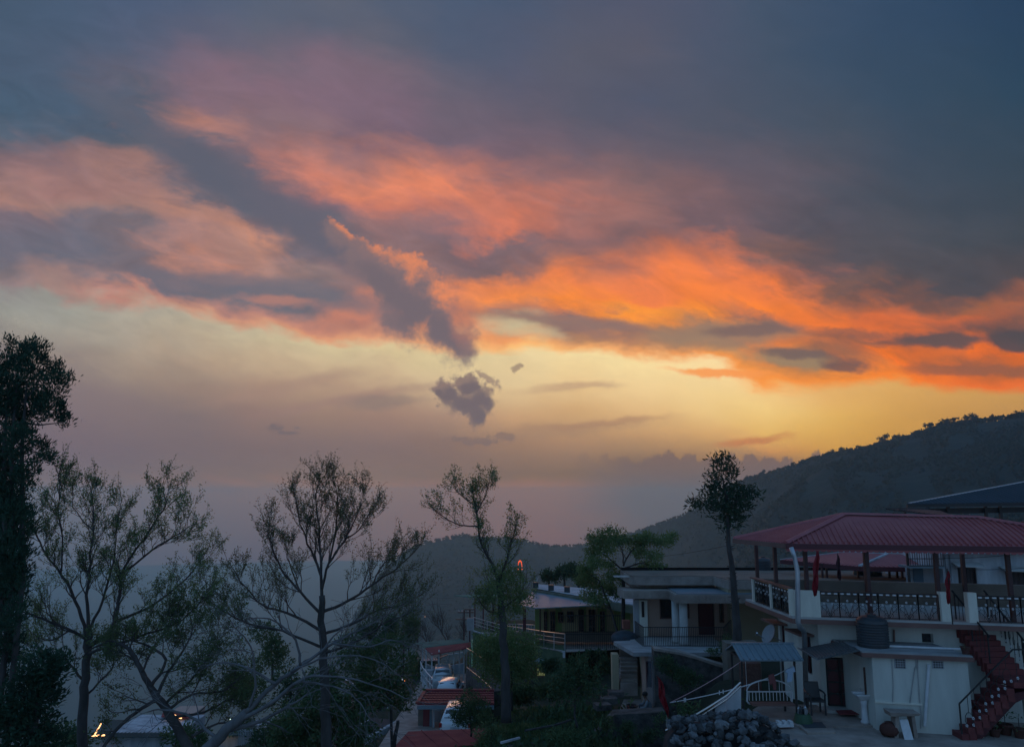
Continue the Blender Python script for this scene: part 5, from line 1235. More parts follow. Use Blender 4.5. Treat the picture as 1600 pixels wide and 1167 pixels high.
# lit street lamp beside the tall trunk
lp_ = empty('street_lamp', W(1149, 905, 60), 'thin pole with a small lit warm lamp beside the tall bare trunk', 'lamp')
MB().tube([W(1148.5, 930, 60), W(1148.5, 893, 60), W(1150.5, 890.5, 60)], .05, 5).build('pole', iron, lp_)
glow = mat('lamp_glow', (1, .8, .5), .5, emit=(1, .72, .38), estr=6)
MB().lathe(W(1151.3, 892.2, 60), [(.02, 0), (.07, .04), (.07, .1), (.02, .14)], 8).build('bulb', glow, lp_)
single('overhead_wire', MB().tube([W(1151, 892, 60), W(1190, 886, 58), W(1250, 874, 56), W(1420, 850, 50)], .012, 4), iron, W(1151, 892, 60), 'thin overhead wire running right from the lit lamp', 'wire')

# ------------------------------------------------------------------ green roadside building, D about 58
DG = 57.0
gb_ = empty('green_building', W(900, 1010, DG), 'low green and yellow building with a sloping blue grey awning under a mossy roof', 'building')
mossy = mat('mossy_concrete', (.07, .085, .05), .9, col2=(.15, .15, .12), scale=1.5, bump=.3)
grn = mat('green_wall_paint', (.20, .29, .09), .8, col2=(.22, .28, .10), scale=1.0)
yel = mat('yellow_wall_paint', (.42, .35, .19), .8)
q = MB(); ra_, rb_, rc_, rd_ = W(832, 921, DG - 1), W(1010, 950, DG - 9), W(1030, 930, DG + 4), W(838, 913, DG + 5)
q.prism([p - Vector((0, 0, .45)) for p in (ra_, rb_, rc_, rd_)], (0, 0, .45)); q.build('roof_slab', mossy, gb_)
q = MB(); q.prism([p + Vector((0, 0, .01)) for p in (ra_ + Vector((.3, .4, 0)), rb_ + Vector((-.2, .6, 0)), rc_, rd_)], (0, 0, .04)); q.build('roof_surface', white_stain, gb_)
for px, py in ((837, 914), (861, 918), (886, 921), (924, 915)):
    c = W(px, py + 4, DG - 1 + (px - 832) * -.02); q = MB(); q.cbox(c, .38, .38, .38); q.build('roof_block', tank_black, gb_)
q = MB().tube([W(836, 914, DG), W(842, 900, DG)], .035, 5).build('roof_pipe', galv, gb_)
q = MB(); a0, a1, a2, a3 = W(810, 946, DG - 5), W(838, 951, DG - 6.5), W(934, 946, DG - 8), W(832, 926, DG - 1.2)
q.prism([a0, a1, a2, W(962, 943, DG - 6), a3], (0, 0, .06)); q.build('awning', blue_sheet, gb_)
# wall of panels
segs = [(836, 846, grn), (846, 851, yel), (851, 857, grn), (857, 868, yel), (868, 878, grn), (878, 905, yel), (905, 916, grn), (916, 934, yel), (934, 948, grn), (948, 960, yel), (960, 985, grn), (985, 1012, yel)]
DWl = DG - 3.5
for k, (x0, x1, m_) in enumerate(segs):
    q = MB(); wbox(q, x0, 945, x1, 1002, DWl + .01 * (k % 2), .3); q.build('wall_panel', m_, gb_)
for x0, x1, y0, y1 in ((850, 855, 955, 990), (860, 867, 955, 995), (872, 880, 956, 972), (886, 896, 955, 972), (904, 912, 952, 998), (920, 930, 952, 992), (938, 945, 955, 990)):
    q = MB(); wbox(q, x0, y0, x1, y1, DWl - .06, .05); w_ = q.build('window', glass_dark, gb_)
    q = MB()
    for j in range(4): wbox(q, x0, y0 + (y1 - y0) * j / 3 - .4, x1, y0 + (y1 - y0) * j / 3 + .4, DWl - .1, .03)
    for x in (x0, (x0 + x1) / 2, x1): wbox(q, x - .3, y0, x + .3, y1, DWl - .11, .03)
    q.build('window_frame', brown_trim, w_)
for x0, x1 in ((817, 822), (843, 845)):
    q = MB(); wbox(q, x0, 950, x1, 987, DG - 6, .2); q.build('post', red_trim, gb_)
q = MB(); wbox(q, 800, 988, 1010, 1003, DWl - .6, .5); q.build('plinth', dark_wall, gb_)
# tall grid fence before it
fg = MB()
for k in range(30): x = 884 + 3.0 * k; wbox(fg, x, 960, x + .7, 1017, 49, .03)
for y in (961, 990, 1016): wbox(fg, 884, y, 972, y + 1.2, 48.96, .04)
single('grid_fence', fg, iron, W(930, 1017, 49), 'tall black bar fence in front of the green building', 'fence')
# terrace ground and paved edge
def ramp_rail(name, pts, h, D_list, lab, m_=steel, post_every=1.6, rails=(1.0, .72, .44), grp=None, base=None):
    """pts: pixel positions of the foot line, with distances; posts and rails of tube"""
    P = [W(x, y, d) for (x, y), d in zip(pts, D_list)]; q = MB()
    for a, b in zip(P[:-1], P[1:]):
        n_ = max(int((b - a).length / post_every), 1)
        for k in range(n_ + 1): p = a + (b - a) * k / n_; q.tube([p, p + Vector((0, 0, h))], .03, 5)
    for r_ in rails: q.tube([p + Vector((0, 0, h * r_)) for p in P], .035 if r_ == 1.0 else .022, 6)
    o = single(name, q, m_, P[0], lab, 'railing')
    if base:
        q = MB()
        for a, b in zip(P[:-1], P[1:]): q.prism([a, b, b - Vector((0, 0, base)), a - Vector((0, 0, base))], (0, .25, 0))
        q.build('base_wall', white_stain, o)
    return o
ramp_rail('walkway_railing', [(740, 985), (784, 999), (822, 1006), (850, 1012), (883, 1018)], 1.0, [62, 58, 54, 51, 47], 'long silver railing of the raised walkway running down past the tall leafy tree', rails=(1.0, .75, .5), base=.35)
ramp_rail('balcony_railing', [(784, 992), (810, 993), (838, 996)], .9, [66, 64, 60], 'grey net railing at the back of the raised walkway', m_=galv, post_every=.35, rails=(1.0, .1))
q = MB(); q.prism([W(739, 987, 62), W(784, 1001, 58), W(884, 1020, 47), W(884, 1075, 47), W(784, 1090, 58), W(739, 1050, 62)], (0, 2.5, 0)); single('green_wall', q, mat('muted_green_plaster', (.05, .075, .045), .9, col2=(.09, .12, .07), scale=1.5, spec=.05), W(800, 1040, 58), 'long light green painted retaining wall below the raised walkway', 'wall')
q = MB(); q.prism([W(736, 1000, 66), W(788, 1002, 60), W(788, 1060, 60), W(736, 1052, 66)], (0, .4, 0)); single('pale_green_wall', q, mat('pale_green_paint', (.30, .42, .26), .8), W(760, 1052, 62), 'pale green wall panel beside the red and green canopy', 'wall')
wk = MB(); wk.prism([W(739, 986.5, 62) , W(784, 1000.5, 58), W(884, 1019, 47), W(1012, 1012, 50), W(1012, 1000, 58), W(790, 990, 68)], (0, 0, .04)); tag(wk.build('walkway', concrete, None), kind='structure')
# walkway shelter: thin red posts under a pale green sheet
sh = empty('walkway_shelter', W(757, 985, 66), 'thin red posts holding a pale green sheet over the end of the walkway', 'shelter')
for px in (742, 755, 770, 781): q = MB(); wbox(q, px - .9, 934, px + .9, 986, 65, .12); q.build('post', red_trim, sh)
q = MB(); q.prism([W(709, 931, 66), W(760, 935, 63), W(800, 930, 66), W(740, 929, 70)], (0, 0, .05)); q.build('sheet', mat('pale_green_sheet', (.10, .20, .16), .9, spec=.05), sh)
# power poles
pp = empty('power_pole', W(725, 1002, 80), 'double brown power pole with crossbars beside the walkway', 'power pole')
for px, y0 in ((725, 953), (734, 952)): q = MB(); wbox(q, px - 1, y0, px + 1, 1010, 80, .16); q.build('pole', maroon_post, pp)
for x0, x1, y in ((715, 740, 956), (712, 732, 967), (726, 741, 951.5)): q = MB(); wbox(q, x0, y, x1, y + 1.3, 79.8, .12); q.build('crossbar', iron, pp)
for px, y in ((717, 953.5), (722, 953.5), (731, 953.5), (738, 949.5)): q = MB().lathe(W(px, y + 2, 79.85), [(.06, 0), (.09, .06), (.05, .12), (.07, .16), (.02, .2)], 8).build('insulator', white_stain, pp)
q = MB(); wbox(q, 729, 965, 742, 985, 78, .2); single('picket_panel', q, galv, W(735, 985, 78), 'small pale panel fence behind the double power pole', 'fence')
# curved ramp wall with railing
ramp_rail('ramp_railing', [(729, 1044), (734, 1048), (744, 1056), (757, 1067), (768, 1078)], 1.5, [62, 60, 57, 54, 51], 'curving silver railing on the stone wall above the parked cars', rails=(1.0, .08), base=None)
q = MB(); P = [W(x, y, d) for (x, y), d in zip([(728, 1043), (734, 1048), (744, 1056), (757, 1067), (770, 1080)], [62.2, 60.2, 57.2, 54.2, 51])]
for a, b in zip(P[:-1], P[1:]): q.hexa([a - Vector((0, 0, 3)), b - Vector((0, 0, 3)), b + Vector((1.0, .6, -3)), a + Vector((1.0, .6, -3)), a, b, b + Vector((1.0, .6, 0)), a + Vector((1.0, .6, 0))])
single('ramp_wall', q, stone, P[2], 'brown stone wall curving down beside the parked cars', 'wall')
# little kiosk with lit slats
kk = empty('kiosk', W(850, 1060, 50), 'small kiosk with a bluish flat roof and glowing vertical slats', 'kiosk')
q = MB(); wbox(q, 829, 1036, 838, 1058, 50, 1.4); q.build('side_wall', red_trim, kk)
q = MB(); wbox(q, 838.2, 1036, 862, 1058, 50.2, 1.2); q.build('wall', dark_wall, kk)
q = MB(); q.prism([W(826, 1037, 49.6), W(871, 1037, 49.6), W(866, 1029, 51.4), W(838, 1029, 51.4)], (0, 0, .12)); q.build('roof', blue_sheet, kk)
lit = mat('lit_slat', (.5, .6, .25), .6, emit=(.42, .42, .16), estr=.32)
for k in range(8): q = MB(); wbox(q, 840 + 2.4 * k, 1039, 841.2 + 2.4 * k, 1055, 50.1, .06); q.build('slat', lit, kk)

# ------------------------------------------------------------------ road, parking, sheds, cars
asphalt = mat('asphalt', (.040, .042, .045), .8, col2=(.07, .072, .075), scale=1.2, bump=.2, bscale=30, spec=.12)
def strip(mb, line, w_, lift):
    P = [Vector((x, y, 0)) for x, y in line]; out = []
    for i, p in enumerate(P):
        t = (P[min(i + 1, len(P) - 1)] - P[max(i - 1, 0)]).normalized(); n_ = Vector((t.y, -t.x, 0)); out.append((p - n_ * w_ / 2, p + n_ * w_ / 2))
    for (a, b), (c, d) in zip(out[:-1], out[1:]):
        q = [a, b, d, c]; mb.poly([(v.x, v.y, road_z(v.x, v.y) + lift) for v in q])
def road_z(x, y): return -8.45 - .012 * (y - 50)
import functools
rp_ = [(-19, 36), (-17, 40), (-15, 45), (-13, 50), (-11.2, 55), (-9.6, 60), (-8.8, 65), (-9.6, 69), (-12, 73)]
def bez(pts, n=6):
    out = []
    for i in range(len(pts) - 1):
        for k in range(n): t = k / n; out.append((pts[i][0] * (1 - t) + pts[i + 1][0] * t, pts[i][1] * (1 - t) + pts[i + 1][1] * t))
    return out + [pts[-1]]
q = MB(); strip(q, rp_, 7.4, 0); tag(q.build('road', asphalt, None), kind='structure')
q = MB(); lm = bez(rp_, 8)
for k in range(0, len(lm) - 4, 7): strip(q, lm[k:k + 3], .14, .006)
tag(q.build('road_marking', white_paint, None), kind='structure')
q = MB(); off = [(x + 3.4, y + .6) for x, y in rp_]; strip(q, off, .12, .006); off = [(x - 3.4, y - .6) for x, y in rp_]; strip(q, off, .12, .006); tag(q.build('road_edge_line', white_paint, None), kind='structure')
kb = MB()
for (x0, y0), (x1, y1) in zip(rp_[3:8], rp_[4:9]): a = Vector((x0 + 3.9, y0 + .6, road_z(x0, y0))); b = Vector((x1 + 3.9, y1 + .6, road_z(x1, y1))); kb.hexa([a, b, b + Vector((.3, 0, 0)), a + Vector((.3, 0, 0)), a + Vector((0, 0, .9)), b + Vector((0, 0, .9)), b + Vector((.3, 0, .9)), a + Vector((.3, 0, .9))])
single('parapet_wall', kb, white_stain, (-8, 58, -8.5), 'low white parapet wall along the inner edge of the road', 'wall')
def park_z(y): return -6.15 - (y - 46) * .095
q = MB().prism([(-6.9, 40, park_z(40) - .6), (-1.8, 40, park_z(40) - .6), (-2.2, 74, park_z(74) - .6), (-8.0, 74, park_z(74) - .6)], (0, 0, .6)); tag(q.build('parking', concrete, None), kind='structure')

car_paint = mat('silver_car_paint', (.40, .42, .44), .28, .3, coat=1.0, spec=.6)
car_white = mat('white_car_paint', (.62, .64, .66), .3, coat=1.0, spec=.6)
tail = mat('tail_lamp_glass', (.30, .02, .02), .2); lampg = mat('head_lamp_glass', (.7, .7, .7), .1)
def car(c, rz, paint, lab, L_=4.3, W_=1.72, H_=1.6, roof_rails=False, rear=True):
    root = empty('parked_car', c, lab, 'car', 'cars parked in the roadside yard'); R = Matrix.Rotation(rz, 3, 'Z'); c = Vector(c)
    T = lambda x, y, z: c + R @ Vector((x, y, z))      # y runs forwards
    y0 = -L_ / 2
    # lofted sections along the length: (y, half width, sill, shoulder)
    lower = [(0, .74, .42, .80), (.06, .82, .30, .92), (.5, .86, .24, .96), (2.2, .86, .22, .93), (3.3, .86, .24, .88), (4.0, .80, .28, .74), (4.25, .66, .36, .60)]
    q = MB(); rings = []
    for yy, hw, zs, zh in lower:
        yy *= L_ / 4.3; hw *= W_ / 1.72; z2 = zh * H_ / 1.6
        rings.append([(-hw * .94, zs), (-hw, zs + .12), (-hw, z2 - .14), (-hw * .93, z2), (0, z2 + .02), (hw * .93, z2), (hw, z2 - .14), (hw, zs + .12), (hw * .94, zs)])
        for x, z in rings[-1]: q.v.append(tuple(T(x, y0 + yy, z)))
    n_ = 9
    for k in range(len(lower) - 1):
        for j in range(n_): a = k * n_ + j; b = k * n_ + (j + 1) % n_; q.f.append((a, b, b + n_, a + n_))
    q.f.append(tuple(range(n_ - 1, -1, -1))); q.f.append(tuple((len(lower) - 1) * n_ + j for j in range(n_)))
    # cabin
    cab = [(.10, .74, .30), (.38, .66, .58), (.75, .62, .66), (2.0, .62, .66), (2.5, .63, .60), (3.15, .74, .02)]
    i0 = len(q.v); zb_ = .90 * H_ / 1.6
    for yy, hw, dz in cab:
        for x, z in ((-.80, -.04), (-hw - .02, dz * .55 + (.0 if dz > .1 else -.02)), (-hw * .9, dz), (0, dz + .03), (hw * .9, dz), (hw + .02, dz * .55 + (.0 if dz > .1 else -.02)), (.80, -.04)):
            q.v.append(tuple(T(x * W_ / 1.72, y0 + yy * L_ / 4.3, zb_ + z * H_ / 1.6)))
    for k in range(len(cab) - 1):
        for j in range(6): a = i0 + k * 7 + j; q.f.append((a, a + 1, a + 8, a + 7))
    q.f.append(tuple(i0 + j for j in range(6, -1, -1)))
    q.build('body', paint, root, True)
    s_ = H_ / 1.6; w_ = W_ / 1.72
    # rear glass, windscreen, side glass: panels just proud of the cabin
    def pane(name, pts, m_=glass_dark, d=.014):
        p = [T(*v) for v in pts]; nrm = (p[1] - p[0]).cross(p[2] - p[0]).normalized(); cc = sum(p, Vector()) / len(p)
        if nrm.dot(cc - T(0, 0, zb_)) < 0: nrm = -nrm
        MB().prism([v + nrm * .012 for v in p], nrm * d).build(name, m_, root)
    yr = y0
    pane('rear_window', [(-.60 * w_, yr + .10 , zb_ + .22 * s_ ), (.60 * w_, yr + .10, zb_ + .22 * s_), (.52 * w_, yr + .36, zb_ + .58 * s_), (-.52 * w_, yr + .36, zb_ + .58 * s_)])
    pane('windscreen', [(-.66 * w_, y0 + 3.08 * L_ / 4.3, zb_ + .10 * s_), (.66 * w_, y0 + 3.08 * L_ / 4.3, zb_ + .10 * s_), (.54 * w_, y0 + 2.58 * L_ / 4.3, zb_ + .56 * s_), (-.54 * w_, y0 + 2.58 * L_ / 4.3, zb_ + .56 * s_)])
    for sx in (-1, 1):
        for a, b in ((.62, 1.5), (1.56, 2.5)):
            pane('side_window', [(sx * .77 * w_, y0 + a * L_ / 4.3, zb_ + .10 * s_), (sx * .77 * w_, y0 + b * L_ / 4.3, zb_ + .10 * s_), (sx * .66 * w_, y0 + (b - .1) * L_ / 4.3, zb_ + .46 * s_), (sx * .66 * w_, y0 + (a + .15) * L_ / 4.3, zb_ + .46 * s_)])
        MB().box(T(sx * .80 * w_ - .08, y0 - .015, .66 * s_), R @ Vector((.16, 0, 0)), R @ Vector((0, .1, 0)), (0, 0, .22)).build('tail_light', tail, root)
        MB().box(T(sx * .62 * w_ - .14, y0 + L_ - .12, .52 * s_), R @ Vector((.28, 0, 0)), R @ Vector((0, .1, 0)), (0, 0, .14)).build('headlight', lampg, root)
        MB().box(T(sx * (.93 * w_) - .08, y0 + 2.75 * L_ / 4.3, .93 * s_), R @ Vector((.16, 0, 0)), R @ Vector((0, .08, 0)), (0, 0, .13)).build('wing_mirror', paint, root)
        if roof_rails: MB().tube([T(sx * .55 * w_, y0 + .7, zb_ + .68 * s_), T(sx * .55 * w_, y0 + .8, zb_ + .72 * s_), T(sx * .55 * w_, y0 + 2.0, zb_ + .72 * s_), T(sx * .55 * w_, y0 + 2.1, zb_ + .67 * s_)], .018, 5).build('roof_rail', galv, root)
        for yy in (.78, 3.42):
            cc = T(sx * .80 * w_, y0 + yy * L_ / 4.3, .31); ax_ = R @ Vector((1, 0, 0)); up_ = Vector((0, 0, 1)); fw_ = R @ Vector((0, 1, 0)); t_ = MB()
            for off, r_ in ((-.1, .24), (-.1, .31), (.1, .31), (.1, .24)):
                for j in range(18): a = 2 * pi * j / 18; t_.v.append(tuple(cc + ax_ * off + up_ * sin(a) * r_ + fw_ * cos(a) * r_))
            for k in range(3):
                for j in range(18): a = k * 18 + j; b = k * 18 + (j + 1) % 18; t_.f.append((a, b, b + 18, a + 18))
            t_.f.append(tuple(range(18))); t_.f.append(tuple(54 + j for j in range(18)))
            wh = t_.build('wheel', rubber, root)
            h_ = MB(); 
            for j in range(5): a = 2 * pi * j / 5; h_.bar(cc + ax_ * sx * .105, cc + ax_ * sx * .105 + up_ * sin(a) * .2 + fw_ * cos(a) * .2, .05)
            h_.build('rim', galv, wh)
    MB().box(T(-.76 * w_, y0 - .07, .30), R @ Vector((1.52 * w_, 0, 0)), R @ Vector((0, .12, 0)), (0, 0, .2)).build('rear_bumper', paint, root)
    MB().box(T(-.26, y0 - .09, .50 * s_ + .08), R @ Vector((.52, 0, 0)), R @ Vector((0, .015, 0)), (0, 0, .13)).build('number_plate', white_stain, root)
    return root
def on_park(px, py, y): x = W(px, py, y).x; return Vector((x, y, park_z(y)))
car(on_park(692, 1060, 66), radians(4), car_paint, 'silver estate car parked farthest up the yard under the red and green canopy', 4.5, 1.8, 1.75, True)
car(on_park(703, 1075, 59.5), radians(-3), car_white, 'silver hatchback with its roof catching orange light, between the other two parked cars', 3.9, 1.66, 1.52)
car(on_park(717, 1115, 47.8), radians(-2), car_white, 'white car parked half under the red tiled roof, partly hidden by the round bush', 4.3, 1.76, 1.62)

# red and green canopy on thin white posts
cy = empty('parking_canopy', (-6.5, 72, park_z(70)), 'red and green corrugated canopy on thin white posts over the parked cars', 'canopy')
cA, cB, cC, cD = W(664, 1012, 69), W(735, 1003, 69), W(716, 998, 75), W(650, 1004, 75)
q = MB(); f0, f1 = W(674, 1023, 66.5), W(737, 1011, 66.5)
sheet(q, [f0, f1, cB, cA], None, 26, .04); q.build('red_sheet', red_dull, cy)
q = MB(); sheet(q, [cA, cB, cC, cD], None, 26, .04); q.build('green_sheet', mat('green_sheet', (.06, .15, .13), .85, spec=.05), cy)
for px, y0, D_ in ((666, 1014, 69), (661, 1008, 74), (675, 1020, 67), (686, 1015, 67), (709, 1012, 67.5), (718, 1009, 68), (725, 1008, 68)):
    a = W(px, y0, D_); q = MB(); q.bar(a, (a.x, a.y, park_z(D_)), .10); q.build('post', white_paint, cy)
# blue sheet roof farther down
bl_ = empty('blue_roof_shed', W(655, 1035, 84), 'low shed with a dull blue sheet roof beyond the canopy', 'shed')
q = MB(); sheet(q, [W(636, 1033, 80), W(684, 1031, 80), W(676, 1019, 90), W(640, 1022, 90)], None, 14, .04); q.build('roof', mat('dull_blue_sheet', (.10, .18, .25), .5), bl_)
q = MB(); wbox(q, 640, 1033, 680, 1050, 81, 7); q.build('wall', dark_wall, bl_)
for k, (px, py, D_) in enumerate(((655, 1048, 70), (672, 1062, 63.5))):
    pass
ramp_rail('yard_railing', [(657, 1052), (660, 1062), (668, 1074), (676, 1084)], 1.0, [70, 66, 60, 56], 'low white railing at the left edge of the parking yard', m_=white_paint, post_every=1.2, rails=(1.0, .5), base=.7)
ramp_rail('far_yard_railing', [(684, 1046), (700, 1040), (725, 1036)], 1.0, [72, 74, 75], 'grey wall with a rail curving behind the farthest parked car', m_=steel, rails=(1.0,), base=1.4)
q = MB(); q.cbox(W(672, 1056, 66), .9, .5, .5); single('white_crate', q, white_stain, W(672, 1056, 66), 'small pale crate left of the farthest parked car', 'crate')
# red tiled gate roof
gt = empty('gatehouse', W(690, 1135, 49), 'small gatehouse with a red tiled roof and a dark red door panel', 'gatehouse')
tile_red = mat('red_roof_tile', (.19, .036, .042), .7, col2=(.25, .055, .06), scale=5, spec=.2)
g0, g1, g2, g3 = W(652, 1101, 47.5), W(772, 1101, 47.5), W(772, 1082, 51), W(664, 1082, 51)
q = MB(); q.prism([g0, g1, g2, g3], (0, 0, .06))
nr_, nc_ = 5, 24
for i in range(nr_):
    u0, u1 = i / nr_, (i + .92) / nr_
    for j in range(nc_):
        v0, v1 = j / nc_, (j + .85) / nc_
        def G(u, v): a = g0 + (g3 - g0) * u; b = g1 + (g2 - g1) * u; return a + (b - a) * v
        up_ = Vector((0, 0, 1)); q.hexa([G(u0, v0) + up_ * .065, G(u0, v1) + up_ * .065, G(u1, v1) + up_ * .065, G(u1, v0) + up_ * .065, G(u0, v0) + up_ * .14, G(u0, v1) + up_ * .14, G(u1, v1) + up_ * .085, G(u1, v0) + up_ * .085])
q.build('roof', tile_red, gt)
MB().bar(g3 + Vector((0, 0, .12)), g2 + Vector((0, 0, .12)), .3, .2).build('ridge_tiles', tile_red, gt); MB().bar(g0 + Vector((0, 0, .1)), g3 + Vector((0, 0, .1)), .22, .12).build('verge', tile_red, gt)
MB().bar(g0 + Vector((0, -.05, -.12)), g1 + Vector((0, -.05, -.12)), .08, .2).build('gutter', blue_sheet, gt)
q = MB(); wbox(q, 661, 1105, 671, 1140, 48.6, .2); q.build('door', red_dull, gt)
q = MB(); wbox(q, 671.2, 1107, 675, 1140, 48.5, .2); q.build('door_frame', blue_sheet, gt)
q = MB(); wbox(q, 653, 1105, 661, 1145, 48.9, .3); q.build('wall', dark_wall, gt)
q = MB(); wbox(q, 676, 1106, 679, 1142, 48.3, .2); q.build('post', white_stain, gt)
q = MB(); wbox(q, 679.2, 1106, 690, 1142, 50.2, .2); q.build('back_wall', white_stain, gt)
# dull red sheet roof at the bottom edge
rs_ = empty('sheet_roof_shed', W(700, 1165, 36), 'shed with a worn dull red sheet roof at the bottom edge of the picture', 'shed')
q = MB(); sheet(q, [W(606, 1177, 33), W(770, 1160, 34.2), W(764, 1137, 38), W(638, 1142, 38.5)], None, 5, .02)
q.build('roof', red_dull, rs_)
q = MB(); a, b = W(622, 1172, 35), W(765, 1160, 35); q.box((a.x, 35, -9), (b.x - a.x, 0, 0), (0, 3, 0), (0, 0, 9 + min(a.z, b.z) - .35)); q.build('wall', dark_wall, rs_)
for px in (743, 747): q = MB(); wbox(q, px, 1160, px + 1.5, 1185, 34.6, .1); q.build('post', white_stain, rs_)
# roadside lamp or signal with lit heads
sg = empty('roadside_signal', W(631, 1110, 60), 'grey roadside pole with one white and one orange light', 'signal')
a = W(630, 1060, 60); q = MB(); q.bar((a.x, 60, road_z(a.x, 60)), a, .14); q.build('pole', galv, sg)
for px, col, e_ in ((628, (.8, .9, 1), 2.2), (632.5, (1, .25, .04), 3.0)):
    q = MB(); wbox(q, px - 1.2, 1058.5, px + 1.2, 1065, 59.8, .12); h_ = q.build('lamp_head', tank_black, sg)
    q = MB(); wbox(q, px - .7, 1060, px + .7, 1064, 59.75, .04); q.build('lens', mat('lit_lens', col, .4, emit=col, estr=e_), h_)
q = MB(); wbox(q, 629, 1007, 631.5, 1060, 66, .16); single('utility_pole', q, maroon_post, W(630, 1060, 66), 'slender brown pole behind the left side of the canopy', 'pole')

# ------------------------------------------------------------------ building with a string of lights, lower left behind the trees
lb = empty('lit_roadside_building', W(200, 1160, 60), 'long low building with a pale sheet roof edged by warm lights behind leafy trees', 'building')
q = MB(); sheet(q, [W(150, 1151, 58), W(270, 1151, 58), W(268, 1124, 66), W(168, 1124, 66)], None, 20, .04); q.build('roof', mat('grey_green_sheet', (.05, .08, .08), .9, spec=.05), lb)
q = MB(); wbox(q, 156, 1152, 268, 1200, 58.6, 6); q.build('wall', white_stain, lb)
warm = mat('warm_lights', (1, .6, .3), .5, emit=(1, .50, .20), estr=2.6)
q = MB()
def light_string(pts, D_, n_, name, root, m_=warm, r_=.055):
    P = [W(x, y, D_) for x, y in pts]; q = MB()
    for k in range(n_):
        u = k / (n_ - 1) * (len(P) - 1); i = min(int(u), len(P) - 2); p = P[i] + (P[i + 1] - P[i]) * (u - i); q.lathe(p, [(r_ * .2, -r_), (r_, 0), (r_ * .2, r_)], 6)
    q.tube(P, .015, 4); return q.build(name, m_, root)
light_string([(148, 1147), (158, 1130)], 57.8, 12, 'light_string', lb); light_string([(144, 1149), (163, 1148)], 57.7, 18, 'light_string', lb)
b2 = empty('lit_stall', W(350, 1160, 56), 'roadside stall with strings of orange and white lights behind the bare pale boughs', 'stall')
q = MB(); sheet(q, [W(335, 1150, 55), W(400, 1146, 55), W(398, 1122, 60), W(362, 1120, 60)], None, 10, .04); q.build('roof', mat('grey_green_sheet_b', (.06, .10, .10), .9, spec=.05), b2)
q = MB(); wbox(q, 345, 1150, 398, 1200, 55.5, 4); q.build('wall', white_stain, b2)
pk = MB()
for k in range(18): wbox(pk, 372 + 2.6 * k, 1138, 373.2 + 2.6 * k, 1164, 54, .05)
wbox(pk, 371, 1141, 420, 1142.5, 53.95, .06); pk.build('picket_fence', white_stain, b2)
light_string([(342, 1157), (352, 1140), (360, 1124)], 54.8, 9, 'light_string', b2, mat('white_lights', (.9, 1, .9), .5, emit=(.75, 1, .8), estr=2.2), .07); light_string([(340, 1154), (350, 1150)], 54.7, 8, 'light_string', b2, warm, .08)
b3 = empty('lit_shop_front', W(272, 1120, 64), 'small shop front lit by a row of orange bulbs among the branches', 'shop')
q = MB(); wbox(q, 255, 1118, 296, 1160, 64.6, 3); q.build('wall', pinkish, b3)
q = MB(); sheet(q, [W(252, 1119, 63), W(298, 1121, 63), W(296, 1110, 67), W(256, 1108, 67)], None, 8, .04); q.build('roof', red_dull, b3)
light_string([(266, 1115), (283, 1121)], 62.8, 14, 'light_string', b3, warm, .08); light_string([(274, 1152), (276, 1158)], 62.8, 4, 'light_string', b3, warm, .08)

# ------------------------------------------------------------------ trees
def PL(pts, D, rj=None, spread=0.0):
    """pixel polyline to world; each point may carry its own distance"""
    out = []
    for k, p in enumerate(pts):
        d = p[2] if len(p) > 2 else D
        out.append(W(p[0], p[1], d))
    return out
def tree_root(name, loc, lab, cat='tree', grp=None): return empty(name, loc, lab, cat, grp)

# left edge: tall dense cypress
def blob_w(px, py, D, r, ry=None, dy=None):
    s = D / 1200.0; return (W(px, py, D), (r * s, (dy or r) * s, (ry or r) * s))
DA = 20.0
cb = []
for px, py, r, ry in ((18, 590, 34, 44), (52, 566, 26, 34), (84, 600, 20, 28), (46, 632, 34, 30), (78, 640, 24, 20), (8, 650, 30, 34), (100, 657, 9, 14), (28, 690, 24, 30), (62, 700, 12, 16), (72, 715, 14, 9), (6, 724, 20, 30), (40, 738, 18, 20), (16, 772, 28, 34), (22, 820, 28, 34), (12, 870, 30, 36), (8, 925, 26, 38), (22, 900, 18, 26), (4, 985, 22, 40), (22, 960, 16, 24), (28, 850, 16, 26), (20, 1010, 14, 24), (24, 800, 22, 22), (30, 905, 14, 20), (-6, 800, 26, 40), (-4, 900, 26, 40), (10, 1040, 14, 30), (50, 542, 9, 13), (14, 540, 8, 14), (32, 548, 7, 12), (108, 590, 7, 8), (92, 575, 8, 10), (-20, 620, 40, 60), (-20, 740, 40, 60), (-16, 860, 34, 60)):
    cb.append(blob_w(px, py, DA + random.Random(px * py).uniform(-.6, .6), r, ry))
cyp = tree_root('cypress_tree', (W(20, 900, DA).x, DA, gz(-13, DA)), 'tall dense dark evergreen filling the left edge of the picture')
V, Fq = tufts(cb, 900, .10, 31, tuft=10, trad=.06, wid=.30, shell=.3, upb=.9)
np_mesh('crown', V, Fq, leaf_cyp, parent=cyp)
t_ = MB()
for dx, x1 in ((0, 18), (.25, 34), (-.2, 6)):
    b = W(20, 900, DA); t_.tube([(b.x + dx, DA, gz(b.x, DA) - .3), (b.x + dx, DA, b.z), W(x1, 700, DA), W(x1 + 8, 600, DA)], [.09, .07, .05, .02], 7)
for x0, y0, x1, y1 in ((24, 690, 70, 710), (28, 660, 98, 660), (20, 640, 60, 600), (24, 720, 75, 716)): t_.tube([W(x0, y0, DA), W((x0 + x1) / 2, (y0 + y1) / 2 + 4, DA), W(x1, y1, DA)], [.03, .02, .01], 5)
t_.build('trunk', bark, cyp)
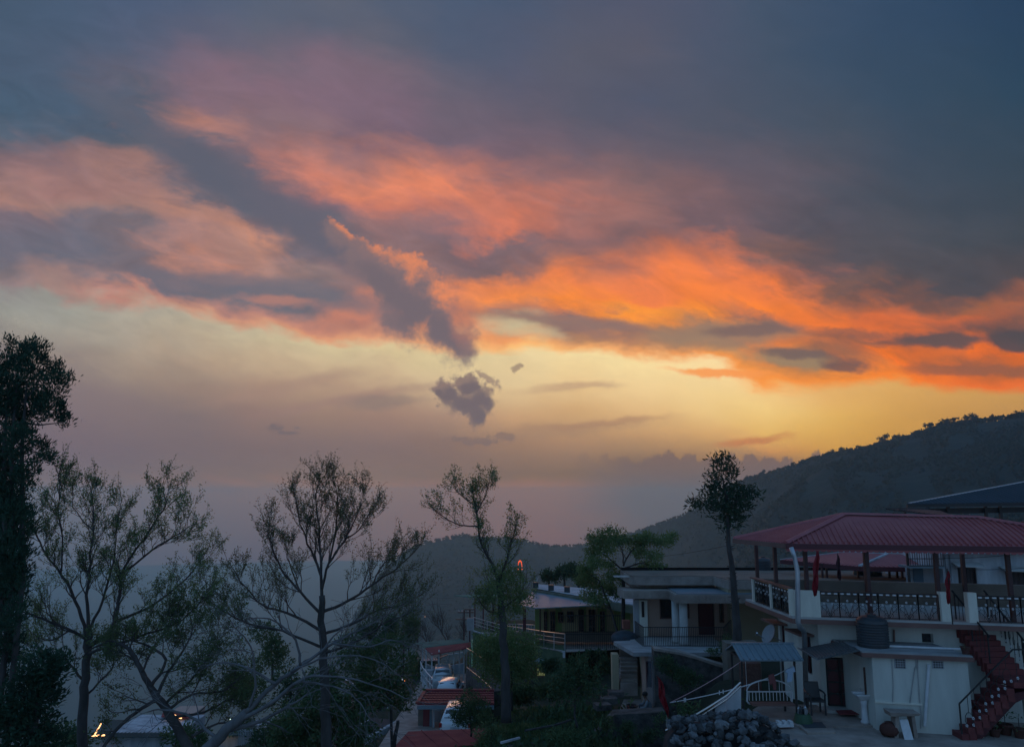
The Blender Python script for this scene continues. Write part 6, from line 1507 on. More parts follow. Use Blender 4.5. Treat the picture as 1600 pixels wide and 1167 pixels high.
# its dark lower neighbour
cb = [blob_w(px, py, 19, r, ry) for px, py, r, ry in ((62, 1040, 26, 22), (88, 1046, 16, 18), (50, 1070, 30, 24), (70, 1090, 22, 18), (40, 1102, 22, 22), (20, 1130, 22, 24), (58, 1130, 26, 18), (30, 1160, 34, 22), (104, 1030, 10, 9), (80, 1160, 18, 18), (5, 1105, 16, 26))]
bsh = tree_root('evergreen_shrub', W(50, 1160, 19), 'dark rounded evergreen shrub below the tall dense evergreen at the left edge', 'shrub')
V, Fq = tufts(cb, 760, .12, 32, tuft=9, trad=.07, wid=.36, shell=.35, upb=.4); np_mesh('foliage', V, Fq, leaf_cyp, parent=bsh)
MB().tube([W(50, 1220, 19), W(55, 1130, 19), W(60, 1060, 19)], [.1, .07, .03], 6).tube([W(52, 1150, 19), W(30, 1120, 19)], [.05, .02], 5).build('trunk', bark, bsh)

def big_tree(name, lab, seed, D, trunk, limbs, leafm, leafs, sprout_n, sprout_len, barkm=bark, depth=2, dspread=1.4, leaf_size=.09, jitter=.10, up=.2, spread=.7, kids=3, wid=.45, lens=1.0, droop=0.0):
    T = Tree(seed); rr = random.Random(seed)
    base = W(trunk[0][0], trunk[0][1], D)
    root = tree_root(name, base, lab)
    pth, rad = T.limb(PL([p[:2] for p in trunk], D), trunk[0][2] * .62 * D / 1200, trunk[-1][2] * .55 * D / 1200, 9)
    for L_ in limbs:
        pts, r0, r1 = L_[0], L_[1], L_[2]; ds = L_[3] if len(L_) > 3 else rr.uniform(-dspread, dspread); n_ = len(pts)
        P = [W(x, y, D + ds * (k / max(n_ - 1, 1))) for k, (x, y) in enumerate(pts)]
        p_, r_ = T.limb(P, r0 * .5 * D / 1200, r1 * .55 * D / 1200, 6)
        length = sum((p_[i + 1] - p_[i]).length for i in range(len(p_) - 1))
        k_ = L_[4] if len(L_) > 4 else 1.0
        T.sprout(p_, r_, max(int(sprout_n * 1.7 * length * k_), 4), sprout_len * lens, depth, t0=.22, up=up, spread=spread, kids=kids, droop=droop)
        T.grow(p_[-1], (p_[-1] - p_[-2]), sprout_len * .8, r_[-1], max(depth - 1, 1), up=up, spread=spread * .8, kids=kids)
    T.wood.build('trunk', barkm, root, True)
    if leafs and T.tips:
        V, Fq = T.leaves(leafs, leaf_size, jitter, wid); np_mesh('crown', V, Fq, leafm, parent=root)
    return root, T

# A: spreading feathery-leaved tree, left
big_tree('feathery_tree', 'spreading tree with thin feathery foliage right of the tall dense evergreen', 41, 23.0,
    [(128, 1230, 13), (130, 1120, 11), (133, 1060, 10), (137, 1010, 9), (139, 985, 8)],
    [([(138, 990), (137, 930), (140, 880), (146, 820), (142, 765)], 6, 1.2, .2), ([(138, 1000), (112, 985), (75, 970), (45, 958), (30, 955)], 6, 1.5, -1.0),
     ([(136, 1000), (124, 950), (98, 900), (72, 865), (54, 830), (44, 800)], 6, 1.2, .6), ([(95, 895), (96, 840), (92, 780), (92, 740)], 3, 1, -.4), ([(140, 985), (160, 940), (176, 880), (182, 830), (188, 790)], 5, 1.1, 1.2),
     ([(140, 1010), (172, 985), (186, 940), (192, 890), (232, 830), (258, 790), (256, 772)], 7, 1.1, -.6), ([(190, 900), (236, 860), (272, 838), (296, 822)], 4, 1, -1.2), ([(180, 970), (230, 950), (272, 920), (300, 892), (316, 872)], 5, 1, 1.0),
     ([(136, 1020), (180, 1008), (230, 990), (285, 968), (320, 930)], 5, 1, -1.8), ([(128, 1060), (100, 1030), (70, 1020), (45, 1016)], 4, 1, .5), ([(131, 1090), (160, 1060), (176, 1040), (182, 1000)], 4, 1, 1.6), ([(146, 830), (118, 800), (112, 770)], 2.2, .8, .8), ([(108, 985), (80, 1000), (50, 990)], 3, 1, 1.3)],
    leaf_fresh, 4, 2.5, .85, leaf_size=.070, jitter=.035, wid=.34, up=.25, kids=4, spread=.6)
# B: leaning mossy limbs crossing low
big_tree('mossy_tree', 'tree with thick mossy leaning limbs and leafy sprays crossing low among the left trees', 42, 20.5,
    [(330, 1250, 14), (300, 1180, 13), (268, 1120, 12), (240, 1080, 10)],
    [([(240, 1080), (222, 1050), (206, 1020), (180, 1002), (150, 1010)], 10, 3, .6, .6), ([(250, 1092), (232, 1100), (190, 1130), (160, 1170)], 6, 4, -.8, .4), ([(236, 1072), (258, 1030), (224, 1006), (200, 1000)], 6, 2, 1.0, .8),
     ([(262, 1110), (300, 1085), (345, 1080), (372, 1060)], 5, 1.4, -.6), ([(246, 1085), (262, 1050), (286, 1015), (300, 985), (296, 960)], 6, 1.2, .8), ([(258, 1100), (300, 1060), (330, 1020), (340, 990)], 5, 1.1, -1), ([(270, 1120), (320, 1112), (360, 1092), (388, 1100)], 5, 1.2, 1.1), ([(222, 1050), (240, 1010), (262, 985), (270, 965)], 4, 1, .3), ([(300, 1150), (340, 1130), (372, 1130)], 5, 1.3, .8)],
    leaf_oliv, 6, 2.4, .85, leaf_size=.07, jitter=.05, wid=.38, up=.1, kids=4)
# C: central broad tree
big_tree('broad_tree', 'broad half bare tree with upright twiggy head left of the far hill', 43, 25.5,
    [(512, 1230, 15), (510, 1130, 13), (507, 1050, 11), (504, 985, 9), (503, 930, 8)],
    [([(503, 935), (501, 880), (498, 830), (494, 780), (500, 755)], 6, 1.1, .3, 1.2), ([(503, 920), (514, 880), (538, 845), (556, 810), (566, 778)], 5, 1, -.6, 1.2), ([(502, 900), (486, 860), (470, 820), (462, 780)], 5, 1, .8, 1.2), ([(514, 880), (524, 830), (528, 790), (524, 758)], 4, .9, .4, 1.2), ([(540, 842), (560, 828), (578, 800)], 3, .9, -1, 1.2),
     ([(502, 960), (470, 925), (440, 890), (424, 850), (418, 832)], 5, 1, -.9), ([(502, 985), (450, 958), (410, 945), (382, 915), (362, 885)], 5.5, 1, 1.1), ([(500, 1010), (440, 985), (390, 975), (350, 955), (330, 940)], 5, 1, -1.4),
     ([(505, 955), (545, 938), (580, 915), (618, 888), (648, 862)], 5.5, 1, -1.0), ([(580, 915), (600, 880), (628, 865)], 3, .9, .4), ([(506, 990), (550, 975), (592, 952), (630, 945), (652, 932)], 5, .9, .8), ([(507, 1020), (560, 1000), (610, 970), (640, 958)], 4.5, .9, -1.6), ([(470, 925), (452, 880), (446, 850)], 3, .9, .8)],
    leaf_oliv, 3, 2.4, .9, leaf_size=.062, jitter=.035, wid=.42, up=.32, spread=.55, kids=4)
# D: pale bare boughs sweeping from the lower left
big_tree('pale_bough_tree', 'tree with long pale leafless boughs arching across the lower centre left', 44, 18.0,
    [(250, 1290, 20), (300, 1200, 17), (345, 1150, 14), (385, 1112, 12)],
    [([(385, 1112), (430, 1068), (470, 1040), (520, 1005), (560, 985), (600, 962)], 9, 1.6, .7), ([(372, 1125), (420, 1100), (470, 1062), (500, 1056), (560, 1062), (622, 1085)], 8, 1.4, -.5), ([(360, 1140), (410, 1125), (455, 1100), (480, 1085)], 8, 2, .9, .5), ([(470, 1064), (520, 1072), (556, 1090), (576, 1120)], 4, 1, -1), ([(430, 1068), (380, 1040), (345, 1035), (320, 1042)], 5, 1.2, 1.0),
     ([(470, 1040), (462, 1000), (430, 970), (400, 965)], 5, 1.2, -.7), ([(520, 1005), (572, 1010), (612, 1000), (640, 1010)], 4, 1, .6), ([(455, 1050), (500, 1030), (560, 1024), (606, 1040)], 4, 1, -1.3), ([(340, 1155), (300, 1120), (256, 1108), (230, 1112)], 6, 1.4, .8), ([(500, 1020), (530, 985), (566, 965)], 4, 1, .9), ([(390, 1108), (400, 1060), (392, 1010), (372, 985)], 5, 1.2, -.6)],
    leaf_oliv, 0, .75, 1.15, barkm=bark_pale, up=.02, spread=.6, droop=.2, kids=3, depth=2)
# E: drooping conifer mass behind, and the thin double trunk
def blob_tree(name, lab, D, trunk, blobs, m, seed, n_per=500, size=.13, tuft=10, trad=.10, grp=None, cat='tree', barkm=bark, shell=.35, limbs=(), wid=.42, upb=.2):
    base = W(trunk[0][0], trunk[0][1], D); root = tree_root(name, base, lab, cat, grp); T = Tree(seed)
    T.limb(PL([p[:2] for p in trunk], D), trunk[0][2] * .6 * D / 1200, trunk[-1][2] * .6 * D / 1200, 7)
    for pts, r0, r1 in limbs: T.limb(PL(pts, D), r0 * D / 1200, r1 * D / 1200, 5)
    T.wood.build('trunk', barkm, root, True)
    rr = random.Random(seed)
    cb = [blob_w(b[0], b[1], D + rr.uniform(-.4, .4) * b[2] * D / 1200, b[2], b[3] if len(b) > 3 else b[2]) for b in blobs]
    V, Fq = tufts(cb, n_per, size, seed, tuft=tuft, trad=trad, wid=wid, shell=shell, upb=upb); np_mesh('crown', V, Fq, m, parent=root)
    return root
blob_tree('drooping_conifer', 'dark drooping conifer low behind the broad half bare tree', 31.0, [(508, 1230, 12), (507, 1120, 9), (505, 1040, 5)],
    [(470, 1120, 34, 14), (540, 1110, 34, 14), (505, 1090, 34, 14), (450, 1145, 30, 14), (560, 1140, 30, 12), (500, 1140, 36, 14), (480, 1165, 36, 12), (545, 1165, 26, 10), (505, 1060, 28, 12)], leaf_shrub, 51, 300, .16, upb=-.2)
blob_tree('roadside_tree', 'thin double stemmed tree with a ragged green crown beside the road', 32.0, [(612, 1230, 4.5), (612, 1150, 4), (610, 1090, 3.5), (606, 1030, 2.5)],
    [(590, 1050, 30, 24), (625, 1040, 24, 20), (560, 1035, 26, 20), (600, 1080, 34, 20), (640, 1070, 18, 18), (570, 1080, 22, 16), (605, 1010, 26, 18), (545, 1010, 22, 16), (630, 1095, 16, 12), (580, 1100, 16, 10)], leaf_shrub, 52, 200, .14, limbs=[([(613, 1200), (618, 1150), (622, 1125)], 4, 2.5), ([(610, 1090), (590, 1060)], 2.5, 1.2), ([(610, 1080), (632, 1050)], 2.5, 1.2)])
for k, (px, py, D_, r, h, lab, m_) in enumerate(((638, 985, 95, 15, 26, 'yellow green upright tree rising behind the slender brown pole', leaf_oliv), (612, 985, 105, 16, 24, 'dark bluish tree left of the yellow green upright tree', leaf_dark), (585, 1000, 90, 22, 26, 'dark bushy tree behind the arching pale boughs', leaf_dark), (560, 1060, 62, 26, 24, 'dark leafy tree above the bend of the road', leaf_shrub), (655, 1040, 72, 9, 16, 'small dark tree left of the parking canopy', leaf_dark), (600, 1095, 62, 14, 12, 'low green bush on the near side of the road bend', leaf_shrub), (425, 1010, 60, 30, 34, 'broad green tree behind the left side of the broad half bare tree', leaf_shrub), (455, 1075, 55, 30, 28, 'dark green tree low behind the pale boughs', leaf_dark), (380, 1070, 52, 30, 30, 'dark green tree behind the lit stall', leaf_shrub), (300, 1160, 50, 40, 22, 'green bush mass in front of the lit shop front', leaf_shrub), (110, 1150, 40, 34, 20, 'green bush mass left of the long lit building', leaf_shrub), (430, 1150, 50, 40, 20, 'dark bush mass right of the picket fence', leaf_dark))):
    s_ = D_ / 1200
    blob_tree('bushy_tree', lab, D_, [(px, py + h * 1.9, r * .13), (px, py, r * .08), (px, py - h * .6, r * .04)],
        [(px + random.Random(k * 7 + j).uniform(-.6, .6) * r, py + random.Random(k * 5 + j + 90).uniform(-.75, .8) * h, r * .55, h * .42) for j in range(7)], m_, 60 + k, 80, .34 if D_ > 70 else .22, 8, .16 if D_ > 70 else .12)
# hazy bare trees on the slope behind the canopy
for k, (px, py, h) in enumerate(((700, 1000, 48), (672, 1005, 40), (722, 1000, 34), (655, 1000, 34))):
    T = Tree(80 + k); D_ = 150 + 6 * k; s_ = D_ / 1200; b = W(px, py, D_); root = tree_root('bare_tree', b, ['tallest hazy leafless tree on the slope behind the canopy', 'hazy leafless tree second from the left on the slope behind the canopy', 'hazy leafless tree nearest the double power pole', 'leftmost hazy leafless tree on the slope behind the canopy'][k])
    T.grow(b - Vector((0, 0, 2)), (0.02, 0, 1), h * s_ * .7, .22, 3, up=.35, spread=.7, kids=5, minr=.03); T.wood.build('trunk', bark, root)
# F: tall two-headed leafy tree in the centre
root, T = big_tree('tall_leafy_tree', 'tall forked tree with two airy heads and a leafy middle, centre of the picture', 45, 30.0,
    [(791, 1128, 13), (789, 1060, 10.5), (787, 1000, 9), (784, 940, 8), (779, 905, 7.5)],
    [([(779, 905), (768, 880), (752, 850), (747, 815), (742, 790), (738, 765)], 5.5, 1.1, .3, 1.6), ([(747, 822), (718, 820), (694, 808), (682, 798)], 2.6, .9, -.5, 1.3), ([(745, 800), (758, 775), (764, 755)], 2.4, .8, .5, 1.6), ([(742, 790), (722, 775), (712, 765)], 2, .8, -.4, 1.5),
     ([(781, 905), (792, 875), (800, 845), (806, 820)], 5, 1, -.4, 1.6), ([(785, 950), (812, 930), (822, 905)], 3, 1, .6), ([(784, 960), (760, 952), (748, 935)], 3, 1, -.7), ([(782, 930), (768, 915), (760, 900)], 2.5, 1, .4)],
    leaf_fresh, 3, 2.8, .72, leaf_size=.072, jitter=.06, up=.4, spread=.75, wid=.5)
cb = [blob_w(px, py, 30 + random.Random(px).uniform(-.5, .5), r, ry) for px, py, r, ry in ((785, 895, 22, 20), (800, 920, 24, 22), (768, 925, 22, 16), (815, 940, 18, 16), (752, 935, 16, 14), (790, 955, 26, 14))]
V, Fq = tufts(cb, 560, .085, 46, tuft=7, trad=.08, wid=.5, shell=.1, upb=.4); np_mesh('crown_sprays', V, Fq, leaf_fresh, parent=root)
blob_tree('leafy_young_tree', 'light green leafy young tree around the trunk of the tall forked tree', 36.0, [(800, 1110, 3), (798, 1040, 2.4), (792, 1000, 1.4)],
    [(760, 1008, 20, 16), (790, 1000, 22, 18), (775, 1030, 26, 18), (808, 1022, 26, 20), (828, 1005, 16, 14), (800, 1050, 28, 16), (770, 1055, 20, 12), (752, 1025, 14, 12), (825, 1045, 16, 14)], leaf_fresh, 47, 520, .12, tuft=7, trad=.12, shell=.2, upb=.4)
# G: umbrella-crowned tree beside the concrete house
root, T = big_tree('umbrella_tree', 'flat topped tree with tiered green sprays left of the concrete house', 48, 42.0,
    [(972, 1010, 6), (974, 960, 5.5), (974, 915, 5), (974, 890, 4)],
    [([(974, 892), (955, 875), (938, 862), (928, 852)], 3, .8, .4, .5), ([(975, 888), (998, 880), (1016, 878), (1034, 884)], 3, .8, -.6, .5), ([(974, 884), (985, 862), (1006, 850), (1040, 842)], 3, .8, .7, .5), ([(974, 880), (972, 860), (962, 840)], 2.6, .8, -.3, .5), ([(1000, 880), (1000, 898), (1012, 905)], 1.6, .6, .2, .3),
     ([(970, 1010), (958, 965), (944, 925), (934, 905), (916, 895)], 4.5, 1, -.8, .5)],
    leaf_fresh, 3, .9, .7, leaf_size=.12, jitter=.10, up=.1, depth=1)
cb = [blob_w(px, py, 42 + random.Random(px * 3).uniform(-1, 1), r, ry) for px, py, r, ry in ((932, 846, 16, 8), (950, 836, 16, 9), (968, 842, 12, 8), (925, 862, 12, 6), (990, 846, 14, 8), (1012, 842, 16, 8), (1035, 845, 14, 7), (1050, 840, 8, 6), (950, 858, 12, 7), (1000, 862, 12, 6), (1022, 868, 12, 6), (1026, 888, 14, 7), (1006, 884, 10, 5), (968, 900, 12, 7), (930, 880, 16, 8), (912, 890, 10, 7), (952, 885, 10, 6), (915, 905, 14, 8), (940, 920, 16, 9), (960, 925, 10, 10), (935, 938, 14, 6), (918, 930, 10, 6), (950, 905, 8, 8))]
V, Fq = tufts(cb, 640, .13, 49, tuft=8, trad=.10, wid=.4, shell=.1, upb=.1); np_mesh('crown_sprays', V, Fq, leaf_fresh, parent=root)
# H: tall bare trunk with tufted top
dh = 33.0
rt = blob_tree('tufted_pine', 'tall evergreen with a long bare trunk and tufted dark top before the concrete house', dh, [(1153, 1012, 13), (1150, 960, 9), (1145, 900, 7.5), (1139, 850, 5.5), (1136, 800, 4), (1130, 750, 2)],
    [(1124, 735, 12, 12), (1138, 745, 14, 14), (1118, 760, 14, 12), (1130, 775, 20, 14), (1150, 770, 16, 12), (1102, 782, 16, 9), (1090, 786, 9, 7), (1165, 772, 14, 9), (1176, 768, 8, 6), (1150, 790, 18, 10), (1120, 793, 16, 8), (1140, 808, 14, 10), (1152, 806, 10, 9), (1122, 722, 6, 8), (1134, 725, 6, 9), (1109, 748, 7, 6), (1168, 786, 7, 6), (1146, 728, 6, 5), (1136, 818, 8, 6), (1083, 790, 4, 3), (1182, 772, 4, 3), (1115, 716, 3, 6), (1128, 714, 3, 6), (1140, 718, 3, 6), (1104, 765, 5, 3), (1170, 792, 5, 3), (1160, 812, 4, 4), (1112, 806, 5, 3), (1128, 828, 5, 3), (1148, 822, 5, 4), (1160, 758, 5, 4)], leaf_cyp, 53, 270, .20, tuft=7, trad=.14, shell=.0, wid=.28, limbs=[([(1138, 800), (1120, 785), (1100, 782)], 2.5, 1), ([(1138, 795), (1155, 780), (1170, 772)], 2.5, 1), ([(1134, 770), (1120, 755)], 2, .8), ([(1135, 775), (1150, 765)], 2, .8)], upb=.35)
st_ = MB(); rr = random.Random(3)
for k in range(34):
    y = rr.uniform(815, 955); x = 1137 + (y - 820) * .085; p = W(x, y, dh); a = rr.uniform(0, 2 * pi); st_.tube([p, p + Vector((cos(a) * rr.uniform(.14, .28), sin(a) * .2, rr.uniform(-.02, .08)))], [.03, .012], 4)
st_.build('branch_stubs', bark, rt)
# I: dark clump of trees behind the green building
for k, (px, py, r, lab) in enumerate(((905, 897, 24, 'largest dark crown of the clump behind the green building roof'), (882, 893, 14, 'middle dark crown of the clump behind the green building roof'), (858, 900, 13, 'smallest leftmost dark crown of the clump behind the green building roof'))):
    blob_tree('dark_round_tree', lab, 76.0 + 2 * k, [(px, 960, 4), (px, py + 8, 2.5), (px, py - 4, 1.5)], [(px + random.Random(k + j).uniform(-.6, .6) * r, py + random.Random(k * 3 + j).uniform(-.5, .6) * r * .7, r * .5, r * .38) for j in range(7)], leaf_dark, 90 + k, 150, .26, tuft=8, trad=.16)
# garden trees and bushes
blob_tree('small_garden_tree', 'small dense garden tree on a thin crooked stem in the grass', 27.0, [(902, 1136, 3.2), (897, 1110, 2.8), (899, 1085, 2.4), (898, 1060, 1.5)],
    [(900, 1050, 22, 18), (880, 1062, 20, 14), (920, 1058, 18, 13), (895, 1078, 26, 12), (930, 1072, 12, 10), (870, 1078, 10, 8), (905, 1035, 12, 10), (915, 1085, 16, 7)], leaf_dark, 54, 420, .10, tuft=8, trad=.06, limbs=[([(898, 1085), (880, 1070)], 1.8, .8), ([(898, 1080), (918, 1062)], 1.8, .8)])
blob_tree('round_bush', 'round dark bush at the foot of the red tiled roof', 33.0, [(736, 1150, 3), (735, 1120, 2), (735, 1095, 1)],
    [(733, 1092, 14, 14), (722, 1108, 17, 15), (748, 1106, 16, 14), (735, 1122, 24, 13), (715, 1120, 10, 10), (758, 1118, 10, 10)], leaf_shrub, 55, 700, .085, tuft=9, trad=.05, cat='bush')
for k, (px, py, r, h, D_, lab, m_) in enumerate(((1050, 1045, 26, 20, 31.5, 'large dark creeper bush against the rubble retaining wall', leaf_dark), (1078, 1062, 18, 16, 31.2, 'dark bush right of the large creeper bush', leaf_dark), (1132, 1012, 16, 16, 33.6, 'fresh green bush at the foot of the tall bare trunk', leaf_oliv), (1112, 1022, 14, 7, 34.2, 'low green bush on the retaining wall coping', leaf_shrub), (1149, 1104, 11, 13, 23.4, 'small round bush between the white ramp panel and the swing', leaf_shrub), (1074, 1108, 15, 8, 23.6, 'low bush below the foot of the orange lit handrails', leaf_shrub), (768, 1150, 22, 14, 27, 'dry scrubby bush right of the dull red roof', leaf_oliv), (860, 1040, 18, 10, 46, 'reddish dark bush in front of the green wall right of the kiosk', leaf_dark), (820, 1085, 30, 12, 38, 'dark hedge bush behind the garden lawn', leaf_shrub), (865, 1078, 24, 14, 36, 'dark hedge bush left of the small garden tree', leaf_shrub), (955, 1040, 18, 14, 38, 'dark shrub on the bank left of the ochre gate pillar', leaf_dark), (925, 1025, 20, 10, 44, 'brownish shrub below the black bar fence', leaf_dark), (948, 1130, 16, 9, 27, 'dry grass clump bush left of the black stone wall', leaf_oliv), (880, 1150, 34, 10, 25, 'dark weedy bush along the bottom of the garden', leaf_shrub), (982, 1142, 16, 14, 28.6, 'dark weeds hanging over the left part of the black stone wall', leaf_dark), (1018, 1150, 18, 10, 28.4, 'dark weeds at the foot of the black stone wall', leaf_dark), (1030, 1122, 9, 6, 29.2, 'small weed on top of the black stone wall beside the drooping flag', leaf_shrub), (760, 1125, 12, 12, 31, 'thin dry bush right of the round dark bush', leaf_oliv))):
    blob_tree('bush', lab, D_, [(px, py + h * 1.1, r * .1), (px, py, r * .06), (px, py - h * .4, r * .03)],
        [(px + random.Random(k * 11 + j).uniform(-.65, .65) * r, py + random.Random(k * 13 + j).uniform(-.6, .6) * h, r * .5, h * .5) for j in range(6)], m_, 120 + k, 520, .09 if D_ < 35 else .14, 8, .07, cat='bush')

# ------------------------------------------------------------------ heap of stones
rr = random.Random(77)
hc = [(x, y) for x, y in ()]
stone_mats = [mat('heap_stone_a', (.03, .034, .038), .95, col2=(.15, .16, .17), scale=5, bump=.6, bscale=12, spec=.08), mat('heap_stone_b', (.02, .021, .023), .95, col2=(.085, .088, .09), scale=5, bump=.6, bscale=12, spec=.08), mat('heap_stone_c', (.06, .063, .07), .95, col2=(.23, .24, .25), scale=6, bump=.6, bscale=12, spec=.08)]
protos = []
for k in range(12):
    me_ = MB(); me_.rock((0, 0, 0), 1, rr.uniform(.6, .95), rr.uniform(.5, .8), rr)
    me_.org = (0, 0, 0); o = me_.build('heap_stone', stone_mats[k % 3], None)
    o['label'] = 'one of the rough grey stones of the heap at the bottom edge'; o['category'] = 'stone'; o['group'] = 'stones heaped at the bottom edge'; protos.append(o)
# heap profile: top line in the picture at about 20 m
prof = [(1040, 1145), (1052, 1128), (1075, 1122), (1100, 1121), (1130, 1117), (1160, 1114), (1185, 1118), (1205, 1130), (1225, 1146), (1245, 1166)]
def heap_top(x_px): return np.interp(x_px, [p[0] for p in prof], [p[1] for p in prof])
DH = 20.6
used = [False] * 12; cnt = 0
core = MB(); T_ = [W(x, float(y) + 9, DH + .25) for x, y in prof]
front = [Vector((p.x, DH - 1.9, -1.2)) for p in T_]; back = [Vector((p.x, DH + 1.6, -1.0)) for p in T_]
for k in range(len(T_) - 1): core.hexa([front[k], front[k + 1], back[k + 1], back[k], T_[k] - Vector((0, .15, 0)), T_[k + 1] - Vector((0, .15, 0)), T_[k + 1] + Vector((0, .2, 0)), T_[k] + Vector((0, .2, 0))])
tag(core.build('heap_core', mat('stone_rubble_fill', (.03, .03, .032), 1.0), None), kind='structure')
rows = 9
for row in range(rows):
    n_ = 27
    for j in range(n_):
        u = rr.random() if row % 2 else (j + rr.uniform(0, 1)) / n_; px = 1042 + 204 * u; yt = float(heap_top(px)); D_ = DH - .17 * row + rr.uniform(-.09, .09)
        z = W(px, yt, DH).z - .02 - .155 * row + rr.uniform(-.08, .06)
        if z < -.9: continue
        p = Vector((W(px, yt, DH).x, D_, z)); r_ = rr.choice((.085, .10, .115, .13, .155, .175)) * (1 + .06 * row)
        k = rr.randrange(12)
        if used[k]: o = protos[k].copy(); COL.objects.link(o)
        else: o = protos[k]; used[k] = True
        o.location = p; o.rotation_euler = (rr.uniform(0, 6.3), rr.uniform(0, 6.3), rr.uniform(0, 6.3)); o.scale = (r_, r_, r_); cnt += 1
for k in range(26):     # second line just behind the crest
    px = 1050 + 170 * k / 25; o = protos[k % 12].copy(); COL.objects.link(o); yt = float(heap_top(px)); p = W(px, yt, DH)
    r_ = rr.uniform(.09, .15); o.location = (p.x, DH + .26, p.z - .05); o.rotation_euler = (rr.uniform(0, 6), rr.uniform(0, 6), 0); o.scale = (r_,) * 3

# ------------------------------------------------------------------ ramp panel with handrails, flag and lines
DQ = 22.6
rpn = empty('entrance_ramp', W(1120, 1125, DQ), 'white triangular ramp panel with slanting handrails that catch the orange sky', 'ramp')
q = MB(); pts = [(1084, 1128), (1112, 1108), (1134, 1092), (1134, 1160), (1084, 1160)]; pixpoly(q, pts, DQ, .12); q.build('panel', white_stain, rpn)
q = MB(); pixpoly(q, [(1135, 1091), (1158, 1072), (1158, 1116), (1135, 1128)], DQ + .25, .12); q.build('panel', white_stain, rpn)
q = MB(); pixpoly(q, [(1114.5, 1104), (1117, 1102), (1117, 1130), (1114.5, 1130)], DQ - .06, .05); q.build('post', iron, rpn)
brass = mat('polished_rail', (.62, .52, .46), .22, .9)
for d_ in (0, 5.5): MB().tube([W(1076 + d_ * .6, 1123 + d_, DQ - .1), W(1108, 1104 + d_, DQ - .1), W(1136, 1086 + d_, DQ - .1), W(1157, 1066 + d_, DQ + .1)], .028, 8).build('handrail', brass, rpn)
q = MB().tube([W(1041, 1140, 21.8), W(1048, 1136, 21.8)], .03, 6).tube([W(1042, 1146, 21.8), W(1048, 1142, 21.8)], .03, 6); single('low_handrail', MB().tube([W(1040, 1141, 21.8), W(1048.5, 1136, 21.8)], .032, 6), brass, W(1044, 1140, 21.8), 'short orange lit rail end beside the lower end of the stone heap', 'rail')
fl_ = empty('flag', W(1047, 1120, 24), 'drooping red cloth flag leaning over at the left end of the two lines', 'flag')
q = MB(); n_ = 14
for j in range(n_):
    u = j / (n_ - 1); cx = 1027 + 16 * u ** .8 + 1.5 * sin(u * 9); cy = 1056 + 64 * u; w_ = (1.5 + 9 * sin(pi * min(u * 1.05, 1)) ** .8) * .5
    for s_ in range(5): q.v.append(tuple(W(cx + w_ * (s_ / 2 - 1), cy + 1.5 * (s_ % 2), 24 + .08 * sin(s_ * 2.1 + j))))
for j in range(n_ - 1):
    for s_ in range(4): a = j * 5 + s_; q.f.append((a, a + 1, a + 6, a + 5))
q.build('cloth', red_cloth, fl_); MB().tube([W(1026, 1055, 24.05), W(1038, 1085, 24.05), W(1047, 1112, 24.05), W(1048, 1175, 24.05)], .022, 6).build('pole', iron, fl_)
def sag(a, b, s_, n_=9): return [a + (b - a) * (k / (n_ - 1)) - Vector((0, 0, s_ * 4 * (k / (n_ - 1)) * (1 - k / (n_ - 1)))) for k in range(n_)]
o = single('clothes_line', MB().tube(sag(W(1047, 1097, 24), W(1158, 1033, 25.5), .06), .011, 4), mat('pink_cord', (.40, .25, .26), .7), W(1047, 1097, 24), 'upper pinkish line running from the drooping flag up to the swing canopy', 'rope')
o = single('clothes_line', MB().tube(sag(W(1047, 1097, 24), W(1180, 1066, 25.4), .05), .014, 4), white_paint, W(1047, 1097, 24), 'lower pale line running from the drooping flag to the swing', 'rope')
for k, px in enumerate((1068, 1070, 1122, 1128)):
    u = (px - 1047) / 133; a = W(1047, 1097, 24); b = W(1180, 1066, 25.4); p = a + (b - a) * u - Vector((0, 0, .05 * 4 * u * (1 - u)))
    q = MB(); q.cbox(p - Vector((0, 0, .06)), .025, .02, .12); single('clothes_peg', q, white_paint, p, ['leftmost pale clothes peg on the lower line', 'second pale clothes peg from the left on the lower line', 'third pale clothes peg from the left on the lower line', 'rightmost pale clothes peg on the lower line'][k], 'clothes peg')

# ------------------------------------------------------------------ person crouching by the fire
skin = mat('skin', (.17, .10, .07), .6, spec=.2); hair = mat('black_hair', (.008, .007, .007), .6); shirt = mat('grey_shirt', (.17, .19, .21), .9); trous = mat('dark_trousers', (.05, .055, .065), .9)
gy = gr0
pb = Vector((W(1010, 1108, 33.0).x, 33.0, gy)); SC = 1.0
person = empty('person', pb, 'person in grey crouching by a cooking fire, hands reaching to a pan', 'person')
def skinned(name, joints, edges, radii, m, parent, root_i=0, lev=2):
    me = bpy.data.meshes.new(name); org = Vector(parent['org'])
    me.from_pydata([tuple(Vector(j) - org) for j in joints], edges, []); o = bpy.data.objects.new(name, me); COL.objects.link(o); o.parent = parent; o['org'] = tuple(org)
    sk = o.modifiers.new('skin', 'SKIN'); sk.use_smooth_shade = True
    for i, v in enumerate(me.skin_vertices[0].data): v.radius = radii[i] if isinstance(radii[i], tuple) else (radii[i], radii[i]); v.use_root = (i == root_i)
    su = o.modifiers.new('sub', 'SUBSURF'); su.levels = lev; su.render_levels = lev
    me.materials.append(m); return o
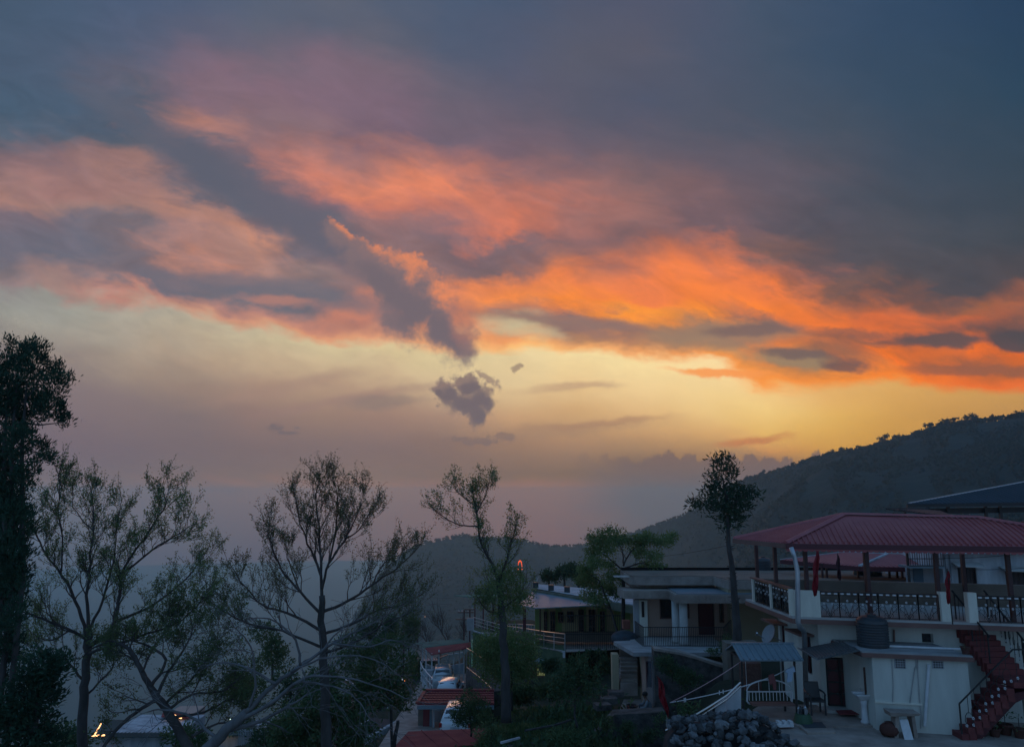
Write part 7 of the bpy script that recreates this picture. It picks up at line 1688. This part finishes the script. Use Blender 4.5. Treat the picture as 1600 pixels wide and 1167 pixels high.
# facing left (towards -x), squatting low; x forward is negative
J = lambda x, y, z: pb + Vector((x, y, z)) * SC
joints = [J(.10, 0, .20), J(.13, 0, .34), J(.08, 0, .50), J(.02, 0, .62), J(-.02, 0, .68), J(-.05, 0, .75), J(-.06, 0, .84), J(-.05, 0, .90),
          J(.07, -.10, .17), J(-.26, -.14, .40), J(-.16, -.14, .08), J(-.20, -.14, .03), J(-.34, -.15, .03),
          J(.07, .10, .17), J(-.26, .14, .40), J(-.16, .14, .08), J(-.20, .14, .03), J(-.34, .15, .03),
          J(.02, -.17, .60), J(-.08, -.24, .40), J(-.30, -.18, .34), J(-.38, -.16, .33),
          J(.02, .17, .60), J(-.08, .24, .42), J(-.30, .16, .36), J(-.38, .14, .35)]
edges = [(0, 1), (1, 2), (2, 3), (3, 4), (4, 5), (5, 6), (6, 7), (0, 8), (8, 9), (9, 10), (10, 11), (11, 12), (0, 13), (13, 14), (14, 15), (15, 16), (16, 17), (3, 18), (18, 19), (19, 20), (20, 21), (3, 22), (22, 23), (23, 24), (24, 25)]
rad = [(.13, .12), (.13, .11), (.15, .12), (.14, .11), (.055, .055), (.07, .075), (.085, .09), (.06, .065), .09, .06, .045, .04, .028, .09, .06, .045, .04, .028, .055, .042, .03, .026, .055, .042, .03, .026]
skinned('body', joints, edges, rad, skin, person)
# clothes a little larger than the body
ti = [0, 1, 2, 3, 18, 19, 20, 22, 23, 24]; te = [(0, 1), (1, 2), (2, 3), (3, 4), (4, 5), (5, 6), (3, 7), (7, 8), (8, 9)]
skinned('shirt', [joints[i] for i in ti], te, [(.15, .14), (.15, .125), (.165, .135), (.155, .12), .068, .055, .042, .068, .055, .042], shirt, person)
li = [0, 8, 9, 10, 13, 14, 15]; le = [(0, 1), (1, 2), (2, 3), (0, 4), (4, 5), (5, 6)]
skinned('trousers', [joints[i] for i in li], le, [(.15, .14), .105, .075, .058, .105, .075, .058], trous, person)
q = MB(); hcn = joints[6] + Vector((.02, 0, .02))
q.lathe(hcn - Vector((0, 0, .06)), [(.06, -.02), (.105, .0), (.115, .06), (.10, .11), (.06, .145), (.01, .16)], 14); q.build('hair', hair, person, True)
q = MB(); f0 = joints[6]; q.tube([f0 + Vector((-.085, 0, .01)), f0 + Vector((-.115, 0, -.02)), f0 + Vector((-.085, 0, -.035))], .012, 5)
for sy in (-.045, .045): q.lathe(f0 + Vector((-.078, sy * .8, .01)), [(.004, -.01), (.012, 0), (.004, .01)], 6); q.lathe(f0 + Vector((0.0, sy * 2.1, -.02)), [(.004, -.03), (.018, 0), (.004, .03)], 6)
q.build('face', skin, person)
for hnd in (20, 24):
    w0 = joints[hnd + 1]; q = MB(); q.hexa([w0 + Vector(p) for p in ((0, -.035, -.012), (-.085, -.038, -.016), (-.085, .038, -.016), (0, .035, -.012), (0, -.035, .012), (-.085, -.038, .010), (-.085, .038, .010), (0, .035, .012))])
    for k in range(4):
        ln = (.06, .075, .07, .055)[k]; b = w0 + Vector((-.08, -.03 + .02 * k, -.002)); q.tube([b, b + Vector((-ln * .5, 0, -.012)), b + Vector((-ln * .75, 0, -ln * .5))], [.010, .009, .007], 5)
    b = w0 + Vector((-.03, -.036 if hnd == 20 else .036, 0)); q.tube([b, b + Vector((-.03, -.02 if hnd == 20 else .02, -.01)), b + Vector((-.06, -.015 if hnd == 20 else .015, -.02))], [.011, .010, .008], 5)
    q.build('hand', skin, person)
# pan, stove, pot with embers
pc = pb + Vector((-.55, 0, 0)); stv = empty('stove', pc, 'little clay stove holding a dark pan in front of the crouching person', 'stove')
MB().lathe(pc, [(.16, 0), (.17, .05), (.14, .24), (.11, .25), (.09, .2)], 14).build('stove_body', tank_black, stv); MB().lathe(pc + Vector((0, 0, .26)), [(.08, 0), (.17, .03), (.20, .09), (.19, .09), (.15, .04), (.01, .02)], 16).build('pan', iron, stv)
pc2 = Vector((W(987, 1108, 33.3).x, 33.3, gy)); brz = empty('brazier', pc2, 'dark bucket brazier with a glowing ember and a green sprig, left of the crouching person', 'brazier')
MB().lathe(pc2, [(.15, 0), (.19, .05), (.22, .34), (.24, .36), (.20, .36), (.17, .1), (.01, .08)], 16).build('bucket', tank_black, brz)
MB().rock(pc2 + Vector((-.20, -.08, .10)), .06, .06, .09, random.Random(2)).build('ember', mat('glowing_ember', (1, .3, .05), .6, emit=(1, .22, .03), estr=4), brz)
V, Fq = tufts([(pc2 + Vector((0, 0, .42)), (.10, .10, .12))], 90, .14, 5, tuft=3, trad=.03); np_mesh('sprig', V, Fq, leaf_fresh, parent=brz)
# smoke drifting up from it
q = NTm('smoke'); q.t.nodes.remove(q.b); pv = q.n('ShaderNodeVolumePrincipled'); pv.inputs['Density'].default_value = .30; pv.inputs['Color'].default_value = (.75, .88, 1.0, 1); q.l(pv.outputs[0], q.o.inputs['Volume'])
nz = q.n('ShaderNodeTexNoise'); nz.inputs['Scale'].default_value = 1.4; g_ = q.n('ShaderNodeNewGeometry'); 
sm = MB(); 
path = [W(1012, 1100, 33.4), W(1024, 1080, 33.5), W(1032, 1055, 33.6), W(1034, 1030, 33.8), W(1030, 1010, 34.0)]
sm.tube(path, [.22, .42, .55, .6, .35], 14); o = sm.build('smoke', q.m, None, True); tag(o, 'bluish cooking smoke drifting up beside the lower room', 'smoke', kind='stuff')

# ------------------------------------------------------------------ firewood, debris, garden things
wp = Vector((W(800, 1122, 29).x, 29.2, 0)); rr = random.Random(12); 
for k in range(26):
    c = W(rr.uniform(768, 838), rr.uniform(1098, 1132), rr.uniform(28.6, 30.2)); a = rr.uniform(-.5, .5); l_ = rr.uniform(.3, .8); d = Vector((cos(a), sin(a) * .4, rr.uniform(-.12, .12))) * l_; g_z = gz(c.x, c.y)
    c.z = g_z + rr.uniform(.05, .45)
    o = single('log', MB().tube([c - d, c, c + d], [rr.uniform(.03, .07)] * 3, 7), bark_pale if k % 3 else bark, c, 'one of the sticks piled at the foot of the tall forked tree', 'log', 'sticks piled at the foot of the tall forked tree')
c = W(868, 1131, 27.5); q = MB().tube([W(820, 1141, 27), W(868, 1132, 27.5), W(892, 1124, 27.8)], .04, 6); single('fallen_pole', q, bark, c, 'long dark pole lying on the grass left of the small garden tree', 'pole')
q = MB(); a, b = W(782, 1160, 25), W(812, 1152, 25.3); q.bar(a, b, .08, .05); single('plank', q, white_stain, a, 'pale weathered plank lying at the bottom edge of the garden', 'plank')
for k, (px, py, D_, lab) in enumerate(((836, 1130, 27.5, 'small white bag lying on the lawn right of the stick pile'), (916, 1121, 28.5, 'little white plastic bottle standing in the weeds right of the small garden tree'), (853, 1091, 33, 'tiny pale scrap at the far edge of the lawn'), (809, 1128, 28, 'small bluish scrap beside the stick pile'))):
    c = W(px, py, D_); c.z = gz(c.x, c.y); q = MB()
    if k == 1: q.lathe(c, [(.04, 0), (.045, .16), (.02, .2), (.015, .25)], 8)
    else: q.rock(c + Vector((0, 0, .05)), .14, .1, .06, rr)
    single('litter', q, white_paint, c, lab, 'litter')
q = MB().tube([W(x, y, 33) for x, y in ((976, 1094),)] + [W(984, 1112, 32)], .03, 5)
hp_ = W(813, 889, 95); lp2 = empty('lit_mast', hp_, 'small red lit ornament on a mast glowing beside the tall forked tree', 'light')
b_ = W(812, 960, 95); MB().tube([b_, hp_], .08, 6).build('mast', iron, lp2)
q = MB(); rr = random.Random(9)
for k in range(18): u = k / 17; c = W(812.5 + 3.0 * cos(u * pi), 889 - 13 * sin(u * pi) ** .6, 95); q.lathe(c, [(.02, -.07), (.07, 0), (.02, .07)], 5)
q.build('bulbs', mat('red_bulbs', (1, .1, .03), .5, emit=(1, .13, .03), estr=1.0), lp2)
# hillside houses and their lights, masts on the crest
def hillhouse(px, py, w_px, h_px, lab, lit_=False):
    t = .97; D_ = crest_b(px).y - 12; c = W(px, py, D_); s_ = D_ / 1200; r = empty('hill_house', c, lab, 'house')
    q = MB(); q.cbox(c - Vector((0, 0, h_px * s_ * 1.2)), w_px * s_, 8, h_px * s_ * 2.0); q.build('wall', white_stain, r)
    q = MB(); q.cbox(c + Vector((0, 0, h_px * s_ * .8)), w_px * s_ * 1.12, 9, h_px * s_ * .2); q.build('roof', concrete, r)
    q = MB(); n_ = max(int(w_px / 5), 2)
    for k in range(n_): q = MB(); q.cbox(c + Vector(((k + .5 - n_ / 2) * w_px * s_ / n_, -4.05, 0)), w_px * s_ / n_ * .5, .1, h_px * s_ * .5); q.build('window', glass_dark, r)
hillhouse(1436, 687, 16, 7, 'largest pale house on the crest of the right hill'); hillhouse(1458, 678, 10, 6, 'pale house just right of the largest hillcrest house'); hillhouse(1384, 697, 7, 4, 'tiny hillcrest house with a bright light'); hillhouse(1300, 722, 14, 4, 'low pale building halfway along the right hill crest'); hillhouse(1236, 738, 8, 3, 'faint low building lowest on the right hill crest')
hillhouse(1478, 670, 9, 4, 'small pale house highest on the right hill crest')
for k, (px, py, e_, col, lab) in enumerate(((1384, 698, 9, (.8, .9, 1), 'bright white light beside the tiny hillcrest house'), (1325, 715.5, 5, (.9, 1, .6), 'greenish lamp halfway along the right hill crest'), (825, 846, 4, (1, .95, .85), 'small white lamp on the crest of the middle hill'), (664, 963, 3, (1, .5, .3), 'tiny warm lamp low on the slope behind the bare trees'))):
    D_ = (crest_b(px).y - 22) if px > 900 else (crest_a(px).y - 22 if px > 700 else 420); c = W(px, py, D_); s_ = D_ / 1200 * .7
    single('hill_lamp', MB().lathe(c, [(s_ * .3, -s_), (s_, 0), (s_ * .3, s_)], 8), mat('lamp_%d' % k, col, .5, emit=col, estr=e_ * .25), c, lab, 'lamp')
for k, (px, y0, y1) in enumerate(((1566, 648, 662), (1570, 650, 662), (1550, 654, 662))):
    D_ = crest_b(px).y; q = MB(); a, b = W(px, y1 + 3, D_), W(px, y0, D_); q.bar(a, b, .5); q.bar(a + Vector((.9, 0, 0)), b + Vector((.2, 0, 0)), .3)
    for j in range(5): q.bar(a + (b - a) * (j / 5), a + (b - a) * ((j + 1) / 5) + Vector((.8 - .1 * j, 0, 0)), .25)
    single('radio_mast', q, iron, a, ['tallest thin lattice mast on the right hill crest', 'thin mast just right of the tallest one on the hill crest', 'short mast left of the tallest one on the hill crest'][k], 'mast')

# ------------------------------------------------------------------ grass and weeds of the garden
rs = np.random.RandomState(17)
n_ = 26000
gx = rs.uniform(-3.5, 8.5, n_); gy_ = rs.uniform(20, 40, n_)
keep = (gx < 7.3 - .0 * gy_) & ~((gx > 4.2) & (gy_ > 29.5)) & (vnoise(gx, gy_, 1.6, 5) + .35 * vnoise(gx, gy_, .5, 6) > .38)
gx, gy_ = gx[keep], gy_[keep]; zz = ground_z(gx, gy_)
C = np.stack([gx, gy_, zz + .02], 1); Dd = np.tile(np.array([[0, 0, 1.0]]), (len(C), 1))
CC = np.repeat(C, 4, 0) + rs.normal(0, .05, (len(C) * 4, 3)) * np.array([1, 1, .3])
V, Fq = leaf_quads(CC, np.repeat(Dd, 4, 0), .20, rs, .16)
tag(np_mesh('grass', V, Fq, leafmat('garden_grass', (.05, .10, .035), (.14, .18, .075), .3, 1.2)), 'uneven grass and weeds of the terraced garden', 'grass', kind='stuff')
n_ = 9000; gx = rs.uniform(6.8, 20, n_); gy_ = rs.uniform(18.5, 23.4, n_); keep = (gy_ < 23.0 - (gx - 8.3) * .20 + .3 * vnoise(gx, gy_, .7, 3)) & (vnoise(gx, gy_, .8, 8) > .42); gx, gy_ = gx[keep], gy_[keep]
C = np.stack([gx, gy_, ground_z(gx, gy_) - .10], 1); CC = np.repeat(C, 4, 0) + rs.normal(0, .04, (len(C) * 4, 3)) * np.array([1, 1, .2]); V, Fq = leaf_quads(CC, np.tile(np.array([[0, 0, 1.0]]), (len(CC), 1)), .13, rs, .18)
tag(np_mesh('lawn_strip', V, Fq, bpy.data.materials['garden_grass']), 'patchy low grass strip in front of the paved path', 'grass', kind='stuff')
# wild growth on the slopes below
n_ = 16000; A_ = rs.uniform(radians(-42), radians(8), n_); R_ = rs.uniform(24, 110, n_) ; gx, gy_ = R_ * np.sin(A_), R_ * np.cos(A_)
road_x = np.interp(gy_, [p[1] for p in rp_], [p[0] for p in rp_]); keep = ~((abs(gx - road_x) < 4.4) & (gy_ < 74)) & ~((gx > -8.2) & (gx < -1.6) & (gy_ > 38) & (gy_ < 75)) & ~((gx > -.8) & (gy_ > 36)) & (vnoise(gx, gy_, 3.2, 9) > .33) & ~((gx < -13) & (gy_ > 52) & (gy_ < 70))
gx, gy_, R_ = gx[keep], gy_[keep], R_[keep]; C = np.stack([gx, gy_, ground_z(gx, gy_)], 1)
CC = np.repeat(C, 7, 0) + rs.normal(0, .28, (len(C) * 7, 3)) * np.array([1, 1, .7]) + np.array([0, 0, .25]); V, Fq = leaf_quads(CC, np.tile(np.array([[0, 0, .8]]), (len(CC), 1)), .26, rs, .4)
tag(np_mesh('slope_scrub', V, Fq, leaf_dark), 'dark scrub covering the slope below the garden and along the road', 'scrub', kind='stuff')

# ------------------------------------------------------------------ the air
q = NTm('air'); q.t.nodes.remove(q.b)
pv = q.n('ShaderNodeVolumePrincipled'); pv.inputs['Density'].default_value = HAZE_D
pv.inputs['Color'].default_value = (.58, .90, 1.0, 1); pv.inputs['Anisotropy'].default_value = 0.55
q.l(pv.outputs[0], q.o.inputs['Volume'])
hz = MB().box((-8200, -300, -640), (16400, 0, 0), (0, 8400, 0), (0, 0, 640 + CAM_Z + HAZE_TOP)).build('haze', q.m)
tag(hz, 'thin blue dusk haze filling the valley', 'haze', kind='stuff')
